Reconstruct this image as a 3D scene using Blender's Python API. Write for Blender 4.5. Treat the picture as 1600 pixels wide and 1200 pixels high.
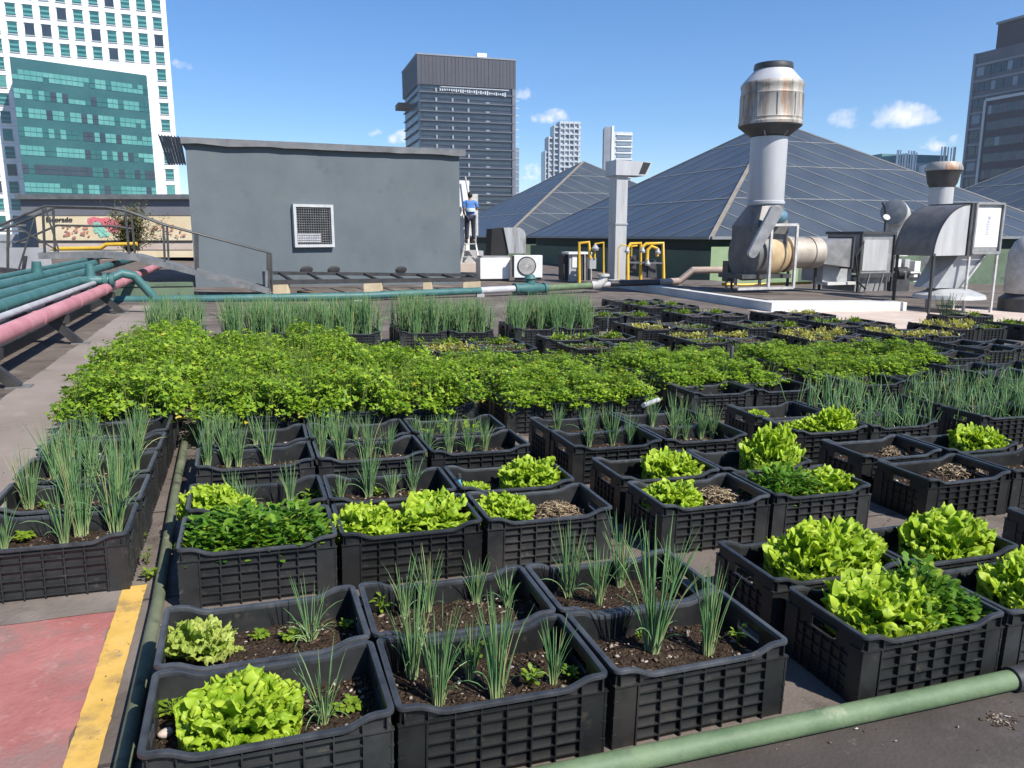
import bpy, bmesh, math, random
from math import sin, cos, pi, radians, sqrt, atan2, exp
from mathutils import Vector, Matrix, noise

for o in list(bpy.data.objects):
    bpy.data.objects.remove(o)
SC = bpy.context.scene
COL = SC.collection

# ------------------------------------------------------------------ camera
F_PX, PITCH, TILT, EYE, YAW = 1203.6, radians(10.926), radians(1.573), 1.445, radians(19.108)
cam_d = bpy.data.cameras.new("camera")
cam = bpy.data.objects.new("camera", cam_d)
COL.objects.link(cam)
cam_d.sensor_fit = 'HORIZONTAL'
cam_d.sensor_width = 36.0
cam_d.lens = F_PX / 1600.0 * 36.0
cam_d.clip_start = 0.05
cam_d.clip_end = 6000
cam.location = (0, 0, EYE)
cam.rotation_euler = (pi / 2 - PITCH, 0, 0)
SC.camera = cam

# ------------------------------------------------------------------ light
SUN = Vector((0.530, -0.460, 0.713)).normalized()      # towards the sun: high, behind the camera on its right
world = bpy.data.worlds.new("World")
SC.world = world
world.use_nodes = True
wn, wl = world.node_tree.nodes, world.node_tree.links
wn.clear()
w_out = wn.new('ShaderNodeOutputWorld')
w_bg = wn.new('ShaderNodeBackground')
w_sky = wn.new('ShaderNodeTexSky')
w_sky.sky_type = 'NISHITA'
w_sky.sun_disc = False
w_sky.sun_elevation = math.asin(SUN.z)
w_sky.sun_rotation = atan2(SUN.x, SUN.y)
w_sky.altitude = 760
w_sky.air_density = 1.0
w_sky.dust_density = 0.25
w_sky.ozone_density = 2.2
w_bg.inputs['Strength'].default_value = 0.090
CLOUDS = []          # (direction, half width, half height) filled below, part of the sky itself
w_tc = wn.new('ShaderNodeTexCoord')
w_hs = wn.new('ShaderNodeHueSaturation')
w_hs.inputs['Saturation'].default_value = 1.28
wl.new(w_sky.outputs['Color'], w_hs.inputs['Color'])
w_air = wn.new('ShaderNodeVectorMath'); w_air.operation = 'MULTIPLY'; w_air.inputs[1].default_value = (0.96, 1.0, 1.12)   # clear highland air: less yellow at the horizon
wl.new(w_hs.outputs['Color'], w_air.inputs[0])
w_last = w_air.outputs[0]
FWD = Vector((0, cos(PITCH), -sin(PITCH)))
UPV = Vector((0, sin(PITCH), cos(PITCH)))
RGT = Vector((1, 0, 0))


def ray(px, py, roll=0.0):
    x, y = px - 800.0, py - 600.0
    u = x * cos(roll) + y * sin(roll)
    v = -x * sin(roll) + y * cos(roll)
    return RGT * (u / F_PX) - UPV * (v / F_PX) + FWD


def cloud(px, py, w, h, dens, seed):
    global w_last
    d = ray(px, py).normalized()
    side = d.cross(Vector((0, 0, 1))).normalized()
    up = side.cross(d).normalized()
    def vm(op, a, b=None):
        n = wn.new('ShaderNodeVectorMath'); n.operation = op
        if hasattr(a, 'links'): wl.new(a, n.inputs[0])
        else: n.inputs[0].default_value = a
        if b is not None:
            if hasattr(b, 'links'): wl.new(b, n.inputs[1])
            else: n.inputs[1].default_value = b
        return n
    def mm(op, a, b=0.0, c=0.0, clamp=False):
        n = wn.new('ShaderNodeMath'); n.operation = op; n.use_clamp = clamp
        for i, q in enumerate((a, b, c)):
            if hasattr(q, 'links'): wl.new(q, n.inputs[i])
            else: n.inputs[i].default_value = q
        return n.outputs[0]
    vec = w_tc.outputs['Generated']
    a = mm('DIVIDE', vm('DOT_PRODUCT', vec, side).outputs['Value'], w / F_PX)
    b = mm('DIVIDE', vm('DOT_PRODUCT', vec, up).outputs['Value'], h / F_PX)
    off = d.dot(up) / (h / F_PX)
    b = mm('SUBTRACT', b, off)
    bpos = mm('MULTIPLY', mm('MAXIMUM', b, 0.0), 1.0)
    bneg = mm('MULTIPLY', mm('MINIMUM', b, 0.0), 1.7)
    r2 = mm('ADD', mm('MULTIPLY', a, a), mm('ADD', mm('MULTIPLY', bpos, bpos), mm('MULTIPLY', bneg, bneg)))
    nz = wn.new('ShaderNodeTexNoise')
    nz.inputs['Scale'].default_value = 1900.0 / w
    nz.inputs['Detail'].default_value = 6
    nz.inputs['Roughness'].default_value = 0.6
    sh = vm('ADD', vec, (seed, seed * 0.7, 0))
    wl.new(sh.outputs['Vector'], nz.inputs['Vector'])
    front = mm('GREATER_THAN', vm('DOT_PRODUCT', vec, d).outputs['Value'], 0.5)
    m = mm('SUBTRACT', mm('MULTIPLY', nz.outputs['Fac'], 4.2), mm('ADD', r2, 1.55))
    m = mm('MULTIPLY', m, dens, clamp=True)
    m = mm('MULTIPLY', m, front)
    mix = wn.new('ShaderNodeMix'); mix.data_type = 'RGBA'
    wl.new(m, mix.inputs['Factor'])
    wl.new(w_last, mix.inputs['A'])
    mix.inputs['B'].default_value = (7.9, 8.0, 8.4, 1)
    w_last = mix.outputs['Result']


cloud(1388, 186, 74, 25, 0.95, 3.1)
cloud(1470, 226, 34, 16, 0.8, 8.2)
cloud(612, 216, 34, 17, 0.9, 1.7)
cloud(852, 184, 38, 16, 0.7, 5.4)
cloud(816, 148, 22, 14, 0.45, 6.6)
cloud(832, 272, 22, 18, 0.9, 2.2)
cloud(284, 104, 22, 10, 0.5, 7.7)
wl.new(w_last, w_bg.inputs['Color'])
wl.new(w_bg.outputs['Background'], w_out.inputs['Surface'])

sun_d = bpy.data.lights.new("sun", 'SUN')
sun = bpy.data.objects.new("sun", sun_d)
COL.objects.link(sun)
sun_d.energy = 4.6
sun_d.angle = radians(0.53)
sun_d.color = (1.0, 0.955, 0.88)
sun.rotation_euler = (-SUN).to_track_quat('-Z', 'Y').to_euler()
sun.location = (20, -18, 30)

SC.view_settings.view_transform = 'Standard'
SC.view_settings.look = 'None'
SC.view_settings.exposure = 0.70
SC.view_settings.gamma = 1.0
SC.render.film_transparent = False
SC.cycles.max_bounces = 6
SC.cycles.transparent_max_bounces = 6
SC.cycles.use_denoising = True

# ------------------------------------------------------------------ frames of reference
# the roof garden drains sideways: its plane is tipped 1.6 degrees against gravity
B3 = Matrix((RGT, -UPV, FWD)).transposed()
R3 = B3 @ Matrix(((cos(TILT), -sin(TILT), 0), (sin(TILT), cos(TILT), 0), (0, 0, 1))) @ B3.transposed()
MG = Matrix.Translation((0, 0, EYE)) @ R3.to_4x4() @ Matrix.Translation((0, 0, -EYE)) @ Matrix.Rotation(YAW, 4, 'Z')
MGI = MG.inverted()
EYEP = Vector((0, 0, EYE))


def W(px, py, y):
    """world point at world depth y seen at photo pixel px, py"""
    d = ray(px, py)
    return EYEP + d * (y / d.y)


def gray(px, py):
    d = ray(px, py)
    o = MGI @ EYEP
    return o, (MGI.to_3x3() @ d)


def G(px, py, z=0.0):
    """garden-grid point (x across, v away, z up) at height z"""
    o, d = gray(px, py)
    return o + d * ((z - o.z) / d.z)


def GV(px, py, v):
    """garden-grid point in the upright plane v = const"""
    o, d = gray(px, py)
    return o + d * ((v - o.y) / d.y)


def gw(x, v, z=0.0):
    return MG @ Vector((x, v, z))


def ground(px, py):
    """world point on the roof surface"""
    return MG @ G(px, py, 0.0)


# ------------------------------------------------------------------ materials
def new_mat(name):
    m = bpy.data.materials.new(name)
    m.use_nodes = True
    nt = m.node_tree
    nt.nodes.clear()
    out = nt.nodes.new('ShaderNodeOutputMaterial')
    return m, nt.nodes, nt.links, out


def c4(c):
    return (c[0], c[1], c[2], 1.0)


def coords(n, l, scale=1.0, jitter=True, kind='Object'):
    tc = n.new('ShaderNodeTexCoord')
    if not jitter:
        return tc.outputs[kind]
    oi = n.new('ShaderNodeObjectInfo')
    ml = n.new('ShaderNodeMath'); ml.operation = 'MULTIPLY'; ml.inputs[1].default_value = 37.0
    l.new(oi.outputs['Random'], ml.inputs[0])
    ad = n.new('ShaderNodeVectorMath'); ad.operation = 'ADD'
    l.new(tc.outputs[kind], ad.inputs[0]); l.new(ml.outputs[0], ad.inputs[1])
    return ad.outputs[0]


def surf(name, c1, c2=None, scale=6.0, rough=0.6, metal=0.0, spec=0.5, bump=0.0, bscale=None, detail=6,
         spots=None, streak=False, rrange=0.12, dist=0.02, vary=0.0):
    """two-tone noisy surface; spots=(colour, scale, threshold) adds stains"""
    m, n, l, out = new_mat(name)
    p = n.new('ShaderNodeBsdfPrincipled')
    l.new(p.outputs[0], out.inputs[0])
    p.inputs['Metallic'].default_value = metal
    p.inputs['Specular IOR Level'].default_value = spec
    vec = coords(n, l)
    if streak:
        mp = n.new('ShaderNodeMapping'); mp.inputs['Scale'].default_value = (1, 1, 0.12)
        l.new(vec, mp.inputs['Vector']); vec2 = mp.outputs[0]
    else:
        vec2 = vec
    nz = n.new('ShaderNodeTexNoise')
    nz.inputs['Scale'].default_value = scale; nz.inputs['Detail'].default_value = detail
    nz.inputs['Roughness'].default_value = 0.62
    l.new(vec2, nz.inputs['Vector'])
    rp = n.new('ShaderNodeValToRGB')
    rp.color_ramp.elements[0].position = 0.32; rp.color_ramp.elements[1].position = 0.68
    rp.color_ramp.elements[0].color = c4(c1); rp.color_ramp.elements[1].color = c4(c2 or c1)
    l.new(nz.outputs['Fac'], rp.inputs['Fac'])
    colo = rp.outputs['Color']
    for sp in (spots or []):
        s = n.new('ShaderNodeTexNoise')
        s.inputs['Scale'].default_value = sp[1]; s.inputs['Detail'].default_value = 8; s.inputs['Roughness'].default_value = 0.68
        ofs = n.new('ShaderNodeVectorMath'); ofs.operation = 'ADD'; ofs.inputs[1].default_value = (sp[1] * 1.7, 3.1, sp[2] * 9)
        l.new(vec2 if streak else vec, ofs.inputs[0]); l.new(ofs.outputs[0], s.inputs['Vector'])
        mr = n.new('ShaderNodeMapRange'); mr.inputs['From Min'].default_value = sp[2]; mr.inputs['From Max'].default_value = sp[2] + 0.12
        l.new(s.outputs['Fac'], mr.inputs['Value'])
        mx = n.new('ShaderNodeMix'); mx.data_type = 'RGBA'
        l.new(mr.outputs['Result'], mx.inputs['Factor']); l.new(colo, mx.inputs['A']); mx.inputs['B'].default_value = c4(sp[0])
        colo = mx.outputs['Result']
    if vary:   # one piece is more faded than the next
        oi = n.new('ShaderNodeObjectInfo'); vr = n.new('ShaderNodeMapRange'); vr.inputs['To Min'].default_value = 1 - vary; vr.inputs['To Max'].default_value = 1 + vary
        l.new(oi.outputs['Random'], vr.inputs['Value'])
        vs_ = n.new('ShaderNodeVectorMath'); vs_.operation = 'SCALE'; l.new(colo, vs_.inputs[0]); l.new(vr.outputs['Result'], vs_.inputs['Scale']); colo = vs_.outputs[0]
    l.new(colo, p.inputs['Base Color'])
    rr = n.new('ShaderNodeMapRange')
    rr.inputs['To Min'].default_value = max(0.02, rough - rrange); rr.inputs['To Max'].default_value = min(1, rough + rrange)
    l.new(nz.outputs['Fac'], rr.inputs['Value']); l.new(rr.outputs['Result'], p.inputs['Roughness'])
    if bump:
        b2 = n.new('ShaderNodeTexNoise'); b2.inputs['Scale'].default_value = bscale or scale * 6; b2.inputs['Detail'].default_value = 5
        l.new(vec, b2.inputs['Vector'])
        bp = n.new('ShaderNodeBump'); bp.inputs['Strength'].default_value = bump; bp.inputs['Distance'].default_value = dist
        l.new(b2.outputs['Fac'], bp.inputs['Height']); l.new(bp.outputs[0], p.inputs['Normal'])
    return m


def leaf_mat(name, stops, trans=0.35, rough=0.5, spec=0.35, tcol=(1.15, 1.1, 0.5), grad=None, margin=None):
    """leaf colour picked per leaf from STOPS; light also comes through the blade"""
    m, n, l, out = new_mat(name)
    geo = n.new('ShaderNodeNewGeometry')
    oi = n.new('ShaderNodeObjectInfo')
    rnd = n.new('ShaderNodeMath'); rnd.operation = 'FRACT'
    ad = n.new('ShaderNodeMath'); ad.operation = 'ADD'
    l.new(geo.outputs['Random Per Island'], ad.inputs[0]); l.new(oi.outputs['Random'], ad.inputs[1]); l.new(ad.outputs[0], rnd.inputs[0])
    rp = n.new('ShaderNodeValToRGB')
    el = rp.color_ramp.elements
    while len(el) > 1:
        el.remove(el[-1])
    el[0].position = stops[0][0]; el[0].color = c4(stops[0][1])
    for pos, c in stops[1:]:
        e = el.new(pos); e.color = c4(c)
    l.new(rnd.outputs[0], rp.inputs['Fac'])
    colo = rp.outputs['Color']
    tc = coords(n, l)
    nz = n.new('ShaderNodeTexNoise'); nz.inputs['Scale'].default_value = 35; nz.inputs['Detail'].default_value = 3
    l.new(tc, nz.inputs['Vector'])
    mr = n.new('ShaderNodeMapRange'); mr.inputs['To Min'].default_value = 0.72; mr.inputs['To Max'].default_value = 1.28
    l.new(nz.outputs['Fac'], mr.inputs['Value'])
    mu = n.new('ShaderNodeVectorMath'); mu.operation = 'SCALE'
    l.new(colo, mu.inputs[0]); l.new(mr.outputs['Result'], mu.inputs['Scale'])
    colo = mu.outputs[0]
    if grad:   # pale stalk near the base of the plant: (z0, z1, colour)
        t2 = n.new('ShaderNodeTexCoord'); sx = n.new('ShaderNodeSeparateXYZ'); l.new(t2.outputs['Object'], sx.inputs[0])
        g = n.new('ShaderNodeMapRange'); g.inputs['From Min'].default_value = grad[0]; g.inputs['From Max'].default_value = grad[1]
        l.new(sx.outputs['Z'], g.inputs['Value'])
        mx = n.new('ShaderNodeMix'); mx.data_type = 'RGBA'
        l.new(g.outputs['Result'], mx.inputs['Factor']); mx.inputs['A'].default_value = c4(grad[2]); l.new(colo, mx.inputs['B'])
        colo = mx.outputs['Result']
    if margin:   # the curled margin of the leaf is paler than its blade
        at = n.new('ShaderNodeAttribute'); at.attribute_name = 'margin'
        pw = n.new('ShaderNodeMath'); pw.operation = 'POWER'; pw.inputs[1].default_value = 1.6; pw.use_clamp = True
        l.new(at.outputs['Fac'], pw.inputs[0])
        mx = n.new('ShaderNodeMix'); mx.data_type = 'RGBA'; l.new(pw.outputs[0], mx.inputs['Factor']); l.new(colo, mx.inputs['A']); mx.inputs['B'].default_value = c4(margin)
        colo = mx.outputs['Result']
    p = n.new('ShaderNodeBsdfPrincipled')
    p.inputs['Roughness'].default_value = rough; p.inputs['Specular IOR Level'].default_value = spec
    l.new(colo, p.inputs['Base Color'])
    if trans > 0:
        tr = n.new('ShaderNodeBsdfTranslucent')
        tm = n.new('ShaderNodeVectorMath'); tm.operation = 'MULTIPLY'; tm.inputs[1].default_value = tcol
        l.new(colo, tm.inputs[0]); l.new(tm.outputs[0], tr.inputs['Color'])
        ms = n.new('ShaderNodeMixShader'); ms.inputs['Fac'].default_value = trans
        l.new(p.outputs[0], ms.inputs[1]); l.new(tr.outputs[0], ms.inputs[2]); l.new(ms.outputs[0], out.inputs[0])
    else:
        l.new(p.outputs[0], out.inputs[0])
    return m


def plain(name, c, rough=0.5, metal=0.0, spec=0.5):
    return surf(name, c, tuple(min(1, q * 1.18) for q in c), 9.0, rough, metal, spec)


M = {}
M['crate'] = surf('crate_plastic', (0.013, 0.014, 0.0145), (0.027, 0.028, 0.0285), 9, 0.38, spec=0.5, bump=0.12, bscale=160, dist=0.002,
                  spots=[((0.085, 0.075, 0.062), 13, 0.60), ((0.036, 0.033, 0.030), 4, 0.56), ((0.10, 0.09, 0.075), 45, 0.66)], vary=0.42)
M['rim'] = surf('crate_rim_plastic', (0.020, 0.022, 0.025), (0.050, 0.053, 0.058), 16, 0.38, spec=0.55, bump=0.1, bscale=140, dist=0.002, spots=[((0.10, 0.09, 0.075), 24, 0.63)], vary=0.35)
M['soil'] = surf('potting_soil', (0.026, 0.017, 0.012), (0.080, 0.056, 0.039), 42, 0.95, spec=0.1, bump=1.0, bscale=95, dist=0.03,
                 spots=[((0.10, 0.075, 0.052), 60, 0.62)])
M['chips'] = leaf_mat('soil_chips', [(0, (0.03, 0.02, 0.014)), (0.45, (0.07, 0.045, 0.03)), (0.72, (0.16, 0.115, 0.08)), (0.9, (0.28, 0.235, 0.19)), (0.98, (0.44, 0.41, 0.37))], trans=0, rough=0.9, spec=0.2)
M['straw'] = leaf_mat('straw', [(0, (0.12, 0.085, 0.05)), (0.5, (0.27, 0.20, 0.12)), (1, (0.46, 0.37, 0.25))], trans=0.1, rough=0.8)
M['lettuce'] = leaf_mat('lettuce_leaf', [(0, (0.17, 0.33, 0.014)), (0.5, (0.25, 0.42, 0.018)), (1, (0.35, 0.49, 0.03))], trans=0.42, rough=0.45, spec=0.35, tcol=(1.1, 1.1, 0.45), margin=(0.51, 0.64, 0.06))
M['lettuce_pale'] = leaf_mat('lettuce_leaf_pale', [(0, (0.30, 0.40, 0.06)), (1, (0.48, 0.55, 0.13))], trans=0.4, rough=0.45, tcol=(1.1, 1.1, 0.6))
M['arugula'] = leaf_mat('rocket_leaf', [(0, (0.045, 0.125, 0.010)), (0.6, (0.10, 0.225, 0.016)), (0.93, (0.19, 0.32, 0.03)), (1, (0.42, 0.46, 0.06))], trans=0.33, rough=0.5, spec=0.25)
M['parsley'] = leaf_mat('parsley_leaf', [(0, (0.10, 0.205, 0.014)), (0.5, (0.20, 0.335, 0.022)), (0.85, (0.31, 0.45, 0.035)), (1, (0.40, 0.50, 0.055))], trans=0.40, rough=0.45, spec=0.4)
M['parsley_old'] = leaf_mat('parsley_leaf_old', [(0, (0.07, 0.14, 0.016)), (0.55, (0.16, 0.24, 0.02)), (0.75, (0.34, 0.34, 0.035)), (1, (0.55, 0.42, 0.04))], trans=0.34, rough=0.5)
M['stem'] = leaf_mat('green_stalk', [(0, (0.13, 0.20, 0.04)), (1, (0.26, 0.34, 0.09))], trans=0.15, rough=0.5)
M['chive'] = leaf_mat('chive_blade', [(0, (0.085, 0.19, 0.07)), (0.6, (0.145, 0.275, 0.105)), (0.93, (0.22, 0.31, 0.12)), (1, (0.42, 0.36, 0.16))], trans=0.12, rough=0.45, spec=0.45, grad=(0.0, 0.07, (0.38, 0.47, 0.22)))
M['sprout'] = leaf_mat('seedling_leaf', [(0, (0.10, 0.20, 0.015)), (1, (0.26, 0.36, 0.03))], trans=0.35)
M['yellowgreen'] = leaf_mat('yellowing_leaf', [(0, (0.26, 0.30, 0.05)), (0.6, (0.45, 0.42, 0.09)), (1, (0.55, 0.50, 0.18))], trans=0.3)
M['rosemary'] = leaf_mat('rosemary_needle', [(0, (0.035, 0.075, 0.025)), (1, (0.10, 0.155, 0.06))], trans=0.1)
M['shrubleaf'] = leaf_mat('dry_shrub_leaf', [(0, (0.05, 0.075, 0.02)), (0.6, (0.11, 0.13, 0.035)), (1, (0.26, 0.17, 0.07))], trans=0.25)
M['bark'] = surf('twig_bark', (0.06, 0.045, 0.03), (0.11, 0.085, 0.06), 30, 0.9, spec=0.1)
M['roof'] = surf('roof_membrane', (0.095, 0.076, 0.063), (0.160, 0.133, 0.113), 1.3, 0.85, spec=0.25, bump=0.5, bscale=70, dist=0.006,
                 spots=[((0.21, 0.178, 0.153), 0.8, 0.53), ((0.055, 0.046, 0.040), 1.7, 0.56), ((0.26, 0.23, 0.20), 11, 0.64), ((0.04, 0.033, 0.028), 26, 0.66)])
M['walkway'] = surf('dusty_walkway', (0.19, 0.155, 0.132), (0.28, 0.24, 0.21), 0.9, 0.9, spec=0.2, bump=0.5, bscale=60, dist=0.006, spots=[((0.31, 0.27, 0.24), 1.5, 0.58), ((0.095, 0.08, 0.07), 2.3, 0.60)])
M['roof_dark'] = surf('dark_roof_membrane', (0.040, 0.033, 0.029), (0.072, 0.060, 0.053), 1.6, 0.82, spec=0.3, bump=0.5, bscale=70, dist=0.005, spots=[((0.10, 0.087, 0.077), 1.3, 0.56), ((0.16, 0.14, 0.125), 14, 0.65), ((0.026, 0.021, 0.018), 2.6, 0.60)])
M['pipe_olive'] = surf('weathered_olive_pipe', (0.085, 0.098, 0.058), (0.15, 0.165, 0.105), 7, 0.7, spec=0.3, spots=[((0.05, 0.05, 0.035), 9, 0.56), ((0.25, 0.25, 0.19), 14, 0.62)])
M['wet_stain'] = surf('dark_roof_stain', (0.022, 0.018, 0.015), (0.045, 0.037, 0.031), 14, 0.7, spec=0.3, spots=[((0.10, 0.085, 0.07), 30, 0.6)])
M['concrete_warm'] = surf('sunbleached_screed', (0.44, 0.35, 0.29), (0.58, 0.49, 0.42), 1.1, 0.9, spec=0.2, bump=0.3, bscale=40, spots=[((0.30, 0.25, 0.21), 2.4, 0.6)])
M['white_slab'] = surf('white_membrane', (0.48, 0.47, 0.44), (0.62, 0.61, 0.58), 1.2, 0.75, spec=0.3, spots=[((0.42, 0.40, 0.37), 2.2, 0.63)])
M['pink_paint'] = surf('worn_red_paint', (0.27, 0.092, 0.082), (0.40, 0.165, 0.145), 3.5, 0.8, spec=0.25, bump=0.5, bscale=60, dist=0.006, detail=9,
                       spots=[((0.24, 0.14, 0.125), 2.2, 0.50), ((0.36, 0.19, 0.17), 13, 0.55), ((0.13, 0.085, 0.075), 8, 0.63), ((0.09, 0.07, 0.06), 2.7, 0.66)])
M['yellow_paint'] = surf('worn_yellow_paint', (0.50, 0.30, 0.06), (0.62, 0.40, 0.11), 6, 0.8, spec=0.25, bump=0.3, bscale=90, dist=0.004,
                         spots=[((0.34, 0.22, 0.08), 5, 0.52), ((0.17, 0.12, 0.07), 11, 0.60)])
M['pipe_green'] = surf('old_green_pipe', (0.085, 0.135, 0.070), (0.14, 0.195, 0.105), 7, 0.6, spec=0.35, bump=0.15, spots=[((0.26, 0.29, 0.19), 5, 0.60), ((0.10, 0.11, 0.07), 14, 0.62)])
M['pipe_teal'] = surf('teal_pipe', (0.030, 0.100, 0.097), (0.058, 0.155, 0.15), 3, 0.5, spec=0.4, spots=[((0.15, 0.24, 0.23), 2, 0.62)])
M['pipe_pink'] = surf('pink_pipe', (0.40, 0.15, 0.17), (0.52, 0.24, 0.26), 3, 0.55, spec=0.4, spots=[((0.34, 0.17, 0.17), 4, 0.64)])
M['pipe_white'] = surf('pale_pipe', (0.30, 0.30, 0.315), (0.44, 0.44, 0.45), 3, 0.5, spots=[((0.25, 0.24, 0.24), 4, 0.62)])
M['pipe_brown'] = surf('lagged_brown_pipe', (0.30, 0.22, 0.18), (0.46, 0.36, 0.30), 3, 0.7)
M['pipe_black'] = surf('black_pipe', (0.02, 0.02, 0.022), (0.04, 0.04, 0.043), 3, 0.5)
M['pipe_yellow'] = surf('yellow_gas_pipe', (0.60, 0.36, 0.02), (0.72, 0.46, 0.05), 4, 0.45, spots=[((0.35, 0.20, 0.04), 8, 0.66)])
M['steel_black'] = surf('black_painted_steel', (0.018, 0.018, 0.02), (0.045, 0.043, 0.042), 5, 0.55, spots=[((0.11, 0.075, 0.055), 9, 0.63)])
M['steel_grey'] = surf('grey_painted_steel', (0.10, 0.105, 0.11), (0.19, 0.19, 0.19), 5, 0.5, spots=[((0.26, 0.22, 0.19), 7, 0.62)])
M['steel_dark'] = surf('dark_walkway_steel', (0.030, 0.032, 0.032), (0.065, 0.064, 0.062), 5, 0.5, spots=[((0.13, 0.11, 0.10), 7, 0.62)])
M['steel_white'] = surf('white_painted_steel', (0.36, 0.35, 0.33), (0.54, 0.53, 0.51), 6, 0.5, spots=[((0.24, 0.19, 0.15), 7, 0.58)])
M['galv'] = surf('galvanised_sheet', (0.22, 0.22, 0.22), (0.36, 0.355, 0.35), 5, 0.45, metal=0.3, spec=0.5, bump=0.06, bscale=9, spots=[((0.24, 0.21, 0.19), 3, 0.63)])
M['galv_dirty_shaded'] = surf('soiled_shaded_galvanised_sheet', (0.105, 0.10, 0.098), (0.175, 0.168, 0.162), 4, 0.5, metal=0.25, spec=0.4, bump=0.06, bscale=9, spots=[((0.23, 0.20, 0.18), 3, 0.62)])  # grime plus the shade of left-facing sides, both put into the colour
M['galv_bright'] = surf('bright_galvanised_sheet', (0.36, 0.36, 0.36), (0.50, 0.50, 0.495), 4, 0.5, metal=0.15, spec=0.5, bump=0.05, bscale=8, streak=True, spots=[((0.24, 0.225, 0.21), 3.2, 0.58)])
M['stack'] = surf('grey_stack_paint', (0.38, 0.385, 0.40), (0.50, 0.505, 0.52), 2.2, 0.5, metal=0.1, streak=True, spots=[((0.27, 0.245, 0.225), 3, 0.60)])
M['cap_rust'] = surf('stained_cap_metal', (0.33, 0.31, 0.27), (0.48, 0.45, 0.40), 4, 0.55, metal=0.15, streak=True,
                     spots=[((0.19, 0.165, 0.14), 3.2, 0.50), ((0.33, 0.16, 0.075), 5, 0.52)])
M['dark_metal'] = surf('dark_duct_metal', (0.045, 0.047, 0.05), (0.085, 0.085, 0.088), 4, 0.5, metal=0.3)
M['fan_ochre'] = surf('rusted_fan_housing', (0.38, 0.25, 0.12), (0.52, 0.41, 0.25), 3, 0.6, metal=0.1, spots=[((0.50, 0.44, 0.36), 2.4, 0.56), ((0.20, 0.11, 0.06), 4, 0.64)])
M['motor_blue'] = surf('blue_motor_paint', (0.06, 0.14, 0.19), (0.10, 0.21, 0.27), 8, 0.5)
M['duct_tan'] = surf('weathered_round_duct', (0.30, 0.25, 0.20), (0.46, 0.41, 0.35), 3, 0.6, metal=0.15, spots=[((0.26, 0.17, 0.11), 3.5, 0.60)])
M['ac_white'] = surf('air_conditioner_enamel', (0.64, 0.64, 0.62), (0.74, 0.74, 0.72), 5, 0.4, spots=[((0.42, 0.40, 0.36), 5, 0.68)])
M['ac_grey'] = surf('grey_enamel', (0.30, 0.31, 0.32), (0.38, 0.39, 0.40), 5, 0.4)
M['black'] = surf('matt_black', (0.010, 0.010, 0.011), (0.02, 0.02, 0.02), 5, 0.7)
M['wall_grey'] = surf('blue_grey_render', (0.098, 0.117, 0.129), (0.125, 0.146, 0.160), 0.8, 0.85, spec=0.2, bump=0.25, bscale=22, dist=0.01,
                      spots=[((0.128, 0.143, 0.138), 0.9, 0.58), ((0.088, 0.103, 0.112), 1.6, 0.60), ((0.150, 0.167, 0.180), 4.5, 0.65), ((0.075, 0.085, 0.09), 9, 0.67)])
M['fascia'] = surf('grey_roof_flashing', (0.075, 0.08, 0.085), (0.15, 0.155, 0.16), 2.4, 0.6, spots=[((0.24, 0.24, 0.24), 3, 0.64)])
M['roof_sheet'] = surf('corrugated_roof_sheet', (0.075, 0.072, 0.068), (0.13, 0.125, 0.12), 3, 0.7, spots=[((0.2, 0.18, 0.16), 4, 0.62)])
M['frame_pale'] = surf('pale_window_frame', (0.38, 0.39, 0.39), (0.50, 0.51, 0.51), 6, 0.5)
M['cream'] = surf('cream_mural_wall', (0.62, 0.50, 0.31), (0.72, 0.62, 0.43), 1.0, 0.85, spots=[((0.62, 0.44, 0.33), 1.1, 0.6)])
M['wall_mid'] = surf('mid_grey_wall', (0.13, 0.135, 0.15), (0.17, 0.175, 0.19), 0.7, 0.85)
M['concrete'] = surf('grey_concrete', (0.30, 0.30, 0.31), (0.40, 0.40, 0.41), 1.4, 0.9, spec=0.2, bump=0.2, bscale=20, spots=[((0.2, 0.19, 0.19), 1.6, 0.62)])
M['block'] = surf('cream_block', (0.48, 0.38, 0.24), (0.60, 0.50, 0.34), 4, 0.9, spec=0.2)
M['timber'] = surf('weathered_timber', (0.10, 0.065, 0.04), (0.22, 0.15, 0.095), 7, 0.85, spec=0.2)
M['green_shaded'] = surf('shaded_green_wall', (0.016, 0.036, 0.030), (0.030, 0.055, 0.045), 1.2, 0.7, spec=0.3)  # eave shadow put into a darker green for the strip under the roof
M['green_sunlit'] = surf('sunlit_green_wall', (0.19, 0.27, 0.14), (0.27, 0.36, 0.20), 1.6, 0.8, spots=[((0.14, 0.19, 0.10), 2.6, 0.6)])  # sunlight on the right-hand base wall put into a paler green
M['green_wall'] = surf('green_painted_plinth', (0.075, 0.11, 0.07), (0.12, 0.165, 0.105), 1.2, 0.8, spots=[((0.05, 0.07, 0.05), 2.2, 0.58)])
M['mullion'] = surf('bronze_mullion', (0.17, 0.18, 0.19), (0.23, 0.235, 0.24), 2, 0.5)
M['ridge'] = surf('tan_ridge_cap', (0.17, 0.145, 0.115), (0.23, 0.20, 0.165), 2, 0.6)
M['white_tower'] = surf('white_cladding', (0.74, 0.75, 0.76), (0.82, 0.83, 0.84), 0.10, 0.5)
M['mortar'] = surf('cladding_joint', (0.50, 0.52, 0.54), (0.56, 0.58, 0.60), 0.2, 0.7)
M['glass_teal'] = surf('teal_window_glass', (0.012, 0.075, 0.078), (0.025, 0.125, 0.12), 0.25, 0.22, spec=0.7)
M['glass_teal_lt'] = surf('pale_teal_blind_glass', (0.055, 0.22, 0.205), (0.11, 0.31, 0.285), 0.22, 0.3, spec=0.6, spots=[((0.02, 0.10, 0.10), 0.16, 0.66)])
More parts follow.
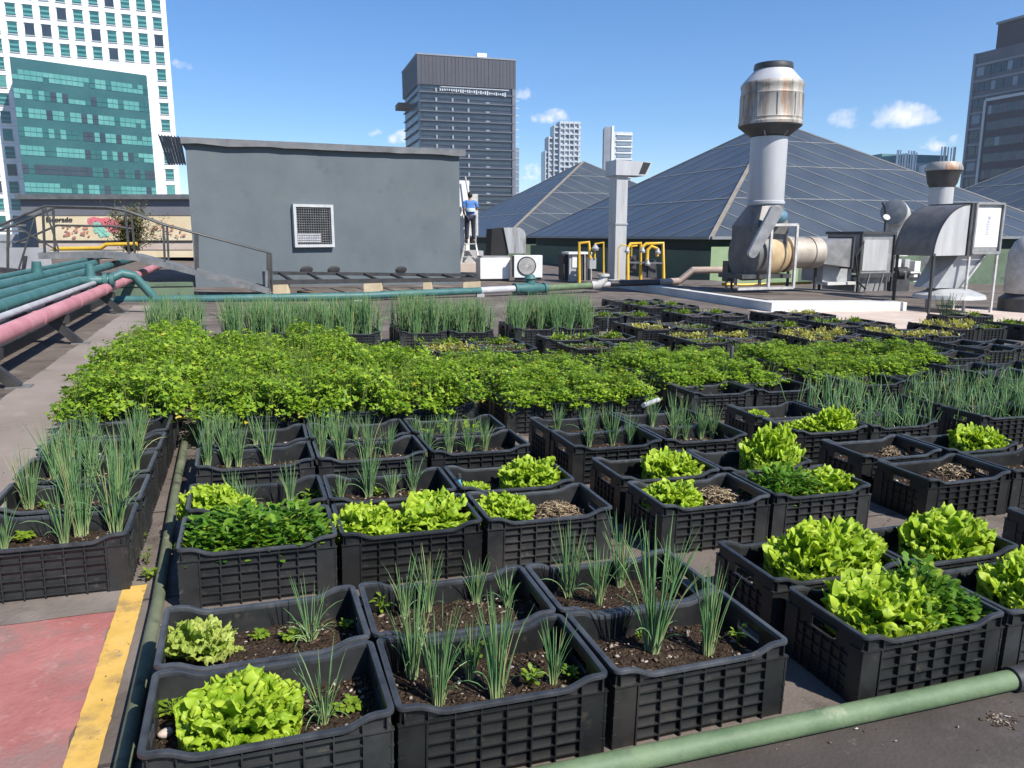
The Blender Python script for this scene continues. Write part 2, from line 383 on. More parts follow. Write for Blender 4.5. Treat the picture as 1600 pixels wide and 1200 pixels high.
M['teal_spandrel'] = surf('teal_spandrel', (0.014, 0.072, 0.078), (0.026, 0.105, 0.108), 0.1, 0.28, spec=0.6)
M['glass_dark'] = surf('dark_window_glass', (0.018, 0.028, 0.04), (0.035, 0.05, 0.065), 0.3, 0.2, spec=0.7)
M['tower_navy'] = surf('navy_curtain_wall', (0.014, 0.024, 0.044), (0.030, 0.046, 0.072), 0.14, 0.35, spec=0.5)
M['tower_brown'] = surf('grey_brown_panels', (0.040, 0.039, 0.047), (0.056, 0.054, 0.063), 0.2, 0.6)
M['slab_pale'] = surf('pale_floor_slab', (0.20, 0.22, 0.25), (0.27, 0.29, 0.32), 0.2, 0.8)
M['slab_dim'] = surf('dim_floor_slab', (0.072, 0.085, 0.108), (0.10, 0.115, 0.14), 0.2, 0.8)
M['tower_pale'] = surf('pale_tower_concrete', (0.40, 0.43, 0.46), (0.52, 0.55, 0.58), 0.1, 0.8)
M['tower_pale2'] = surf('blue_grey_tower_glass', (0.15, 0.20, 0.25), (0.22, 0.27, 0.32), 0.3, 0.3)
M['teal_block'] = surf('teal_roof_building', (0.10, 0.22, 0.24), (0.15, 0.29, 0.30), 0.2, 0.5)
M['tower_slate'] = surf('slate_tower_panels', (0.10, 0.105, 0.13), (0.14, 0.145, 0.17), 0.2, 0.6)
M['tower_plum'] = surf('plum_brown_panels', (0.050, 0.042, 0.050), (0.075, 0.062, 0.070), 0.2, 0.6)
M['city'] = surf('city_ground', (0.10, 0.11, 0.10), (0.20, 0.20, 0.19), 0.02, 0.95)
M['skin'] = plain('skin', (0.26, 0.13, 0.08), 0.55)
M['shirt'] = surf('blue_shirt', (0.05, 0.15, 0.40), (0.09, 0.22, 0.50), 9, 0.8)
M['shirt_pale'] = surf('pale_blue_band', (0.45, 0.55, 0.62), (0.55, 0.65, 0.72), 9, 0.8)
M['trouser'] = surf('navy_trousers', (0.012, 0.016, 0.03), (0.025, 0.03, 0.05), 9, 0.85)
M['hair'] = plain('black_hair', (0.012, 0.01, 0.009), 0.6)
M['shoe'] = plain('black_shoe', (0.02, 0.02, 0.02), 0.6)
M['pink_art'] = surf('pink_mural_paint', (0.60, 0.13, 0.16), (0.70, 0.22, 0.25), 2, 0.85)
M['teal_art'] = surf('mint_mural_paint', (0.20, 0.52, 0.40), (0.30, 0.60, 0.48), 2, 0.85)
M['red_art'] = surf('rust_mural_paint', (0.42, 0.15, 0.10), (0.55, 0.26, 0.18), 2, 0.85)
M['black_paint'] = plain('black_sign_paint', (0.02, 0.018, 0.015), 0.8)
M['blue_plastic'] = surf('blue_plastic', (0.05, 0.20, 0.34), (0.09, 0.30, 0.45), 9, 0.4)
M['paper'] = plain('pale_label_paper', (0.60, 0.60, 0.64), 0.8)
M['stone'] = surf('pale_stone', (0.38, 0.30, 0.25), (0.55, 0.46, 0.40), 18, 0.9)


def glass_roof_mat():
    m, n, l, out = new_mat('pyramid_glass')
    p = n.new('ShaderNodeBsdfPrincipled'); l.new(p.outputs[0], out.inputs[0])
    nz = n.new('ShaderNodeTexNoise'); nz.inputs['Scale'].default_value = 0.6; nz.inputs['Detail'].default_value = 5
    l.new(coords(n, l), nz.inputs['Vector'])
    rp = n.new('ShaderNodeValToRGB'); rp.color_ramp.elements[0].color = (0.050, 0.061, 0.073, 1); rp.color_ramp.elements[1].color = (0.074, 0.086, 0.098, 1)
    rp.color_ramp.elements[0].position = 0.3; rp.color_ramp.elements[1].position = 0.7
    l.new(nz.outputs['Fac'], rp.inputs['Fac']); l.new(rp.outputs[0], p.inputs['Base Color'])
    p.inputs['Roughness'].default_value = 0.32; p.inputs['Specular IOR Level'].default_value = 0.55
    return m


M['glass_roof'] = glass_roof_mat()


# ------------------------------------------------------------------ mesh builder
class MB:
    def __init__(s):
        s.v, s.f, s.mi, s.k = [], [], [], 0

    def add(s, vs, fs, mi=None):
        b = len(s.v)
        s.v.extend([tuple(q) for q in vs])
        for f in fs:
            s.f.append([i + b for i in f]); s.mi.append(s.k if mi is None else mi)
        return s

    def box(s, c, d, rot=0.0, m=None):
        x, y, z = d[0] / 2, d[1] / 2, d[2] / 2
        vs = [Vector((a * x, b * y, e * z)) for e in (-1, 1) for b in (-1, 1) for a in (-1, 1)]
        if rot: vs = [Matrix.Rotation(rot, 3, 'Z') @ q for q in vs]
        if m: vs = [m @ q for q in vs]
        vs = [q + Vector(c) for q in vs]
        return s.add(vs, [(0, 2, 3, 1), (4, 5, 7, 6), (0, 1, 5, 4), (2, 6, 7, 3), (0, 4, 6, 2), (1, 3, 7, 5)])

    def box2(s, a, b):
        return s.box(((a[0] + b[0]) / 2, (a[1] + b[1]) / 2, (a[2] + b[2]) / 2), (abs(b[0] - a[0]), abs(b[1] - a[1]), abs(b[2] - a[2])))

    def bar(s, p0, p1, w, h, up=(0, 0, 1)):
        p0, p1 = Vector(p0), Vector(p1)
        d = (p1 - p0).normalized()
        u = Vector(up)
        r = d.cross(u)
        if r.length < 1e-4: r = d.cross(Vector((1, 0, 0)))
        r.normalize(); u = r.cross(d)
        vs = []
        for p in (p0, p1):
            for a, b in ((-1, -1), (1, -1), (1, 1), (-1, 1)):
                vs.append(p + r * (a * w / 2) + u * (b * h / 2))
        return s.add(vs, [(0, 1, 2, 3), (7, 6, 5, 4), (0, 4, 5, 1), (1, 5, 6, 2), (2, 6, 7, 3), (3, 7, 4, 0)])

    def tube(s, pts, r, n=10, cap=True, smoothbend=0.0):
        pts = [Vector(p) for p in pts]
        rs = r if isinstance(r, (list, tuple)) else [r] * len(pts)
        b = len(s.v); prev = None
        for i, p in enumerate(pts):
            if i == 0: d = pts[1] - p
            elif i == len(pts) - 1: d = p - pts[i - 1]
            else: d = (pts[i + 1] - p).normalized() + (p - pts[i - 1]).normalized()
            d.normalize()
            if prev is None:
                a = d.cross(Vector((0, 0, 1)))
                if a.length < 1e-3: a = d.cross(Vector((1, 0, 0)))
            else:
                a = prev - d * prev.dot(d)
            a.normalize(); prev = a
            c = d.cross(a)
            for k in range(n):
                t = 2 * pi * k / n
                s.v.append(tuple(p + a * (cos(t) * rs[i]) + c * (sin(t) * rs[i])))
        for i in range(len(pts) - 1):
            for k in range(n):
                s.f.append([b + i * n + k, b + i * n + (k + 1) % n, b + (i + 1) * n + (k + 1) % n, b + (i + 1) * n + k]); s.mi.append(s.k)
        if cap:
            s.f.append([b + k for k in range(n)][::-1]); s.mi.append(s.k)
            s.f.append([b + (len(pts) - 1) * n + k for k in range(n)]); s.mi.append(s.k)
        return s

    def lathe(s, prof, n=28, c=(0, 0, 0), axis=None):
        b = len(s.v); c = Vector(c)
        q = Vector((0, 0, 1)).rotation_difference(Vector(axis)) if axis is not None else None
        for r, z in prof:
            for k in range(n):
                t = 2 * pi * k / n
                p = Vector((r * cos(t), r * sin(t), z))
                if q: p = q @ p
                s.v.append(tuple(p + c))
        for i in range(len(prof) - 1):
            for k in range(n):
                s.f.append([b + i * n + k, b + i * n + (k + 1) % n, b + (i + 1) * n + (k + 1) % n, b + (i + 1) * n + k]); s.mi.append(s.k)
        if prof[0][0] > 1e-4: s.f.append([b + k for k in range(n)][::-1]); s.mi.append(s.k)
        if prof[-1][0] > 1e-4: s.f.append([b + (len(prof) - 1) * n + k for k in range(n)]); s.mi.append(s.k)
        return s

    def prism(s, poly, ext):
        """closed polygon of 3-D points pushed along EXT"""
        e = Vector(ext); n = len(poly)
        vs = [Vector(p) for p in poly] + [Vector(p) + e for p in poly]
        fs = [list(range(n))[::-1], [n + i for i in range(n)]] + [[i, (i + 1) % n, n + (i + 1) % n, n + i] for i in range(n)]
        return s.add(vs, fs)

    def mesh(s, name, mats, smooth=None, bevel=0.0):
        me = bpy.data.meshes.new(name)
        me.from_pydata(s.v, [], s.f)
        for m in (mats if isinstance(mats, (list, tuple)) else [mats]):
            me.materials.append(m)
        if max(s.mi or [0]) > 0:
            me.polygons.foreach_set('material_index', s.mi)
        bm = bmesh.new(); bm.from_mesh(me)
        bmesh.ops.recalc_face_normals(bm, faces=bm.faces)
        if bevel:
            es = [e for e in bm.edges if len(e.link_faces) == 2 and e.calc_face_angle(0) > 0.6]
            bmesh.ops.bevel(bm, geom=es, offset=bevel, segments=2, profile=0.6, affect='EDGES', clamp_overlap=True)
        bm.to_mesh(me); bm.free()
        if smooth is not None:
            me.polygons.foreach_set('use_smooth', [True] * len(me.polygons))
            if smooth < 3: me.set_sharp_from_angle(angle=smooth)
        me.update()
        return me

    def build(s, name, mat, parent=None, smooth=None, bevel=0.0):
        return link(name, s.mesh(name, mat, smooth, bevel), parent)


def link(name, me, parent=None):
    o = bpy.data.objects.new(name, me)
    COL.objects.link(o)
    if parent: o.parent = parent
    return o


def tag(o, label=None, cat=None, group=None, kind=None):
    if label: o['label'] = label
    if cat: o['category'] = cat
    if group: o['group'] = group
    if kind: o['kind'] = kind
    return o


def thing(name, label, cat, loc=(0, 0, 0), rz=0.0, group=None):
    o = bpy.data.objects.new(name, None)
    COL.objects.link(o)
    o.empty_display_size = 0.2
    o.location = loc; o.rotation_euler = (0, 0, rz)
    return tag(o, label, cat, group)


def gplace(o, x, v, z=0.0, a=0.0, s=1.0):
    sc = Matrix.Diagonal((s, s, s, 1)) if not isinstance(s, tuple) else Matrix.Diagonal((*s, 1))
    o.matrix_world = MG @ Matrix.Translation((x, v, z)) @ Matrix.Rotation(a, 4, 'Z') @ sc
    return o


AB = radians(38)   # crease angle for smooth shading
R = random.Random(7)


def ruf(x, y, z=0.0):
    return noise.noise(Vector((x, y, z)))


# ------------------------------------------------------------------ city towers
def dirv(deg):
    return Vector((cos(radians(deg)), sin(radians(deg)), 0))


def tower_box(name, p, r, d, z0, z1, mat, parent):
    """box from front corner P along R (front) and D (depth)"""
    p = Vector((p[0], p[1], 0))
    poly = [p + Vector((0, 0, z0)), p + r + Vector((0, 0, z0)), p + r + d + Vector((0, 0, z0)), p + d + Vector((0, 0, z0))]
    return MB().prism(poly, (0, 0, z1 - z0)).build(name, mat, parent)


# white tower with punched windows and a green glass bay
tw = thing('office_tower', 'white tower with rows of punched square windows and a big green glass bay', 'tower', (0, 0, 0))
yw = 23.3
rgt, back = dirv(yw), Vector((-sin(radians(yw)), cos(radians(yw)), 0))
PR = W(274, 200, 166.0); PR.z = 0
tower_box('wall', PR - rgt * 58, rgt * 58, back * 30, -20, 92, M['white_tower'], tw)
win_lo = MB()
wz = lambda py: W(262, py, 166.0).z
ROWH = (wz(91) - wz(117.5))
z_ref = wz(298)


def win_mesh(nm, glass, lines):
    mb = MB(); mb.box((0, 0.0, 0), (1.55, 0.10, 2.05))
    if lines:
        mb.k = 1
        for z in (-0.62, 0.22): mb.box((0, -0.06, z), (1.52, 0.03, 0.36))
    mb.k = 2
    mb.box((0, -0.04, -1.14), (1.8, 0.2, 0.09)); mb.box((0, -0.04, 1.14), (1.8, 0.2, 0.07))
    return mb.mesh(nm, [glass, M['glass_teal_lt'], M['mortar']])


WM = [win_mesh('window_teal', M['glass_teal'], True), win_mesh('window_teal2', M['glass_teal_lt'], True), win_mesh('window_dark', M['glass_dark'], False)]
rw = random.Random(4)
many = []
bay_x0, bay_x1 = None, None


def on_face(px, p0, rd, py=367):
    """distance along a horizontal line p0 + s*rd at which it shows at column px"""
    k = ray(px, py).x / ray(px, py).y
    return (k * p0.y - p0.x) / (rd.x - k * rd.y)


bs1 = on_face(236, PR, rgt, 200)
PB = PR + rgt * bs1                       # the bay is a wedge that swings out from the facade here
br_ = dirv(45); bl = -on_face(15, PB, br_, 90)
btop = W(230, 118, PB.y).z
bbot = W(240, 306, PB.y).z - 6
bs0 = bs1 - bl * cos(radians(45 - yw))
cand = []
for r_ in range(-2, 14):
    for c in range(24):
        s = -1.75 - 2.80 * c
        z = z_ref + ROWH * r_
        if s < -57 or (bs0 + 0.5 < s < bs1 + 0.9 and bbot - 2 < z < btop + 1.2): continue
        p = PR + rgt * s
        px = 800 + F_PX * p.x / p.y
        py = 367 - F_PX * (z - EYE) / p.y
        vis = -20 < px < 300 and -25 < py < 345
        cand.append((0 if vis else 1, p + Vector((0, 0, z)), WM[(2 if rw.random() < (0.6 if r_ in (0, 9, 12) else 0.12) else (1 if rw.random() < 0.08 else 0))]))
cand.sort(key=lambda q: q[0])
rest = MB()
for i, (vis, p, me) in enumerate(cand):
    if i < 100:
        o = link('window', me, tw); o.location = p - back * 0.06; o.rotation_euler = (0, 0, radians(yw))
    else:
        q = Matrix.Rotation(radians(yw), 4, 'Z')
        b = len(rest.v)
        rest.k = {WM[0]: 0, WM[1]: 1, WM[2]: 2}[me]
        rest.box(p - back * 0.06, (1.62, 0.12, 2.20), radians(yw))
if rest.v:
    o = rest.build('windows', [M['glass_teal'], M['glass_teal_lt'], M['glass_dark']], tw); o['kind'] = 'stuff'
jn = MB()
for r_ in range(-2, 15):
    z = z_ref + ROWH * (r_ + 0.5)
    jn.bar(PR - rgt * 57.5 - back * 0.02 + Vector((0, 0, z)), PR - rgt * 0.3 - back * 0.02 + Vector((0, 0, z)), 0.05, 0.10)
    jn.bar(PR - rgt * 57.5 - back * 0.02 + Vector((0, 0, z + 0.85)), PR - rgt * 0.3 - back * 0.02 + Vector((0, 0, z + .85)), 0.05, 0.05)
jn.build('cladding_joint', M['mortar'], tw)
bp = PB - br_ * bl - back * 0.15
pbk = PR + rgt * bs0
MB().prism([Vector((q.x, q.y, bbot)) for q in (bp, PB - back * 0.15, PB - back * 0.02, pbk - back * 0.02)], (0, 0, btop - bbot)).build('glass_bay', M['teal_spandrel'], tw)
bnrm = Vector((sin(radians(45)), -cos(radians(45)), 0))
for k in range(7):
    zc = btop - 2.9 - k * ROWH * 1.02
    if zc < bbot + 0.6: break
    me = MB(); n = 24
    for i in range(n):
        a = rw.random()
        me.k = 2 if a < (0.8 if k == 5 else 0.10) else (1 if a < 0.80 else 0)
        w_ = bl / n
        for j, hh in ((0, 0.80), (1, 0.80)):
            if me.k == 2 or rw.random() < 0.93:
                c = bp + br_ * (w_ * (i + 0.5)) + bnrm * 0.04 + Vector((0, 0, zc - 0.45 + j * 0.90))
                me.box(c, (w_ * 0.95, 0.08, hh), radians(45))
    me.build('window_band', [M['glass_teal'], M['glass_teal_lt'], M['glass_dark']], tw)

# dark tower under renovation
td = thing('office_tower', 'dark navy tower with pale floor lines under a grey brown panelled crown', 'tower')
yd = 16.8; r, b = dirv(yd), Vector((-sin(radians(yd)), cos(radians(yd)), 0))
P0 = W(655, 200, 295.0); P0.z = 0
ztop, zcr, zfl = W(655, 85, 295).z, W(655, 131, 295).z, W(655, 140, 295).z
tower_box('curtain_wall', P0 + r * 0.4 + b * 0.4, r * 36.0, b * 33.5, -20, zcr, M['tower_navy'], td)
tower_box('crown', P0 - r * 0.3 - b * 0.3, r * 37.2, b * 34.8, zcr, ztop, M['tower_brown'], td)
cj = MB()
rc = random.Random(9)
for i in range(26):
    s = 1.2 + i * 1.4 + rc.uniform(-.15, .15)
    cj.bar(P0 + r * s - b * 0.32 + Vector((0, 0, zcr + 0.3)), P0 + r * s - b * 0.32 + Vector((0, 0, ztop - 0.3)), 0.10 + 0.14 * (i % 3 == 0), 0.12, up=b)
for i in range(24):
    s = 1.0 + i * 1.42
    q = P0 + b * s - r * 0.32
    cj.bar(q + Vector((0, 0, zcr + 0.3)), q + Vector((0, 0, ztop - 0.3)), 0.12, 0.12, up=r)
cj.build('panel_joint', M['tower_navy'], td)
tower_box('crown_cap', P0 - r * 0.5 - b * 0.5, r * 37.6, b * 35.2, ztop, ztop + 0.5, M['slab_pale'], td)
fh = (W(655, 140, 295).z - W(655, 286, 295).z) / 10.0
for k in range(16):
    z = zfl - 0.6 - k * fh
    f = MB()
    f.bar(P0 + r * 0.2 - b * 0.05 + Vector((0, 0, z)), P0 + r * 36.2 - b * 0.05 + Vector((0, 0, z)), 0.7, 0.42)
    f.bar(P0 + b * 0.2 - r * 0.05 + Vector((0, 0, z)), P0 + b * 33.6 - r * 0.05 + Vector((0, 0, z)), 0.6, 0.25)
    f.build('floor_slab', M['slab_dim'], td)
    pb = MB()
    for s in (6.5, 12.6, 18.6):
        pb.box(P0 + r * s + b * 0.1 + Vector((0, 0, z + 0.75)), (0.65, 0.7, 1.5), radians(yd))
    pb.box(P0 + r * 26.0 + b * 0.1 + Vector((0, 0, z + 0.4)), (1.5, 0.7, 0.55), radians(yd))
    pb.build('balcony_pier', M['slab_pale'], td)
    MB().bar(P0 + r * 1.2 + b * 0.33 + Vector((0, 0, z + 2.0)), P0 + r * 35.2 + b * 0.33 + Vector((0, 0, z + 2.0)), 0.2, 1.5).build('glazing', M['glass_dark'], td)
tower_box('corner_pillar', P0 + r * 35.6 - b * 0.25, r * 1.3, b * 1.4, -20, zcr, M['tower_slate'], td)
tower_box('corner_pillar', P0 - b * 0.12 - r * 0.12, r * 0.9, b * 0.9, -20, zcr, M['tower_navy'], td)
sc_ = MB()
for i in range(30):
    sc_.box(P0 + r * (8 + i * 0.85) - b * 0.4 + Vector((0, 0, zcr - 1.4 - 0.03 * i)), (0.5, 0.5, rc.uniform(.5, 1.6)), radians(yd))
sc_.bar(P0 + r * 8 - b * 0.9 + Vector((0, 0, zcr - 0.7)), P0 + r * 34 - b * 0.9 + Vector((0, 0, zcr - 0.7)), 0.3, 0.25)
sc_.build('scaffold', M['tower_pale'], td)
q = P0 + r * 23.0 + b * 3
tower_box('rooftop_box', q, r * 3.6, b * 4, ztop + 0.5, ztop + 2.6, M['white_tower'], td)
q = P0 + b * 22 - r * 2.4
o = MB().box((q.x, q.y, W(640, 160, 305).z), (4.5, 8, 2.0), radians(yd)).build('ledge', M['timber'], td)

ts = thing('slim_tower', 'slim blue grey tower slab peeking out beside the dark tower', 'tower')
p = W(797, 260, 400); p.z = 0
r2 = dirv(10)
tower_box('wall', p, r2 * 4.6, Vector((-2, 12, 0)), -20, W(805, 231, 400).z, M['tower_pale2'], ts)
mb = MB()
for k in range(20): mb.bar(p + r2 * 0.1 + Vector((0, -0.1, 2 + k * 3.4)), p + r2 * 4.5 + Vector((0, -0.1, 2 + k * 3.4)), 0.3, 0.4)
mb.build('floor_slab', M['tower_pale'], ts)

# stepped pale tower with balconies
tp = thing('stepped_tower', 'pale stepped residential tower with a grid of balconies', 'tower')
steps = [(851, 262, 868, 235), (856, 240, 876, 213), (864, 215, 886, 196), (873, 0, 905, 190)]
yt = 8.0; r = dirv(yt); b = Vector((-sin(radians(yt)), cos(radians(yt)), 0))
D_ = 520.0
rt = random.Random(12)
for i, (x0, _, x1, ytop) in enumerate(steps):
    a = W(x0, 300, D_ - i * 0.6); c = W(905 if i < 3 else x1, 300, D_)
    w_ = (x1 - x0) * D_ / F_PX if i == 3 else (905 - x0) * D_ / F_PX
    zt = W(x0, ytop, D_).z
    a.z = 0
    tower_box('wall', a, r * w_, b * (14 - i), -20, zt, M['tower_pale' if i % 2 else 'tower_pale2'], tp)
    sl = MB(); n = int((zt + 20) / 3.4)
    for k in range(n):
        z = zt - 1.2 - k * 3.4
        sl.bar(a - b * 0.6 + Vector((0, 0, z)), a - b * 0.6 + r * w_ + Vector((0, 0, z)), 1.2, 0.9)
    for k in range(int(w_ / 3.1) + 1):
        q = a - b * 0.9 + r * (0.3 + k * 3.1)
        sl.bar(q + Vector((0, 0, 0)), q + Vector((0, 0, zt)), 0.6, 0.6, up=b)
    sl.build('balcony', M['tower_pale'], tp)
    wme = MB(); wme.box((0, 0, 0), (2.0, 0.3, 1.9), radians(yt)); wme = wme.mesh('window', M['glass_dark'])
    for k in range(22):
        s = rt.uniform(1, max(1.5, w_ - 2)); z = zt - 2.6 - 3.4 * rt.randint(0, 16)
        link('window', wme, tp).location = a - b * 0.15 + r * s + Vector((0, 0, z))

tq = thing('slab_tower', 'grey slab tower with a pale windowed front behind the duct pillar', 'tower')
a = W(942, 300, 450); a.z = 0; zt = W(942, 198, 450).z
tower_box('core_slab', a, Vector((4.2, 0, 0)), Vector((1, 15, 0)), -20, zt, M['slab_pale'], tq)
tower_box('core_edge', a + Vector((4.21, -0.4, 0)), Vector((1.3, 0, 0)), Vector((0, 12, 0)), -20, zt + 0.4, M['white_tower'], tq)
tower_box('wing', a + Vector((5.52, 0, 0)), Vector((10.7, 2, 0)), Vector((0, 12, 0)), -20, zt - 2.6, M['tower_pale'], tq)
mb = MB(); mw = MB()
for k in range(16):
    z = zt - 4.2 - k * 3.3
    mb.bar(a + Vector((6.9, -0.25, z)), a + Vector((16.2, 1.7, z)), 0.5, 0.5)
    MB().bar(a + Vector((7.4, 0.02, z - 1.6)), a + Vector((15.6, 1.75, z - 1.6)), 0.3, 1.5).build('glazing', M['tower_pale2'], tq)
mb.build('floor_slab', M['white_tower'], tq)

# low teal building with masts
tt = thing('low_block', 'low teal glass building with white roof masts beyond the pyramids', 'building')
a = W(1373, 300, 205); a.z = 0; zt = W(1400, 240, 205).z
tower_box('wall', a, Vector((19.5, 5, 0)), Vector((-3, 16, 0)), -20, zt, M['teal_block'], tt)
tower_box('parapet', a + Vector((3, -0.3, 0)), Vector((15, 4, 0)), Vector((0, 3, 0)), zt - 5, zt - 2.2, M['tower_pale'], tt)
ra = random.Random(2)
for i in range(13):
    px = (1402 + 10 * i * 0.42) if i < 8 else 1470 + (i - 8) * 5
    q = W(px, 250, 203 if i < 8 else 201)
    z1 = W(px, 240 - ra.uniform(0, 6), 203).z if i < 8 else W(px, 231 - ra.uniform(0, 3), 201).z
    MB().tube([(q.x, q.y, zt - 6), (q.x, q.y, z1)], 0.16 if i % 3 else 0.3, 6).build('mast', M['white_tower'], tt)
tower_box('tank_room', W(1448, 262, 200) * Vector((1, 1, 0)) if False else Vector((W(1448, 262, 200).x, 200, 0)), Vector((5, 1, 0)), Vector((0, 4, 0)), -20, W(1448, 257, 200).z, M['white_tower'], tt)

# slate tower at the right edge
tr = thing('office_tower', 'slate grey tower with window bands and a framed brown bay at the right edge', 'tower')
yr = -70.3
rd = dirv(yr)                      # along its face, towards the viewer
bk = Vector((-sin(radians(yr)), cos(radians(yr)), 0))
Q0 = W(1513, 200, 190.0); Q0.z = 0
zt = W(1520, 84, 190).z
tower_box('wall', Q0, rd * 46, bk * 26, -20, zt, M['tower_slate'], tr)
fs = 3.55
rq = random.Random(6)
for k in range(14):
    z = zt - 4.2 - k * fs
    me = MB(); s = 0.7
    while s < 44:
        w_ = rq.uniform(0.9, 2.4); me.k = 0 if rq.random() < 0.78 else 1
        me.box(Q0 + rd * (s + w_ / 2) - bk * 0.05 + Vector((0, 0, z)), (w_ * 0.93, 0.16, 1.9), radians(yr)); s += w_
    me.build('window_band', [M['glass_dark'], M['tower_pale2']], tr)
    MB().bar(Q0 + rd * 0.2 - bk * 0.1 + Vector((0, 0, z + 1.45)), Q0 + rd * 45 - bk * 0.1 + Vector((0, 0, z + 1.45)), 0.3, 0.5).build('floor_slab', M['slab_pale'], tr)
MB().bar(Q0 - bk * 0.15 + Vector((0, 0, -20)), Q0 - bk * 0.15 + Vector((0, 0, zt)), 0.6, 0.5, up=bk).build('corner_trim', M['slab_pale'], tr)
s1 = on_face(1556, Q0, rd, 60)
zt2 = W(1556, 37, (Q0 + rd * s1).y).z
tower_box('penthouse', Q0 + rd * s1 + bk * 0.3, rd * 30, bk * 18, zt, zt2, M['tower_plum'], tr)
MB().bar(Q0 + rd * s1 + Vector((0, 0, zt2)), Q0 + rd * (s1 + 30) + Vector((0, 0, zt2)), 0.8, 0.5).build('coping', M['slab_pale'], tr)
s2 = on_face(1544, Q0, rd, 170)
zb = W(1544, 157, (Q0 + rd * s2).y).z
tower_box('framed_bay', Q0 + rd * s2 - bk * 1.0, rd * 33, bk * 0.99, -20, zb, M['tower_plum'], tr)
fr = MB(); fp = Q0 + rd * s2 - bk * 1.05
fr.bar(fp + Vector((0, 0, -20)), fp + Vector((0, 0, zb)), 0.5, 0.4, up=bk); fr.bar(fp + Vector((0, 0, zb)), fp + rd * 33 + Vector((0, 0, zb)), 0.4, 0.6)
fr.build('bay_frame', M['tower_pale'], tr)
for k in range(10):
    z = zb - 2.3 - k * fs; me = MB(); s = 0.9
    while s < 30:
        w_ = rq.uniform(0.8, 2.0)
        q_ = rq.random(); me.k = 0 if q_ < 0.72 else 1 if q_ < 0.93 else 2
        me.box(fp + rd * (s + w_ / 2) + bk * 0.02 + Vector((0, 0, z)), (w_ * 0.985, 0.12, 1.9), radians(yr))
        s += w_
    me.build('window_band', [M['glass_dark'], M['tower_slate'], M['tower_pale2']], tr)

# ------------------------------------------------------------------ glass pyramids over the mall
N0 = Vector((6.85, 27.0, 0)); d1 = Vector((-sin(YAW), cos(YAW), 0)); d2 = Vector((cos(YAW), sin(YAW), 0))
PA = 18.7; ZE = W(1105, 372, 27.0).z; ap = N0 + (d1 + d2) * (PA / 2); ZA = W(1199, 189, ap.y).z


def pyramid(n0, label, low=False):
    t = thing('glass_pyramid', label, 'roof', group='glass pyramids over the mall')
    c = [n0, n0 + d2 * PA, n0 + (d1 + d2) * PA, n0 + d1 * PA]
    c = [Vector((p.x, p.y, ZE)) for p in c]
    a = n0 + (d1 + d2) * (PA / 2); a.z = ZA
    mb = MB(); mb.add(c + [a], [(0, 1, 4), (1, 2, 4), (2, 3, 4), (3, 0, 4), (3, 2, 1, 0)])
    mb.build('glazing', M['glass_roof'], t)
    mu = MB(); rg = MB()
    for i in range(4):
        p, q = c[i], c[(i + 1) % 4]
        nrm = (q - p).cross(a - p).normalized()
        if nrm.z < 0: nrm = -nrm
        off = nrm * 0.012
        (rg if i == 0 else mu).bar(p + off, a + off, 0.15 if i == 0 else 0.09, 0.06, up=nrm)
        mu.bar(p + off * 0.5, q + off * 0.5, 0.16, 0.10)
        for k in (0.27, 0.54, 0.78):
            mu.bar(p + (a - p) * k + off, q + (a - q) * k + off, 0.06, 0.015, up=nrm)
        far = q if i in (0, 1) else p       # slanting bars run parallel to the farther ridge
        near = p if i in (0, 1) else q
        n = 12
        for k in range(1, n):
            s = k / n
            st_ = near + (a - near) * s if False else near + (far - near) * s
            en = near + (a - near) * s
            mu.bar(st_ + off, en + off, 0.05, 0.015, up=nrm)
    mu.build('mullion', M['mullion'], t); rg.build('ridge_cap', M['ridge'], t)
    w1 = MB(); e = 0.5
    ci = [n0 + (d1 + d2) * e, n0 + d2 * (PA - e) + d1 * e, n0 + (d1 + d2) * (PA - e), n0 + d1 * (PA - e) + d2 * e]
    w1.prism([Vector((p.x, p.y, ZE - 0.45)) for p in ci], (0, 0, 0.43)); w1.build('eave_wall', M['green_shaded'], t)
    w2 = MB(); e = 0.25
    ci = [n0 + (d1 + d2) * e, n0 + d2 * (PA - e) + d1 * e, n0 + (d1 + d2) * (PA - e), n0 + d1 * (PA - e) + d2 * e]
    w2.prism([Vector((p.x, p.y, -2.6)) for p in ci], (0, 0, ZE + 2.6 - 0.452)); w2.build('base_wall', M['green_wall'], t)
    return t


pyramid(N0, 'big glass pyramid behind the tall capped chimney')
pyramid(N0 + d1 * 22.2, 'smaller looking glass pyramid left of the duct pillar, farthest away')
pyramid(N0 + d2 * 22.2, 'glass pyramid cut off by the right edge of the view')
pl = MB(); q0 = N0 + d2 * 0.30 + d1 * 0.20
pl.prism([q0 + Vector((0, 0, -1)), q0 + d2 * 3.2 + Vector((0, 0, -1)), q0 + d2 * 3.2 - d1 * 0.5 + Vector((0, 0, -1)), q0 - d1 * 0.1 - d2 * 0.2 + Vector((0, 0, -1))], (0, 0, ZE + 1 - 0.30))
o = pl.build('sunlit_corner_wall', M['green_sunlit'], None); tag(o, 'pale green sunlit wall under the near corner of the big pyramid', 'wall')

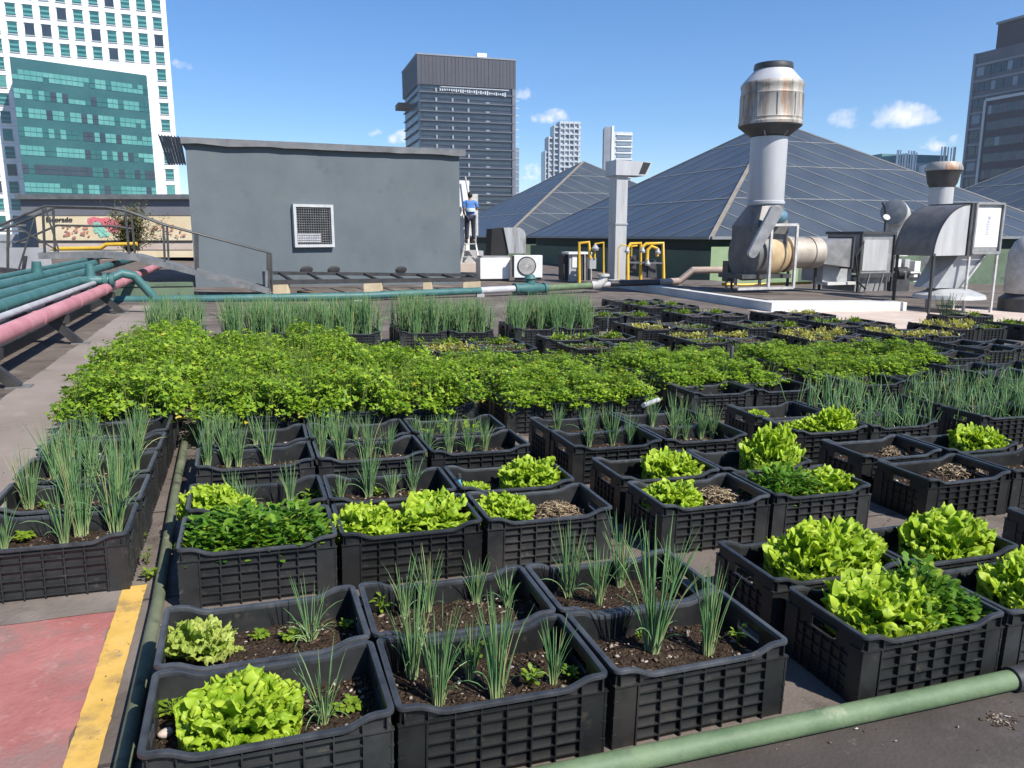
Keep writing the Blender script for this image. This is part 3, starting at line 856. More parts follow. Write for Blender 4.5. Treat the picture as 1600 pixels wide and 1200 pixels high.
# ------------------------------------------------------------------ grey service building on the roof
gb = thing('service_building', 'blue grey rendered rooftop building with one grilled window and a metal roof edge', 'building')
yb = 34.0; br, bb = dirv(yb), Vector((-sin(radians(yb)), cos(radians(yb)), 0))
C0 = Vector((W(297, 330, 18.7).x, 18.7, 0)); s_end = on_face(719, C0, br); C1 = C0 + br * s_end
zt = W(290, 222, 18.7).z
bl_, br_ = C0 + d1 * 5.5, C1 + d1 * 5.5
ztr = W(718, 240, C1.y).z                     # the roof rises gently towards its far end
def rz_(s): return zt + (ztr - zt) * s
wv = [(C0, 0), (C1, 1), (br_, 1), (bl_, 0)]
MB().add([Vector((p.x, p.y, -0.6)) for p, _ in wv] + [Vector((p.x, p.y, rz_(s))) for p, s in wv], [(3, 2, 1, 0), (4, 5, 6, 7), (0, 1, 5, 4), (1, 2, 6, 5), (2, 3, 7, 6), (3, 0, 4, 7)]).build('wall', M['wall_grey'], gb)
rf = MB(); e = 0.10
rp_ = [C0 - br * 0.12 - bb * e, C1 + br * 0.14 - bb * e, br_ + br * 0.14, bl_ - br * 0.12]
rzz = [rz_(0), rz_(1), rz_(1), rz_(0)]
rf.add([Vector((p.x, p.y, z + 0.004)) for p, z in zip(rp_, rzz)] + [Vector((p.x, p.y, z + 0.059)) for p, z in zip(rp_, rzz)], [(3, 2, 1, 0), (4, 5, 6, 7), (0, 1, 5, 4), (1, 2, 6, 5), (2, 3, 7, 6), (3, 0, 4, 7)])
rib_n = 46
for i in range(rib_n):
    s = (i + 0.5) / rib_n
    a, b_ = rp_[0].lerp(rp_[1], s), rp_[3].lerp(rp_[2], s)
    rf.bar(Vector((a.x, a.y, rz_(s) + 0.075)), Vector((b_.x, b_.y, rz_(s) + 0.075)), 0.07, 0.04)
rf.build('roof', M['roof_sheet'], gb)
fl = MB(); nseg = 22
rn = random.Random(3)
for i in range(nseg):
    a, b_ = (C0 - br * 0.12).lerp(C1 + br * 0.14, i / nseg), (C0 - br * 0.12).lerp(C1 + br * 0.14, (i + 1) / nseg)
    za, zb2 = rz_(i / nseg), rz_((i + 1) / nseg)
    dz0 = 0.05 * ruf(i * 0.45, 1.1) ; dz1 = 0.05 * ruf((i + 1) * 0.45, 1.1)
    o_ = -bb * 0.115
    fl.add([a + o_ + Vector((0, 0, za + 0.10)), b_ + o_ + Vector((0, 0, zb2 + 0.10)), b_ + o_ + Vector((0, 0, zb2 - 0.06 + dz1)), a + o_ + Vector((0, 0, za - 0.06 + dz0)),
            a + o_ - bb * 0.012 + Vector((0, 0, za + 0.10)), b_ + o_ - bb * 0.012 + Vector((0, 0, zb2 + 0.10)), b_ + o_ - bb * 0.02 + Vector((0, 0, zb2 - 0.06 + dz1)), a + o_ - bb * 0.02 + Vector((0, 0, za - 0.06 + dz0))],
           [(0, 1, 2, 3), (7, 6, 5, 4), (0, 4, 5, 1), (3, 2, 6, 7)])
fl.build('flashing', M['fascia'], gb)
aw = MB()
a0 = Vector((C0.x, C0.y, zt + 0.07)) - br * 0.1
lo = W(262, 258, 19.2); hi = W(247, 213, 19.6)
n = 7
A_, B_, C_, D_ = a0 - bb * 0.1, W(291, 258, 18.9), lo, hi
for i in range(n):
    s0, s1 = i / n, (i + 0.62) / n
    for u0, u1, dz in ((s0, s1, 0.0), (s1, (i + 1) / n, 0.03)):
        p = [A_.lerp(D_, u0), A_.lerp(D_, u1), B_.lerp(C_, u1), B_.lerp(C_, u0)]
        aw.prism([q + Vector((0, 0, dz)) for q in p], (0, 0, 0.02))
aw.build('side_awning', M['roof_sheet'], gb)
sw = on_face(489, C0, br)
wc = C0 + br * sw; wz_ = W(489, 353, wc.y).z
ww, wh = 1.06, 1.08
fr = MB()
wq = Matrix.Rotation(radians(yb), 3, 'Z')
def wbox(mb, x, y, z, sx, sy, sz): mb.box(wc + wq @ Vector((x, y, 0)) + Vector((0, 0, wz_ + z)), (sx, sy, sz), radians(yb))
for sx in (-1, 1): wbox(fr, sx * (ww / 2 - 0.035), -0.07, 0, 0.07, 0.14, wh)
for sz in (-1, 1): wbox(fr, 0, -0.07, sz * (wh / 2 - 0.035), ww - 0.141, 0.138, 0.07)
win = fr.build('window', M['frame_pale'], gb)
mb = MB(); wbox(mb, 0, -0.006, 0, ww - 0.15, 0.008, wh - 0.15); mb.build('opening', M['black'], win)
mb = MB(); wbox(mb, -0.10, -0.03, -0.30, 0.62, 0.02, 0.22); mb.build('inner_panel', M['paper'], win)
gr_ = MB()
for i in range(15): wbox(gr_, -0.43 + i * 0.0614, -0.085, 0, 0.012, 0.012, wh - 0.145)
for i in range(15): wbox(gr_, 0, -0.098, -0.43 + i * 0.0614, ww - 0.145, 0.012, 0.012)
gr_.build('grille', M['steel_grey'], win)
for px in (476, 519, 625):
    s = on_face(px, C0, br); p = C0 + br * s
    mb = MB(); mb.lathe([(0.0, 0), (0.16, 0.0), (0.17, 0.03), (0.12, 0.05), (0.0, 0.04)], 14, axis=-bb); o = mb.build('drain_hole', M['black'], gb, smooth=AB)
    o.location = (p.x, p.y, W(px, 421, p.y).z); o.scale = (1, 1, 0.55)
#cb = MB(); cb.bar(C0 - br * 0.2 - bb * 0.20 + Vector((0, 0, 0.22)), C1 + br * 0.1 - bb * 0.2 + Vector((0, 0, 0.22)), 0.36, 0.9); cb.build('kerb', M['wall_grey'], gb)

# ------------------------------------------------------------------ mural building, parapets
mu = thing('mural_building', 'low cream building with a floral mural under a grey roof edge', 'building')
D = 33.0
def mbox(x0, y0, x1, y1, dep, th, mat, name, par):
    a, b_ = W(x0, y1, dep), W(x1, y0, dep)
    return MB().box2((a.x, dep, a.z), (b_.x, dep + th, b_.z)).build(name, mat, par)
mbox(38, 336, 320, 402, D, 5, M['cream'], 'wall', mu)
mbox(34, 311, 322, 336.2, D - 0.03, 6, M['wall_mid'], 'upper_wall', mu)
mbox(24, 303.5, 326, 311.2, D - 0.22, 7, M['fascia'], 'roof', mu)
mbox(38, 375.5, 300, 378.5, D - 0.06, 0.05, M['steel_black'], 'dado', mu)
mbox(38, 379, 300, 390, D - 0.03, 0.03, M['concrete_warm'], 'lower_band', mu)


BN = [0]


def blob(mb, px, py, rx, ry, seed, n=16):
    BN[0] += 1; c = W(px, py, D - 0.014 - 0.0011 * BN[0]); k = D / F_PX; vs = []
    for i in range(n):
        t = 2 * pi * i / n; f = 1 + 0.35 * ruf(cos(t) * 1.4, sin(t) * 1.4, seed)
        vs.append(c + Vector((cos(t) * rx * k * f, 0, sin(t) * ry * k * f)))
    mb.prism(vs, (0, 0.010, 0))


rb = random.Random(21)
m1, m2, m3 = MB(), MB(), MB()
for px, py, rx, ry in ((160, 348, 20, 8), (180, 354, 15, 10), (148, 344, 10, 5), (196, 352, 10, 9)): blob(m1, px, py, rx, ry, px)
for px, py, rx, ry in ((152, 352, 7, 6), (158, 361, 6, 8), (164, 366, 8, 4), (150, 359, 3, 6)): blob(m2, px, py, rx, ry, px * 1.3)
for i in range(46):
    px = rb.uniform(98, 142) if i < 26 else rb.uniform(235, 298)
    blob(m3, px, rb.uniform(352, 371), rb.uniform(0.8, 3.2), rb.uniform(0.6, 2.4), i * 3.3, 8)
m1.build('pink_motif', M['pink_art'], mu); m2.build('mint_motif', M['teal_art'], mu); m3.build('floral_motif', M['red_art'], mu)
fc = bpy.data.curves.new('lettering', 'FONT'); fc.body = 'Eldorado'; fc.size = 0.40; fc.extrude = 0.008; fc.offset = 0.006; fc.align_x = 'LEFT'
tmp = bpy.data.objects.new('tmp', fc); COL.objects.link(tmp)
dg = bpy.context.evaluated_depsgraph_get(); tm = bpy.data.meshes.new_from_object(tmp.evaluated_get(dg)); bpy.data.objects.remove(tmp)
tm.materials.clear(); tm.materials.append(M['black_paint'])
lt = link('lettering', tm, mu); q = W(72, 346.0, D - 0.03); q2 = W(114, 345.5, D); lt.location = q; lt.rotation_euler = (pi / 2, 0, 0); wx = max(v.co.x for v in tm.vertices); s = (q2.x - q.x) / wx; lt.scale = (s, s * 0.85, 1)

pw = thing('parapet_wall', 'pale grey concrete parapet at the far left with dark rails on top', 'wall')
Dp = 24.0
a, b_ = W(-120, 430, Dp), W(66, 387, Dp)
MB().box2((a.x, Dp, -0.5), (b_.x, Dp + 0.4, b_.z)).build('wall', M['concrete'], pw)
rl = MB()
for py in (352, 361, 378): rl.bar(W(-100, py, Dp), W(40, py, Dp), 0.05, 0.06)
rl.build('rail', M['steel_grey'], pw)
for px in (-60, 13): MB().bar(W(px, 345, Dp), W(px, 388, Dp), 0.07, 0.07, up=(0, 1, 0)).build('post', M['steel_grey'], pw)
o = mbox(-40, 366, 40, 388, Dp + 1.0, 0.2, M['ac_grey'], 'screen_panel', pw)
o = mbox(32, 337, 40, 388, Dp + 0.5, 0.5, M['tower_navy'], 'downpipe', pw)
kb = thing('green_kerb', 'low pale green painted kerb behind the teal pipe at the left', 'kerb')
a, b_ = W(138, 488, 15.4), W(304, 478, 16.2)
mb = MB(); mb.bar(Vector((a.x, a.y, 0.22)), Vector((b_.x, b_.y, 0.20)), 0.5, 0.42); mb.build('wall', M['green_wall'], kb)
mb = MB(); mb.bar(Vector((a.x, a.y, 0.47)), Vector((b_.x, b_.y, 0.45)), 0.55, 0.06); mb.build('coping', M['green_wall'], kb)
# ------------------------------------------------------------------ ground
def sheet(name, mat, x0, x1, v0, v1, z, kind='structure', nx=1, ny=1, wob=0.0, seed=0.0):
    mb = MB(); vs = []; fs = []
    for j in range(ny + 1):
        for i in range(nx + 1):
            x = x0 + (x1 - x0) * i / nx; v = v0 + (v1 - v0) * j / ny
            if wob:
                x += wob * ruf(i * 1.3 + seed, j * 0.9, 2.2) * (1 if i in (0, nx) else 0)
                v += wob * ruf(i * 0.9, j * 1.3 + seed, 5.1) * (1 if j in (0, ny) else 0)
            vs.append((x, v, 0))
    for j in range(ny):
        for i in range(nx):
            a = j * (nx + 1) + i
            fs.append((a, a + 1, a + nx + 2, a + nx + 1))
    mb.add(vs, fs)
    o = mb.build(name, mat)
    gplace(o, 0, 0, z)
    return tag(o, kind=kind)


sheet('roof_deck', M['roof'], -34, 70, -8, 62, 0.0)
city = MB(); city.add([(-3000, -300, 0), (3000, -300, 0), (3000, 4500, 0), (-3000, 4500, 0)], [(0, 1, 2, 3)])
city = tag(city.build('city_ground', M['city']), kind='structure'); city.location.z = -20
sheet('painted_floor', M['pink_paint'], -3.2, -0.515, -1.0, 3.16, 0.004, nx=40, ny=60, wob=0.03)
sheet('painted_line', M['yellow_paint'], -0.515, -0.428, -1.0, 3.24, 0.008, nx=3, ny=160, wob=0.0035, seed=4)
sheet('walkway', M['walkway'], -1.95, -1.12, 3.0, 15.5, 0.004, nx=12, ny=60, wob=0.03, seed=9)
sheet('front_membrane', M['roof_dark'], -0.424, 9.0, -3.0, 1.665, 0.004, nx=30, ny=12, wob=0.01, seed=6)
sheet('bare_strip', M['roof'], -3.2, -0.515, 3.03, 3.30, 0.0065, nx=30, ny=2, wob=0.03, seed=2)
sheet('pale_screed', M['concrete_warm'], 10.2, 34.0, 10.6, 14.1, 0.006, nx=40, ny=30, wob=0.12)


se = MB()
for i in range(40):
    v = -2.0 + 1.02 * i + 0.05 * ruf(i * 1.7, 3.3)
    n_ = 30
    for k in range(n_):
        x0, x1 = -14 + 44 * k / n_, -14 + 44 * (k + 1) / n_
        w0, w1 = 0.012 * ruf(k * 0.9, i * 1.1), 0.012 * ruf((k + 1) * 0.9, i * 1.1)
        se.add([(x0, v + w0, 0), (x1, v + w1, 0), (x1, v + w1 + 0.014, 0), (x0, v + w0 + 0.014, 0)], [(0, 1, 2, 3)])
se = tag(se.build('roof_seams', M['roof_dark']), kind='structure'); gplace(se, 0, 0, 0.0022)
cr_ = MB(); rr_ = random.Random(77)
for i in range(2600):
    if rr_.random() < 0.5: x, v = rr_.choice((-0.45, 1.65, 3.15, 4.8, -1.16, 1.66, 3.2)) + rr_.gauss(0, 0.10), rr_.uniform(1.6, 9)
    else: x, v = rr_.uniform(-1.9, 6), rr_.choice((2.72, 3.9, 5.05, 1.62, 6.2)) + rr_.gauss(0, 0.10)
    if x < -0.5 and v < 3.2: continue
    s_ = rr_.choice((0.002, 0.003, 0.004, 0.006)) * rr_.uniform(0.7, 1.3) * (0.7 if v < 1.9 else 1); a_ = rr_.uniform(0, 6.3); e_ = rr_.uniform(1, 1.8)
    p_ = [Vector((cos(a_ + t) * s_ * (e_ if t in (0, pi) else 0.7), sin(a_ + t) * s_ * (e_ if t in (0, pi) else 0.7), 0.0)) for t in (0, pi / 2, pi, 3 * pi / 2)]
    c_ = Vector((x, v, 0.009))
    cr_.add([c_ + q for q in p_] + [c_ + Vector((0, 0, s_ * 0.8))], [(0, 1, 4), (1, 2, 4), (2, 3, 4), (3, 0, 4)])
cr_ = tag(cr_.build('soil_crumbs', M['chips']), kind='stuff'); gplace(cr_, 0, 0, 0)


# ------------------------------------------------------------------ crates
CL, CD, CH = 0.600, 0.373, 0.2508


def rim_z(x):
    a = abs(x)
    t = min(1, max(0, (a - 0.165) / 0.085)); t = t * t * (3 - 2 * t)
    return CH - 0.013 - 0.027 * (1 - t)


def crate_body():
    mb = MB()
    for sy in (-1, 1):
        y0, y1 = sy * 0.1690, sy * 0.1725
        n = 24; vs = []
        for i in range(n + 1):
            x = -0.289 + 0.578 * i / n
            zt = rim_z(x)
            vs += [(x, y0, 0.003), (x, y0, zt), (x, y1, 0.003), (x, y1, zt)]
        fs = []
        for i in range(n):
            a, b = i * 4, i * 4 + 4
            fs += [(a, b, b + 1, a + 1), (a + 2, a + 3, b + 3, b + 2), (a, a + 2, b + 2, b)]
        mb.add(vs, fs)
        yo = sy * 0.1850
        def rib(xa, xb, za, zb, yout=yo, yin=sy * 0.1715):
            mb.box2((xa, yin, za), (xb, yout, zb))
        for sx in (-1, 1):                       # plain corner posts
            rib(*sorted((sx * 0.222, sx * 0.2935)), 0.002, 0.1955, sy * 0.1810)
            rib(*sorted((sx * 0.216, sx * 0.2215)), 0.0, 0.1955, sy * 0.1852)
            for z in (0.045, 0.10, 0.15):
                rib(*sorted((sx * 0.284, sx * 0.2965)), z, z + 0.004, sy * 0.1835)
        rib(-0.2965, 0.2965, 0.1962, 0.2005, sy * 0.1868)
        for z, t in ((0.166, 0.0035), (0.130, 0.0035), (0.092, 0.005), (0.056, 0.0035), (0.020, 0.0035)):
            rib(-0.2155, 0.2155, z, z + t)
        for i in range(5):
            x = -0.144 + 0.072 * i
            rib(x - 0.0022, x + 0.0022, 0.003, 0.1955, sy * 0.1862)
        for x in (-0.278, -0.216, -0.144, -0.072, 0.0, 0.072, 0.144, 0.216, 0.278):
            rib(x - 0.0015, x + 0.0015, 0.2008, min(rim_z(x) - 0.001, 0.2335), sy * 0.1848)
    for sx in (-1, 1):
        xi, xo = sx * 0.2850, sx * 0.2890
        def w(ya, yb, za, zb, a=xi, b=xo):
            mb.box2((a, ya, za), (b, yb, zb))
        w(-0.171, 0.171, 0.003, 0.172); w(-0.171, -0.056, 0.1721, 0.207); w(0.056, 0.171, 0.1721, 0.207); w(-0.171, 0.171, 0.2071, CH - 0.013)
        a, b = sx * 0.2885, sx * 0.2960
        for y0, y1 in ((-0.183, -0.122), (0.122, 0.183)):
            w(y0, y1, 0.002, 0.1955, a, sx * 0.2945)
        w(-0.184, 0.184, 0.1963, 0.2003, a, sx * 0.2975) if False else None
        for z in (0.150, 0.112, 0.075, 0.035):
            w(-0.1215, 0.1215, z, z + 0.0035, a, b)
        for i in range(5):
            y = -0.088 + 0.044 * i
            w(y - 0.0016, y + 0.0016, 0.004, 0.166, a, sx * 0.2968)
        # raised lip round the hand hole
        w(-0.060, 0.060, 0.1685, 0.1718, a, sx * 0.2955); w(-0.060, 0.060, 0.2072, 0.2102, a, sx * 0.2955)
    mb.box((0, 0, 0.008), (0.574, 0.343, 0.006))
    return mb.mesh('crate_body', M['crate'])


def crate_rim():
    prof = [(-0.0050, -0.003), (-0.0052, 0.0095), (-0.0040, 0.0118), (-0.0020, 0.0124), (0.0112, 0.0122), (0.0130, 0.0110), (0.0136, 0.0090), (0.0136, 0.0010), (0.0118, 0.0008), (0.0114, 0.0070), (0.0, 0.0068)]
    prof_ = [(-0.0050, -0.003), (-0.0056, 0.007), (-0.0030, 0.0118), (0.0010, 0.0130), (0.0098, 0.0126), (0.0128, 0.0095), (0.0133, 0.0045), (0.0128, -0.0010), (0.0104, -0.0014), (0.0100, 0.0030), (0.0, 0.0)]
    path = []   # (x, y, outward)
    hx, hy, rc = 0.2865, 0.1735, 0.013
    n = 26
    for i in range(n + 1):
        path.append((-hx + rc + (2 * hx - 2 * rc) * i / n, -hy, (0, -1)))
    for k in range(1, 4):
        t = -pi / 2 + pi / 2 * k / 4; path.append((hx - rc + rc * cos(t), -hy + rc + rc * sin(t), (cos(t), sin(t))))
    for i in range(7):
        path.append((hx, -hy + rc + (2 * hy - 2 * rc) * i / 6, (1, 0)))
    for k in range(1, 4):
        t = pi / 2 * k / 4; path.append((hx - rc + rc * cos(t), hy - rc + rc * sin(t), (cos(t), sin(t))))
    half = list(path)
    for x, y, o in half:
        path.append((-x, -y, (-o[0], -o[1])))
    mb = MB(); vs = []; fs = []; m = len(prof)
    for x, y, o in path:
        z = rim_z(x)
        for a, b in prof:
            vs.append((x + o[0] * a, y + o[1] * a, z + b))
    N = len(path)
    for i in range(N):
        j = (i + 1) % N
        for k in range(m):
            fs.append((i * m + k, j * m + k, j * m + (k + 1) % m, i * m + (k + 1) % m))
    mb.add(vs, fs)
    return mb.mesh('crate_rim', M['rim'], smooth=radians(34))


SOIL = 0.138


def soil_z(x, y, seed):
    return SOIL + 0.012 * ruf(x * 6, y * 6, seed) + 0.007 * ruf(x * 19, y * 19, seed + 3) + 0.004 * ruf(x * 47, y * 47, seed + 7)


def soil_mesh(seed):
    rr = random.Random(seed)
    mb = MB(); nx, ny = 44, 28; vs = []; fs = []
    for j in range(ny + 1):
        for i in range(nx + 1):
            x = -0.2848 + 0.5696 * i / nx; y = -0.1713 + 0.3426 * j / ny
            vs.append((x, y, soil_z(x, y, seed) + rr.uniform(-0.0025, 0.0025)))
    for j in range(ny):
        for i in range(nx):
            a = j * (nx + 1) + i; fs.append((a, a + 1, a + nx + 2, a + nx + 1))
    mb.add(vs, fs); mb.k = 1
    for _ in range(330):
        x, y = rr.uniform(-0.272, 0.272), rr.uniform(-0.160, 0.160)
        s = rr.choice((0.0028, 0.0035, 0.0045, 0.006, 0.008)) * rr.uniform(0.8, 1.3)
        q = Matrix.Rotation(rr.uniform(0, 6), 3, 'Z') @ Matrix.Rotation(rr.uniform(-0.6, 0.6), 3, 'X')
        sc = (rr.uniform(0.8, 1.9), rr.uniform(0.6, 1.1), rr.uniform(0.4, 0.8))
        pts = [Vector((a * s * sc[0] * rr.uniform(.7, 1.2), b * s * sc[1] * rr.uniform(.7, 1.2), c * s * sc[2])) for a, b, c in ((1, 0, 0), (0, 1, 0), (-1, 0, 0), (0, -1, 0), (0.2, 0.1, 1), (0, 0, -1), (.6, .6, .6), (-.6, .5, .6), (-.5, -.6, .6), (.6, -.6, .6))]
        c = Vector((x, y, soil_z(x, y, seed) + s * 0.35))
        vs = [q @ p + c for p in pts]
        mb.add(vs, [(0, 6, 9), (0, 1, 6), (1, 7, 6), (1, 2, 7), (2, 8, 7), (2, 3, 8), (3, 9, 8), (3, 0, 9), (4, 6, 7), (4, 7, 8), (4, 8, 9), (4, 9, 6), (5, 1, 0), (5, 2, 1), (5, 3, 2), (5, 0, 3)])
    return mb.mesh('soil', [M['soil'], M['chips']], smooth=9)


BODY_ME, RIM_ME = crate_body(), crate_rim()
SOIL_ME = [soil_mesh(s) for s in (11, 23, 37)]


# ------------------------------------------------------------------ plant meshes
def lettuce_mesh(seed, rad=0.15, high=0.15, n=36, open_=1.0, mat='lettuce', ns=24, nt=62, crumple=1.0):
    """curly head: leaves stand up from the heart, fold outwards at the dome of the head and end in gathered, curled margins"""
    rr = random.Random(seed); mb = MB(); em = []
    for i in range(n):
        a = (i + 0.5) / n                                   # 0 heart .. 1 outer leaf
        az = i * 2.39996 + rr.uniform(-0.3, 0.3)
        th = radians(6 + 80 * a ** 0.62 * open_) + rr.uniform(-0.09, 0.09)
        out = Vector((cos(az), sin(az), 0))
        rd = out * sin(th) + Vector((0, 0, cos(th)))         # from the heart to this leaf's place on the dome
        dn = out * cos(th) - Vector((0, 0, sin(th)))         # over the dome, outwards
        side0 = Vector((-sin(az), cos(az), 0))
        roll = rr.uniform(-0.6, 0.6) * (1 - 0.5 * a)
        side = (side0 * cos(roll) + dn * sin(roll)).normalized()
        fold = rr.uniform(0.7, 1.5)
        Rd = rad * rr.uniform(0.80, 1.06)
        wid = rad * rr.uniform(0.50, 0.74) * (0.75 + 0.35 * a)
        amp = rad * rr.uniform(0.075, 0.105)
        k1, k2 = rr.uniform(4, 7), rr.uniform(13, 18); p1, p2, p3 = (rr.uniform(0, 6) for _ in range(3))
        vs = []; fs = []; p = rd * (0.10 * Rd)
        prev = 0.10
        for j in range(ns + 1):
            sj = (j / ns) ** 0.75
            f = max(0.0, (sj - 0.55) / 0.45)
            ang_f = fold * f ** 1.2
            d = rd * cos(ang_f) + dn * sin(ang_f)
            nrm = d.cross(side).normalized()
            s_now = 0.10 + 0.98 * sj
            p = p + d * (Rd * (s_now - prev)); prev = s_now
            ws = wid * (0.22 + 0.78 * sj ** 1.1)
            for t in range(nt + 1):
                tt = -1 + 2 * t / nt
                m = max(sj ** 5.0, abs(tt) ** 5 * sj)
                env = min(1.0, max(0.0, (max(sj, abs(tt) * 0.9) - 0.30) / 0.5))
                an = tt * 1.25
                w1, w2 = k1 * an + p1, k2 * an + p2 + 0.9 * sin(3 * an + p3)
                q = p + side * (tt * ws) - d * (Rd * 0.32 * sj * tt * tt)
                u_, v_ = tt * ws / rad, s_now * Rd / rad
                g1 = noise.noise_vector(Vector((u_ * 7.0 + 9.1 * i, v_ * 6.0, seed)))
                g2 = noise.noise_vector(Vector((u_ * 15.0 + 3.3 * i, v_ * 13.0, seed + 5)))
                g3 = noise.noise_vector(Vector((u_ * 29.0 + 1.7 * i, v_ * 27.0, seed + 11)))
                q = q + (g1 * 0.105 + g2 * 0.066 + g3 * 0.036) * (rad * env * crumple)
                q = q + nrm * (amp * m * (0.6 * sin(w1) + 0.8 * sin(w2)))
                vs.append(q); em.append(max(m * 0.7, min(1.0, env * max(0.0, 0.35 + 1.5 * g1.dot(nrm)))))
        for j in range(ns):
            for t in range(nt):
                b = j * (nt + 1) + t; fs.append((b, b + 1, b + nt + 2, b + nt + 1))
        mb.add(vs, fs)
    zs = sorted(q[2] for q in mb.v); sc = high / zs[int(len(zs) * 0.995)]
    rs = sorted(q[0] ** 2 + q[1] ** 2 for q in mb.v); sx = rad / sqrt(rs[int(len(rs) * 0.97)])
    mb.v = [(q[0] * sx, q[1] * sx, max(0.003 + 0.01 * abs(sin(q[0] * 90)), q[2] * sc)) for q in mb.v]
    if rad > 0.1:      # low leaves bend up against the crate instead of reaching past it
        lim = rad * 0.90; out_ = []
        for q in mb.v:
            r_ = sqrt(q[0] ** 2 + q[1] ** 2); k = min(1.0, lim / max(r_, 1e-6)); h_ = max(0.0, min(1.0, (q[2] - 0.045) / 0.05)); k = k + (1 - k) * h_
            out_.append((q[0] * k, q[1] * k, q[2]))
        mb.v = out_
    me = mb.mesh('lettuce', M[mat], smooth=9)
    at = me.attributes.new('margin', 'FLOAT', 'POINT'); at.data.foreach_set('value', em)
    return me


def blade(mb, base, dirv, L, w, curl, rr, ns=4, fold=0.25, petiole=0.3, lobed=False):
    """one flat leaf on a stalk"""
    d = Vector(dirv).normalized(); side = d.cross(Vector((0, 0, 1)))
    if side.length < 1e-3: side = Vector((1, 0, 0))
    side.normalize(); nrm = side.cross(d).normalized()
    p = Vector(base); vs = []; fs = []
    for j in range(ns + 1):
        s = j / ns
        dd = (d - nrm * (-curl * s) if False else (d * cos(curl * s) - nrm * sin(curl * s)))
        if j: p = p + dd * (L / ns)
        if s < petiole: ww = w * 0.10
        else:
            u = (s - petiole) / (1 - petiole); ww = w * (0.25 + 1.25 * u ** 0.6 * (1 - u) ** 0.45)
            if lobed: ww *= 0.72 + 0.4 * (j % 2)
        if j == ns: ww = w * 0.12
        nn = nrm * (ww * fold)
        vs += [p - side * ww + nn, p, p + side * ww + nn]
    for j in range(ns):
        b = j * 3; fs += [(b, b + 1, b + 4, b + 3), (b + 1, b + 2, b + 5, b + 4)]
    mb.add(vs, fs)


def rocket_mesh(seed, hx, hy, high, n, mat='arugula', L=0.09, w=0.017):
    rr = random.Random(seed); mb = MB()
    for _ in range(n):
        x, y = rr.uniform(-hx, hx), rr.uniform(-hy, hy)
        edge = max(abs(x) / hx, abs(y) / hy)
        z = high * (1 - 0.45 * edge ** 3) * rr.uniform(0.35, 1.0) * (0.85 + 0.35 * ruf(x * 9, y * 9, seed))
        az = rr.uniform(0, 2 * pi) if rr.random() < 0.45 else atan2(y, x) + rr.uniform(-0.9, 0.9)
        el = rr.uniform(0.35, 1.4)
        x *= 0.90; y *= 0.84
        blade(mb, (x, y, max(0.01, z - 0.02)), (cos(az) * cos(el), sin(az) * cos(el), sin(el)), L * rr.uniform(0.65, 1.25), w * rr.uniform(0.75, 1.3), rr.uniform(0.2, 1.3), rr, ns=6, lobed=True, fold=rr.uniform(-0.3, 0.45))
    return mb.mesh('rocket', M[mat], smooth=9)


def parsley_mesh(seed, hx=0.345, hy=0.245, z0=0.04, high=0.35, n=340, nst=110, old=0.04):
    """leafy bush: many little three-lobed leaflets in sprays on thin stalks"""
    rr = random.Random(seed); mb = MB()
    pl_ = [(rr.uniform(-0.85, 0.85) * hx, rr.uniform(-0.8, 0.8) * hy, rr.uniform(0.075, 0.13), rr.uniform(0.7, 1.1)) for _ in range(9)]
    for i in range(n):
        x, y = rr.uniform(-hx, hx), rr.uniform(-hy, hy)
        edge = max(abs(x) / hx, abs(y) / hy)
        dome = max(q[3] * exp(-((x - q[0]) ** 2 + (y - q[1]) ** 2) / q[2] ** 2) for q in pl_)
        top = high * (0.52 + 0.46 * dome + 0.0 * (0.80 + 0.55 * ruf(x * 6.5, y * 6.5, seed * 1.7) + 0.22 * ruf(x * 17, y * 17, seed)) + 0.12 * ruf(x * 17, y * 17, seed)) * (1 - 0.40 * edge ** 4)
        z = z0 + (top - z0) * (rr.random() ** 0.45)
        mb.k = 1 if (z < top * 0.55 and rr.random() < old * 4) or rr.random() < old * 0.25 else 0
        az0 = rr.uniform(0, 2 * pi); lean = Vector((x / hx * 0.5, y / hy * 0.5, 1)).normalized()
        c = Vector((x, y, z))
        for k in range(rr.randint(6, 9)):
            az = az0 + k * 2.4; rad = rr.uniform(0.006, 0.036)
            q = c + Vector((cos(az) * rad, sin(az) * rad, rr.uniform(-0.014, 0.012)))
            s = rr.uniform(0.013, 0.025)
            el = rr.uniform(-0.5, 0.75)
            d = (Vector((cos(az), sin(az), 0)) * cos(el) + lean * sin(el)).normalized()
            sd = d.cross(lean + Vector((0.01, 0.02, 0))).normalized(); nn = sd.cross(d)
            f = rr.uniform(-0.25, 0.5) * s
            vs = [q, q + sd * s * 0.95 + d * s * 0.35 + nn * f, q + sd * s * 0.42 + d * s * 0.75, q + d * s * 1.55 - nn * f * 0.6, q - sd * s * 0.42 + d * s * 0.75, q - sd * s * 0.95 + d * s * 0.35 + nn * f, q + d * s * 0.7 + nn * f * 0.2]
            mb.add(vs, [(0, 1, 2, 6), (6, 2, 3), (6, 3, 4), (0, 6, 4, 5)])
    mb.k = 2
    for i in range(nst):
        x, y = rr.uniform(-0.26, 0.26), rr.uniform(-0.15, 0.15)
        x2, y2 = x * 1.15 + rr.uniform(-0.05, 0.05), y * 1.3 + rr.uniform(-0.05, 0.05)
        mb.tube([(x, y, -0.01), ((x + x2) / 2, (y + y2) / 2, high * 0.4), (x2, y2, high * rr.uniform(0.6, 0.85))], [0.0022, 0.0018, 0.001], 4, cap=False)
    return mb.mesh('parsley', [M['parsley'], M['parsley_old'], M['stem']], smooth=9)


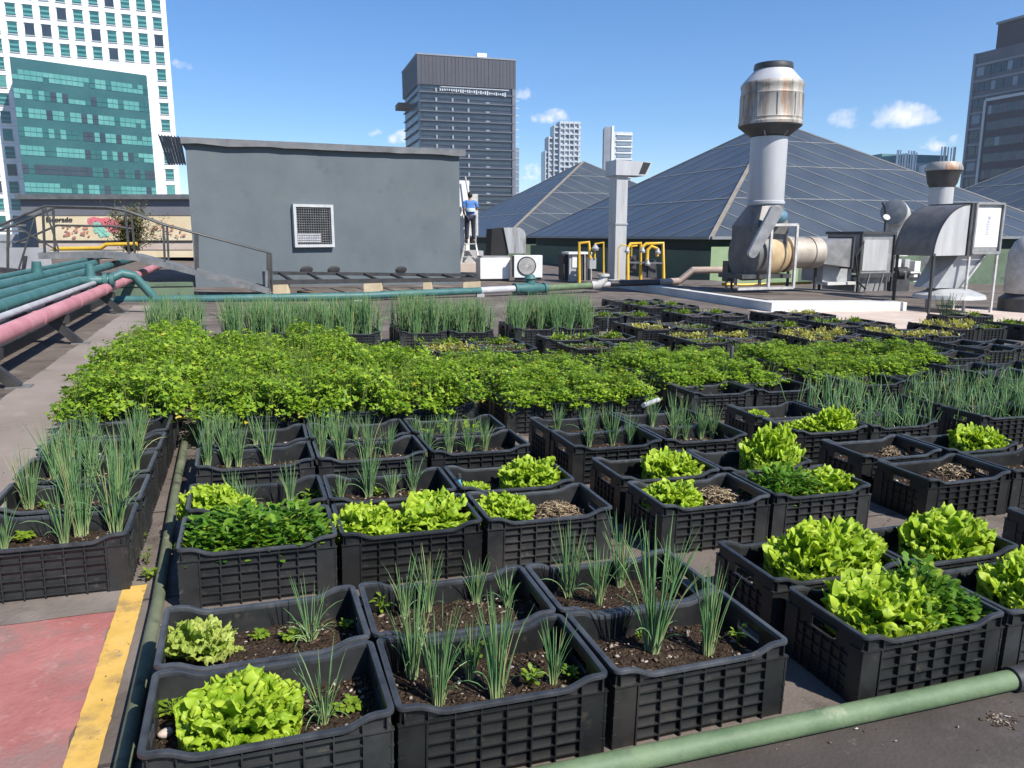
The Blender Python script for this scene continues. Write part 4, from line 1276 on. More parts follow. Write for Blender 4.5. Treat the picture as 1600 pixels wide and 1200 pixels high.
def chive_mesh(seed, high=0.40, n=30, base=0.016, spread=0.15, droop=0.12, r=0.0022):
    rr = random.Random(seed); mb = MB()
    for i in range(n):
        a = rr.uniform(0, 2 * pi); rb = base * sqrt(rr.random())
        p = Vector((cos(a) * rb, sin(a) * rb, -0.012))
        az = a + rr.uniform(-0.7, 0.7)
        tilt = spread * rr.uniform(0.05, 1.15)
        L = high * (rr.uniform(0.35, 1.0) ** 0.7) / max(0.5, cos(tilt))
        bend = rr.uniform(-0.05, 0.16) if rr.random() < 0.65 else rr.uniform(0.15, 0.5)
        if rr.random() < droop: bend = rr.uniform(0.9, 2.0); L *= rr.uniform(0.55, 0.9)
        ns = 7 if bend > 0.5 else 5
        pts, rs = [], []
        w = r * rr.uniform(0.75, 1.2)
        for j in range(ns + 1):
            s = j / ns
            if j:
                t = tilt + bend * s ** 1.6
                p = p + Vector((cos(az) * sin(t), sin(az) * sin(t), cos(t))) * (L / ns)
            pts.append(p.copy()); rs.append(w * (1.0 - 0.28 * s) if j < ns else w * 0.15)
        mb.tube(pts, rs, 5, cap=False)
    return mb.mesh('chive', M['chive'], smooth=9)


def chive_stand_mesh(seed, hx=0.27, hy=0.155, high=0.42, n=300):
    rr = random.Random(seed); mb = MB()
    cl = [(rr.uniform(-hx, hx), rr.uniform(-hy, hy)) for _ in range(20)]
    for i in range(n):
        c = rr.choice(cl)
        x, y = c[0] + rr.gauss(0, 0.018), c[1] + rr.gauss(0, 0.014)
        az = rr.uniform(0, 2 * pi); tilt = abs(rr.gauss(0, 0.12)); bend = rr.uniform(0, 0.2) if rr.random() > 0.06 else rr.uniform(0.6, 1.5)
        L = high * rr.uniform(0.6, 1.03); p = Vector((x, y, -0.01)); pts = []; rs = []; w = rr.uniform(0.0022, 0.0036)
        for j in range(5):
            s = j / 4
            if j:
                t = tilt + bend * s; p = p + Vector((cos(az) * sin(t), sin(az) * sin(t), cos(t))) * (L / 4)
            pts.append(p.copy()); rs.append(w if j < 4 else w * 0.15)
        mb.tube(pts, rs, 4, cap=False)
    return mb.mesh('chive_stand', M['chive'], smooth=9)


def sprout_mesh(seed, n=14, rad=0.035, high=0.05, mat='sprout'):
    rr = random.Random(seed); mb = MB()
    for i in range(n):
        az = i * 2.4; el = rr.uniform(0.35, 1.3); L = rr.uniform(0.5, 1) * rad * 1.4
        tip = Vector((cos(az) * rad * rr.uniform(0.2, 0.8), sin(az) * rad * rr.uniform(0.2, 0.8), high * rr.uniform(0.3, 1)))
        mb.tube([(0, 0, -0.005), tip * 0.6 + Vector((0, 0, 0.006)), tip], 0.0009, 3, cap=False)
        blade(mb, tip, (cos(az) * cos(el), sin(az) * cos(el), sin(el) * 0.6), L * 0.75, L * 0.27, rr.uniform(0.2, 1.0), rr, ns=4, petiole=0.1)
    return mb.mesh('seedling', M[mat], smooth=9)


def straw_mesh(seed, hx=0.11, hy=0.12, high=0.05, n=260):
    rr = random.Random(seed); mb = MB()
    for i in range(n):
        x, y = rr.gauss(0, hx * 0.48), rr.gauss(0, hy * 0.48)
        z = high * exp(-(x / hx) ** 2 - (y / hy) ** 2) * rr.uniform(0.1, 1.0)
        az = rr.uniform(0, pi); L = rr.uniform(0.03, 0.075); b = rr.uniform(-0.02, 0.02); w = rr.uniform(0.0014, 0.0036)
        d = Vector((cos(az), sin(az), rr.uniform(-0.2, 0.2))); s = Vector((-sin(az), cos(az), 0)); c = Vector((x, y, z + 0.004))
        mb.tube([c - d * L / 2, c - d * L / 6 + s * b * 0.8 + Vector((0, 0, 0.006)), c + d * L / 6 + s * b, c + d * L / 2], w, 4)
    return mb.mesh('straw', M['straw'], smooth=9)


def low_greens_mesh(seed, mat, high=0.05, n=230):
    rr = random.Random(seed); mb = MB()
    cl = [(rr.uniform(-0.26, 0.26), rr.uniform(-0.15, 0.15)) for _ in range(13)]
    for _ in range(n):
        c = rr.choice(cl)
        x, y = max(-.275, min(.275, c[0] + rr.gauss(0, 0.03))), max(-.16, min(.16, c[1] + rr.gauss(0, 0.025)))
        az = rr.uniform(0, 6.3); el = rr.uniform(0.1, 1.2)
        blade(mb, (x, y, rr.uniform(0.0, 0.5) * high), (cos(az) * cos(el), sin(az) * cos(el), sin(el)), rr.uniform(0.03, 0.065), rr.uniform(0.008, 0.015), rr.uniform(0.2, 1.2), rr, ns=4)
    return mb.mesh('low_greens', M[mat], smooth=9)


LET = [lettuce_mesh(3, high=0.118), lettuce_mesh(8, high=0.120, open_=0.97), lettuce_mesh(14, high=0.13, open_=0.95), lettuce_mesh(21, high=0.118), lettuce_mesh(27, high=0.122, n=30)]
LETP = [lettuce_mesh(33, 0.13, 0.13, 20, 0.85, 'lettuce_pale', crumple=0.8), lettuce_mesh(35, 0.06, 0.045, 7, 1.0, 'lettuce_pale', nt=30)]
ROC = [rocket_mesh(41, 0.285, 0.17, 0.21, 1700, L=0.055, w=0.0125), rocket_mesh(42, 0.145, 0.165, 0.22, 950, L=0.055, w=0.0125), rocket_mesh(43, 0.16, 0.15, 0.20, 850, L=0.055, w=0.0125)]
PAR = [parsley_mesh(s) for s in (51, 52, 53, 54, 55)]
PARL = [parsley_mesh(s, 0.30, 0.20, 0.02, 0.19, 210, 60, 0.2) for s in (58, 59)]
CHT = [chive_mesh(s, 0.40, 42, 0.018, 0.15, 0.08) for s in (61, 62, 63, 161, 162)]
CHM = [chive_mesh(s, 0.30, 30, 0.015, 0.17, 0.10, 0.0021) for s in (64, 65, 66, 164, 165)]
CHD = [chive_mesh(s, 0.30, 30, 0.013, 0.26, 0.45, 0.0020) for s in (67, 68)]
CHX = [chive_mesh(s, 0.48, 46, 0.026, 0.18, 0.08) for s in (69, 70, 170)]
CHS = [chive_stand_mesh(s) for s in (71, 72, 73)]
CHN = [chive_stand_mesh(s, high=0.40, n=110) for s in (74, 75, 76)]
SPR = [sprout_mesh(81, 16, 0.024, 0.035), sprout_mesh(82, 10, 0.022, 0.06), sprout_mesh(83, 24, 0.034, 0.03)]
YGL = [low_greens_mesh(91, 'yellowgreen', 0.06), low_greens_mesh(92, 'sprout', 0.05), low_greens_mesh(93, 'sprout', 0.03, 90), low_greens_mesh(94, 'yellowgreen', 0.07, 330)]
STR = [straw_mesh(95), straw_mesh(96, 0.13, 0.11, 0.06, 320), straw_mesh(97, 0.09, 0.10, 0.035, 170)]

# ------------------------------------------------------------------ the planting plan
BLOCKS = {'L': ('far left', [-1.08]), 'A': ('centre left', [-0.285, 0.325, 0.935]), 'B': ('centre right', [1.765, 2.380]), 'C': ('right', [3.345, 3.965]),
          'D': ('outer right', [5.03, 5.65]), 'E': ('sixth', [6.72, 7.34]), 'F': ('seventh', [8.36, 8.98]), 'J': ('eighth', [10.05, 10.67]), 'K': ('ninth', [11.75, 12.37])}
ORD = ['first', 'second', 'third', 'fourth', 'fifth', 'sixth', 'seventh', 'eighth', 'ninth', 'tenth', 'eleventh', 'twelfth', 'thirteenth', 'fourteenth', 'fifteenth', 'sixteenth', 'seventeenth']
COLN = {1: ['only'], 2: ['left', 'right'], 3: ['left', 'middle', 'right']}
crates = {}
crate0 = None


def copy_thing(src):
    r = src.copy(); COL.objects.link(r)
    for ch in src.children:
        c = ch.copy(); COL.objects.link(c); c.parent = r
    return r


def add_crate(b, row, col, v, content):
    global crate0
    if crate0 is None:
        crate0 = thing('crate', 'x', 'crate')
        link('wall', BODY_ME, crate0); link('rim', RIM_ME, crate0); link('soil', SOIL_ME[0], crate0)
        c = crate0
    else:
        c = copy_thing(crate0)
    for ch in c.children:
        if ch.name.split('.')[0] == 'soil' and v > 7.7: ch.location.z = 0.07; ch.data = SOIL_ME[(row * 3 + col) % 3]
        elif ch.name.split('.')[0] == 'soil': ch.data = SOIL_ME[(row * 3 + col + len(crates)) % 3]
    x = BLOCKS[b][1][col] + CL / 2 + R.uniform(-0.006, 0.006); y = v + CD / 2 + R.uniform(-0.006, 0.006)
    a = R.uniform(-0.014, 0.014) + (pi if R.random() < 0.5 else 0)
    gplace(c, x, y, 0.0, a)
    where = f"{ORD[row]} row, " + (f"{COLN[len(BLOCKS[b][1])][col]} column, " if len(BLOCKS[b][1]) > 1 else '') + f"{BLOCKS[b][0]} block"
    tag(c, f"black crate of {content}, {where}", 'crate', 'black ribbed planting crates')
    crates[(b, row, col)] = dict(o=c, x=x, y=y, where=where)
    return crates[(b, row, col)]


GROUPS = {'chive': 'chive clumps in the crates', 'lettuce': 'curly lettuces in the crates', 'parsley': 'parsley bushes in the crates', 'rocket': 'rocket plants in the crates',
          'stand': 'dense chive stands in the crates', 'seedling': 'seedlings in the crates', 'straw': 'straw mulch in the crates', 'greens': 'low greens in the crates'}
pending = []     # plants wait for their ordinal until their crate is full


def plant(kind, name, me, x, y, z, a, s, look, cr, cat):
    o = link(name, me)
    gplace(o, x, y, z, a, s)
    pending.append((kind, o, look, cr, cat, x))
    return o


def near_crate(x, y):
    return min(crates.values(), key=lambda c: max(abs(x - c['x']) / CL, abs(y - c['y']) / CD))


def at_px(px, py, z=SOIL, cr=None):
    p = G(px, py, z)
    c = crates[cr] if cr else near_crate(p.x, p.y)
    x = max(c['x'] - 0.255, min(c['x'] + 0.255, p.x)); y = max(c['y'] - 0.145, min(c['y'] + 0.145, p.y))
    return x, y, c


def chive_px(px, py, top, kind=None, cr=None):
    """a clump whose base shows at px, py and whose tips reach photo row TOP"""
    x, y, c = at_px(px, py, cr=cr)
    o, d = gray(px, top)
    t = ((x - o.x) * d.x + (y - o.y) * d.y) / (d.x ** 2 + d.y ** 2)
    h = max(0.12, (o + d * t).z - SOIL)
    pool = kind or (CHT if h > 0.30 else CHM)
    ref = 0.40 if pool is CHT else 0.48 if pool is CHX else 0.30
    s = h / ref / 0.97
    look = 'tall chive clump' if h > 0.33 else 'chive clump' if h > 0.22 else 'short chive clump'
    if pool is CHD: look = 'drooping chive clump'
    plant('chive', 'chive_clump', R.choice(pool), x, y, SOIL, R.uniform(0, 6.3), (max(0.75, min(1.25, s)), max(0.75, min(1.25, s)), s), look, c, 'chives')


def lettuce_px(px, py, wpx, pool=None, look='bright curly lettuce', z=SOIL + 0.06, cr=None, hs=1.0):
    x, y, c = at_px(px, py, z, cr)
    dist = (EYEP - MG @ Vector((x, y, z))).length
    s = wpx / F_PX * dist / 0.30
    me = R.choice(pool or LET)
    if pool is LETP: s = wpx / F_PX * dist / 0.24
    s *= 1.06; kx, ky = max(0.0, 0.335 - 0.12 * s), max(0.0, 0.172 - 0.145 * s)
    x = max(c['x'] - kx, min(c['x'] + kx, x)); y = max(c['y'] - ky, min(c['y'] + ky, y))
    a_ = R.choice((0, pi)) + R.uniform(-0.25, 0.25) if s > 1.05 else R.uniform(0, 6.3)
    plant('lettuce', 'lettuce', me, x, y, SOIL + 0.004, a_, (s, min(s, 1.07), s * hs), look, c, 'lettuce')


def seedling_px(px, py, s=1.0, k=None):
    x, y, c = at_px(px, py)
    plant('seedling', 'seedling', SPR[k] if k is not None else R.choice(SPR), x, y, SOIL, R.uniform(0, 6), s, 'small green seedling', c, 'seedling')


def straw_px(px, py, s=1.0, cr=None):
    x, y, c = at_px(px, py, cr=cr)
    plant('straw', 'straw_mulch', R.choice(STR), x, y, SOIL + 0.002, R.uniform(0, 6), s, 'tuft of pale dry straw', c, 'straw')


def fill(b, row, col, kind, **k):
    c = crates[(b, row, col)]
    a = R.choice((0, pi)) + R.uniform(-0.06, 0.06)
    if kind == 'parsley':
        s = k.get('s', 1.0); plant('parsley', 'parsley_bush', R.choice(PAR), c['x'], c['y'], SOIL, a, (R.uniform(.97, 1.06) * (1.14 if b == 'L' else 1 if b == 'A' else 0.90), R.uniform(.97, 1.06), s * R.uniform(.84, 1.12)), 'bushy green parsley', c, 'parsley')
    elif kind == 'parsley_low':
        plant('parsley', 'parsley_bush', R.choice(PARL), c['x'], c['y'], SOIL, a, 1.0, 'low thin parsley', c, 'parsley')
    elif kind == 'stand':
        plant('stand', 'chive_stand', R.choice(k.get('pool', CHS)), c['x'], c['y'], SOIL, a, (R.uniform(1.0, 1.1), R.uniform(1.0, 1.12), k.get('s', 1.0) * R.uniform(0.9, 1.06)), 'dense upright chives' if 'pool' not in k else 'loose upright chives', c, 'chives')
    elif kind == 'rocket':
        plant('rocket', 'rocket_plant', ROC[0], c['x'], c['y'], SOIL, a, (1.03, 1.03, k.get('s', 1.0)), 'dense dark green rocket', c, 'rocket')
    elif kind in ('yellow', 'green', 'sparse', 'yellow2'):
        me = YGL[{'yellow': 0, 'green': 1, 'sparse': 2, 'yellow2': 3}[kind]]; far_ = ROWS[b][row] > 7.7
        plant('greens', 'greens_foliage', me, c['x'], c['y'], SOIL + (0.07 if far_ else 0), a, (1.0, 1.0, 1.5) if far_ else k.get('s', 1.0), 'yellowing low greens' if 'yellow' in kind else 'low green seedlings', c, 'greens')


# rows by block: row number counted from the nearest, distance v of the front wall
ROWS = {'L': [3.21, 3.63, 4.06, 4.47, 4.90, 5.32, 5.76, 6.20, 6.64, 7.08, 7.52, 7.96, 8.40, 9.45, 9.87],
        'A': [1.755, 2.140, 2.975, 3.410, 4.070, 4.505, 5.230, 5.630, 6.300, 6.700, 7.380, 7.780, 9.35, 9.75],
        'B': [1.710, 2.140, 2.940, 3.375, 3.985, 4.360, 5.200, 5.600, 6.380, 6.780, 7.760, 8.180, 9.35, 9.75],
        'C': [1.710, 2.130, 2.945, 3.390, 3.995, 4.415, 5.250, 5.650, 6.380, 6.780, 7.780, 8.500, 9.55, 9.95],
        'D': [2.94, 3.36, 4.05, 4.46, 5.33, 5.73, 6.40, 6.80, 8.00, 8.42, 9.35, 9.75, 10.9, 11.3, 12.3],
        'E': [5.30, 5.72, 6.45, 6.88, 8.00, 8.42, 9.35, 9.78, 10.9, 11.3, 12.4, 12.8, 13.7],
        'F': [6.85, 7.30, 8.15, 8.55, 9.40, 9.82, 10.70, 11.10],
        'J': [8.85, 9.28, 10.55, 10.95],
        'K': [8.9, 9.32, 10.5]}
PLAN = {}


def P(b, row, cols, what):
    for c in cols: PLAN[(b, row, c)] = what


for r_ in (0, 1, 2, 3, 4): P('L', r_, [0], 'chives')
for r_ in range(5, 13): P('L', r_, [0], 'parsley')
for r_ in (13, 14): P('L', r_, [0], 'dense chives')
P('A', 0, [0], 'lettuce and chives'); P('A', 1, [0], 'lettuce and chives'); P('A', 0, [1, 2], 'tall chives'); P('A', 1, [1, 2], 'tall chives')
P('A', 2, [0], 'rocket'); P('A', 2, [1], 'two lettuces'); P('A', 2, [2], 'lettuce and straw')
P('A', 3, [0], 'lettuce and chives'); P('A', 3, [1], 'chives'); P('A', 3, [2], 'two lettuces')
P('A', 4, [0, 1, 2], 'chives'); P('A', 5, [0, 1, 2], 'chives')
for r_ in range(6, 12): P('A', r_, [0, 1, 2], 'parsley')
P('A', 10, [2], 'thin parsley'); P('A', 11, [2], 'young greens')
for r_ in (12, 13): P('A', r_, [0, 1, 2], 'dense chives')
P('B', 0, [0], 'lettuce and rocket'); P('B', 0, [1], 'lettuce'); P('B', 1, [0], 'two lettuces'); P('B', 1, [1], 'lettuce and straw')
P('B', 2, [0], 'lettuce and straw'); P('B', 2, [1], 'lettuce and rocket'); P('B', 3, [0, 1], 'lettuce')
P('B', 4, [0, 1], 'chives'); P('B', 5, [0, 1], 'chives')
for r_ in range(6, 10): P('B', r_, [0, 1], 'parsley')
P('B', 9, [1], 'yellowing greens')
P('B', 10, [0, 1], 'yellowing greens'); P('B', 11, [0, 1], 'young greens')
for r_ in (12, 13): P('B', r_, [0, 1], 'dense chives')
P('C', 1, [0], 'lettuce'); P('C', 2, [0, 1], 'bare soil'); P('C', 3, [0], 'bare soil'); P('C', 3, [1], 'lettuce')
P('C', 4, [0], 'three lettuces'); P('C', 5, [0], 'small lettuce'); P('C', 4, [1], 'loose chives'); P('C', 5, [1], 'loose chives')
P('C', 6, [0, 1], 'bare soil')
for r_ in (7, 8, 9): P('C', r_, [0, 1], 'parsley')
P('C', 10, [0, 1], 'yellowing greens'); P('C', 11, [0, 1], 'young greens'); P('C', 12, [0, 1], 'dense chives'); P('C', 13, [0, 1], 'dense chives')
P('D', 0, [0], 'bare soil'); P('D', 1, [0], 'lettuce'); P('D', 2, [0, 1], 'loose chives'); P('D', 3, [0, 1], 'loose chives')
P('D', 4, [0, 1], 'thin greens'); P('D', 5, [0, 1], 'parsley'); P('D', 6, [0, 1], 'parsley'); P('D', 7, [0, 1], 'parsley')
P('D', 8, [0, 1], 'yellowing greens'); P('D', 9, [0, 1], 'yellowing greens')
for r_ in range(10, 15): P('D', r_, [0, 1], 'yellowing greens' if r_ == 10 else 'young greens' if r_ == 12 else 'bare soil')
P('E', 0, [0, 1], 'thin greens'); P('E', 1, [0, 1], 'thin greens'); P('E', 2, [0], 'parsley'); P('E', 2, [1], 'thin greens'); P('E', 3, [0], 'parsley'); P('E', 3, [1], 'thin greens')
P('E', 4, [0, 1], 'yellowing greens'); P('E', 5, [0, 1], 'yellowing greens')
for r_ in range(6, 13): P('E', r_, [0, 1], 'bare soil' if r_ in (7, 8, 10, 12) else 'young greens')
P('E', 6, [0], 'yellowing greens')
P('F', 0, [0, 1], 'thin greens'); P('F', 1, [0, 1], 'thin greens'); P('F', 2, [0, 1], 'yellowing greens'); P('F', 3, [0, 1], 'yellowing greens')
for r_ in range(4, 8): P('F', r_, [0, 1], 'young greens' if r_ == 5 else 'bare soil')
P('F', 7, [1], 'yellowing greens'); P('D', 8, [1], 'bare soil'); P('E', 4, [1], 'bare soil'); P('F', 3, [1], 'bare soil')
for r_ in range(0, 2): P('J', r_, [0, 1], 'yellowing greens')
for r_ in range(0, 3): P('K', r_, [0, 1], 'young greens')
PLAN[('K', 2, 0)] = 'rosemary'
for (b, row, col), what in PLAN.items():
    add_crate(b, row, col, ROWS[b][row], what)
for key, what in PLAN.items():
    if what == 'parsley': fill(*key, 'parsley', s={'L': 1.28, 'A': 1.24, 'B': 0.92}.get(key[0], 0.82))
    elif what == 'thin parsley': fill(*key, 'parsley_low')
    elif what == 'dense chives': fill(*key, 'stand', s=1.38)
    elif what == 'loose chives': fill(*key, 'stand', s=R.uniform(0.8, 0.98), pool=CHN)
    elif what == 'yellowing greens': fill(*key, R.choice(('yellow', 'yellow2', 'sparse')))
    elif what == 'young greens': fill(*key, 'green')
    elif what == 'thin greens': fill(*key, 'sparse', s=1.3)
fill('A', 2, 0, 'rocket', s=1.0)

# nearest crates: lettuces, rocket and chives where the photo shows them
lettuce_px(377, 1126, 172, [LET[0]], 'big bright lettuce', cr=('A', 0, 0), hs=0.95)
lettuce_px(312, 1000, 108, [LETP[0]], 'pale leafy lettuce', cr=('A', 1, 0))
lettuce_px(372, 1018, 34, [LETP[1]], 'tiny pale lettuce', z=SOIL, cr=('A', 1, 0))
lettuce_px(275, 1030, 40, [LETP[1]], 'stray pale leaf rosette', z=SOIL, cr=('A', 1, 0))
chive_px(506, 1128, 1005, CHD, ('A', 0, 0)); chive_px(486, 1003, 895, CHD, ('A', 1, 0))
for px, py, top in ((644, 1060, 905), (685, 1098, 930), (735, 1062, 965), (776, 1090, 905), (864, 1066, 955)): chive_px(px, py, top, cr=('A', 0, 1))
for px, py, top in ((632, 965, 868), (668, 955, 850), (742, 940, 862), (792, 948, 888)): chive_px(px, py, top, cr=('A', 1, 1))
for px, py, top in ((1020, 1022, 800), (1106, 1020, 866)): chive_px(px, py, top, CHT, ('A', 0, 2))
for px, py, top in ((888, 934, 812), (935, 945, 835), (968, 916, 792), (1072, 922, 835)): chive_px(px, py, top, cr=('A', 1, 2))
seedling_px(262, 1112, 1.0, 2); seedling_px(585, 930, 1.2, 1); seedling_px(1186, 1002, 1.2, 1); seedling_px(830, 1070, 1.3, 0); seedling_px(905, 1060, 1.0, 0)
seedling_px(455, 1000, 0.8, 2); seedling_px(540, 985, 0.9, 0); seedling_px(405, 998, 0.7, 2); seedling_px(520, 1118, 0.8, 0); seedling_px(960, 985, 0.9, 2)
seedling_px(1000, 1000, 0.7, 0); seedling_px(745, 1040, 1.3, 1); seedling_px(545, 1110, 0.8, 2); seedling_px(800, 1010, 1.0, 0)
# second bed
lettuce_px(566, 812, 110, cr=('A', 2, 1)); lettuce_px(668, 800, 120, cr=('A', 2, 1)); lettuce_px(782, 797, 100, cr=('A', 2, 2))
straw_px(868, 803, 0.85, ('A', 2, 2))
lettuce_px(318, 783, 92, cr=('A', 3, 0)); lettuce_px(376, 784, 50, cr=('A', 3, 0)); lettuce_px(740, 757, 54, cr=('A', 3, 2), hs=0.8); lettuce_px(822, 745, 98, cr=('A', 3, 2), hs=1.15)
for px, py, top in ((453, 790, 715), (364, 795, 728), (384, 795, 745)): chive_px(px, py, top, cr=('A', 3, 0))
for px, py, top in ((576, 778, 683), (612, 778, 728), (645, 770, 705), (532, 782, 738)): chive_px(px, py, top, cr=('A', 3, 1))
seedling_px(504, 770, 1.3, 2); seedling_px(590, 775, 1.0, 0)
# third bed
for px, py, top in ((319, 724, 640), (356, 722, 632), (373, 721, 646), (418, 724, 640)): chive_px(px, py, top, cr=('A', 4, 0))
for px, py, top in ((497, 719, 632), (532, 719, 630), (576, 716, 640), (606, 714, 655)): chive_px(px, py, top, cr=('A', 4, 1))
for px, py, top in ((662, 712, 640), (702, 712, 640), (732, 709, 648), (757, 708, 645)): chive_px(px, py, top, cr=('A', 4, 2))
for px, py, top in ((310, 692, 628), (350, 690, 632), (400, 690, 640)): chive_px(px, py, top, cr=('A', 5, 0))
for px, py, top in ((480, 690, 640), (520, 690, 630), (555, 688, 640)): chive_px(px, py, top, cr=('A', 5, 1))
for px, py, top in ((650, 685, 645), (690, 684, 640), (740, 682, 650)): chive_px(px, py, top, cr=('A', 5, 2))
seedling_px(735, 690, 2.6, 1); seedling_px(700, 690, 2.2, 1); seedling_px(672, 690, 2.0, 0)
# left block
for px, py, top, k in ((128, 832, 660, CHX), (182, 828, 672, CHX), (100, 850, 745, CHT), (6, 862, 775, CHM)): chive_px(px, py, top, k, ('L', 0, 0))
for px, py, top, k in ((46, 795, 690, CHX), (120, 770, 655, CHX), (196, 770, 650, CHX)): chive_px(px, py, top, k, ('L', 1, 0))
for px, py, top, k in ((95, 735, 645, CHT), (150, 735, 640, CHT), (215, 730, 632, CHT)): chive_px(px, py, top, k, ('L', 2, 0))
for px, py, top, k in ((120, 702, 640, CHT), (222, 698, 628, CHT)): chive_px(px, py, top, k, ('L', 3, 0))
for px, py, top, k in ((150, 675, 628, CHT), (225, 672, 622, CHT)): chive_px(px, py, top, k, ('L', 4, 0))
seedling_px(36, 845, 1.0, 2); seedling_px(68, 795, 0.9, 0)
# centre right block
lettuce_px(1362, 948, 168, [LET[1]], 'wide bright lettuce', cr=('B', 0, 0), hs=0.95)
c_ = crates[('B', 0, 0)]; plant('rocket', 'rocket_plant', ROC[1], c_['x'] + 0.14, c_['y'] + 0.005, SOIL, 0, (0.95, 0.98, 1.0), 'dark green rocket', c_, 'rocket')
lettuce_px(1568, 905, 130, [LET[2]], 'bright curly lettuce', cr=('B', 0, 1))
lettuce_px(1238, 862, 150, [LET[2]], 'bright ruffled lettuce', cr=('B', 1, 0)); lettuce_px(1345, 855, 150, [LET[3]], 'bright ruffled lettuce', cr=('B', 1, 0))
lettuce_px(1436, 832, 140, [LET[0]], 'bright ruffled lettuce', cr=('B', 1, 1)); straw_px(1525, 845, 1.15, ('B', 1, 1))
lettuce_px(1045, 777, 96, [LET[3]], cr=('B', 2, 0)); straw_px(1122, 780, 1.05, ('B', 2, 0))
lettuce_px(1318, 752, 92, [LET[0]], cr=('B', 2, 1), hs=0.9)
c_ = crates[('B', 2, 1)]; plant('rocket', 'rocket_plant', ROC[2], c_['x'] - 0.10, c_['y'], SOIL, 0.1, (1.05, 1.0, 1.0), 'dark green rocket', c_, 'rocket')
lettuce_px(1040, 730, 96, [LET[1]], cr=('B', 3, 0)); lettuce_px(1195, 718, 104, [LET[2]], 'tall curly lettuce', cr=('B', 3, 1), hs=1.3)
for px, py, top in ((908, 690, 625), (948, 690, 627), (978, 690, 640)): chive_px(px, py, top, cr=('B', 4, 0))
for px, py, top in ((858, 668, 628), (905, 668, 632), (955, 664, 628)): chive_px(px, py, top, cr=('B', 5, 0))
for px, py, top in ((1035, 680, 625), (1057, 681, 640), (1080, 679, 628), (1100, 677, 630), (1116, 677, 628), (1066, 672, 620)): chive_px(px, py, top, cr=('B', 4, 1))
for px, py, top in ((1008, 662, 612), (1042, 660, 605), (1080, 657, 615)): chive_px(px, py, top, cr=('B', 5, 1))
# right blocks
for px, py, w in ((1205, 652, 44), (1238, 655, 56), (1295, 650, 78)): lettuce_px(px, py, w, cr=('C', 4, 0))
lettuce_px(1165, 638, 32, cr=('C', 5, 0)); lettuce_px(1560, 680, 76, cr=('C', 3, 1)); lettuce_px(1496, 684, 70, cr=('C', 3, 1)); lettuce_px(1595, 800, 60, cr=('C', 1, 0))
straw_px(1395, 702, 0.9, ('C', 3, 0)); straw_px(1498, 738, 1.1, ('C', 2, 0)); straw_px(1395, 706, 0.7, ('C', 3, 0))
c_ = crates[('D', 1, 0)]; plant('lettuce', 'lettuce', LET[1], c_['x'] + 0.05, c_['y'], SOIL, 1.0, 0.9, 'bright curly lettuce', c_, 'lettuce')
c_ = crates[('K', 2, 0)]


def rosemary_mesh():
    rr = random.Random(5); mb = MB()
    for i in range(34):
        az = rr.uniform(0, 6.3); t = rr.uniform(0, 0.5); L = rr.uniform(0.3, 0.52); b = Vector((cos(az) * 0.1 * rr.random(), sin(az) * 0.08 * rr.random(), 0))
        d = Vector((cos(az) * sin(t), sin(az) * sin(t), cos(t)))
        mb.tube([b, b + d * L], [0.004, 0.002], 4, cap=False)
        for k in range(46):
            s = 0.1 + 0.9 * k / 46; a2 = k * 2.4; p = b + d * (L * s)
            e = (d * 0.8 + Vector((cos(a2), sin(a2), 0.1)) * 0.8).normalized()
            sd = e.cross(d).normalized() * 0.0035
            mb.add([p - sd, p + sd, p + e * rr.uniform(0.025, 0.04)], [(0, 1, 2)])
    return mb.mesh('rosemary', M['rosemary'])


ro = link('rosemary_bush', rosemary_mesh()); gplace(ro, c_['x'], c_['y'], SOIL)
tag(ro, 'upright grey green rosemary bush in a crate by the big duct hood', 'rosemary')
for o, x, y in ((0, 0, 0),):
    pass

# give every plant its own label: which one in its crate, and which crate
by = {}
for k, o, look, cr, cat, x in pending:
    by.setdefault((k, look, id(cr)), []).append((x, o, look, cr, cat, k))
for lst in by.values():
    lst.sort(key=lambda q: q[0])
    for i, (x, o, look, cr, cat, k) in enumerate(lst):
        pos = '' if len(lst) == 1 else f" {ORD[i]} from left in crate,"
        tag(o, f"{look}{',' if not pos else ''}{pos} {cr['where']}", cat, GROUPS[k])

# loose stones and weeds
st = MB()
bm_ = bmesh.new(); bmesh.ops.create_icosphere(bm_, subdivisions=2, radius=1)
st.add([(v.co.x * 0.021 * (1 + .25 * ruf(*(v.co * 1.3))), v.co.y * 0.015, v.co.z * 0.012 * (1 + .3 * ruf(*(v.co * 2)))) for v in bm_.verts], [[v.index for v in f.verts] for f in bm_.faces]); bm_.free()
so = st.build('stone', M['stone'], smooth=9); p = G(255, 1152, SOIL)
gplace(so, p.x + 0.006, p.y + 0.006, SOIL + 0.008, 0.5); tag(so, 'pale pink stone on the soil left of the nearest lettuce', 'stone')
weeds = [(262, 905, 0.9), (258, 880, 0.8), (272, 660, 1.2), (255, 742, 1.3), (246, 850, 0.8)]
for i, (px, py, s) in enumerate(weeds):
    p = G(px, py, 0.0); w = link('weed', SPR[i % 3]); gplace(w, p.x - 0.07, p.y, 0.005, i, s * 1.4)
    tag(w, f"small weed beside the green ground pipe, {ORD[i]} of five from the front" if False else f"small weed on the roof by the green pipe, clump number {ORD[i]} from the front", 'weed', 'weeds along the pipe')
wd = link('weed', SPR[1]); p = G(1590, 1040, 0.0); gplace(wd, p.x, p.y + 0.03, 0.004, 2, 1.6); tag(wd, 'grassy weed by the pipe elbow at the bottom right corner', 'weed', 'weeds along the pipe')


# ------------------------------------------------------------------ garden pipes and sprinklers
def gpath(pts):
    return [MG @ Vector(p) for p in pts]


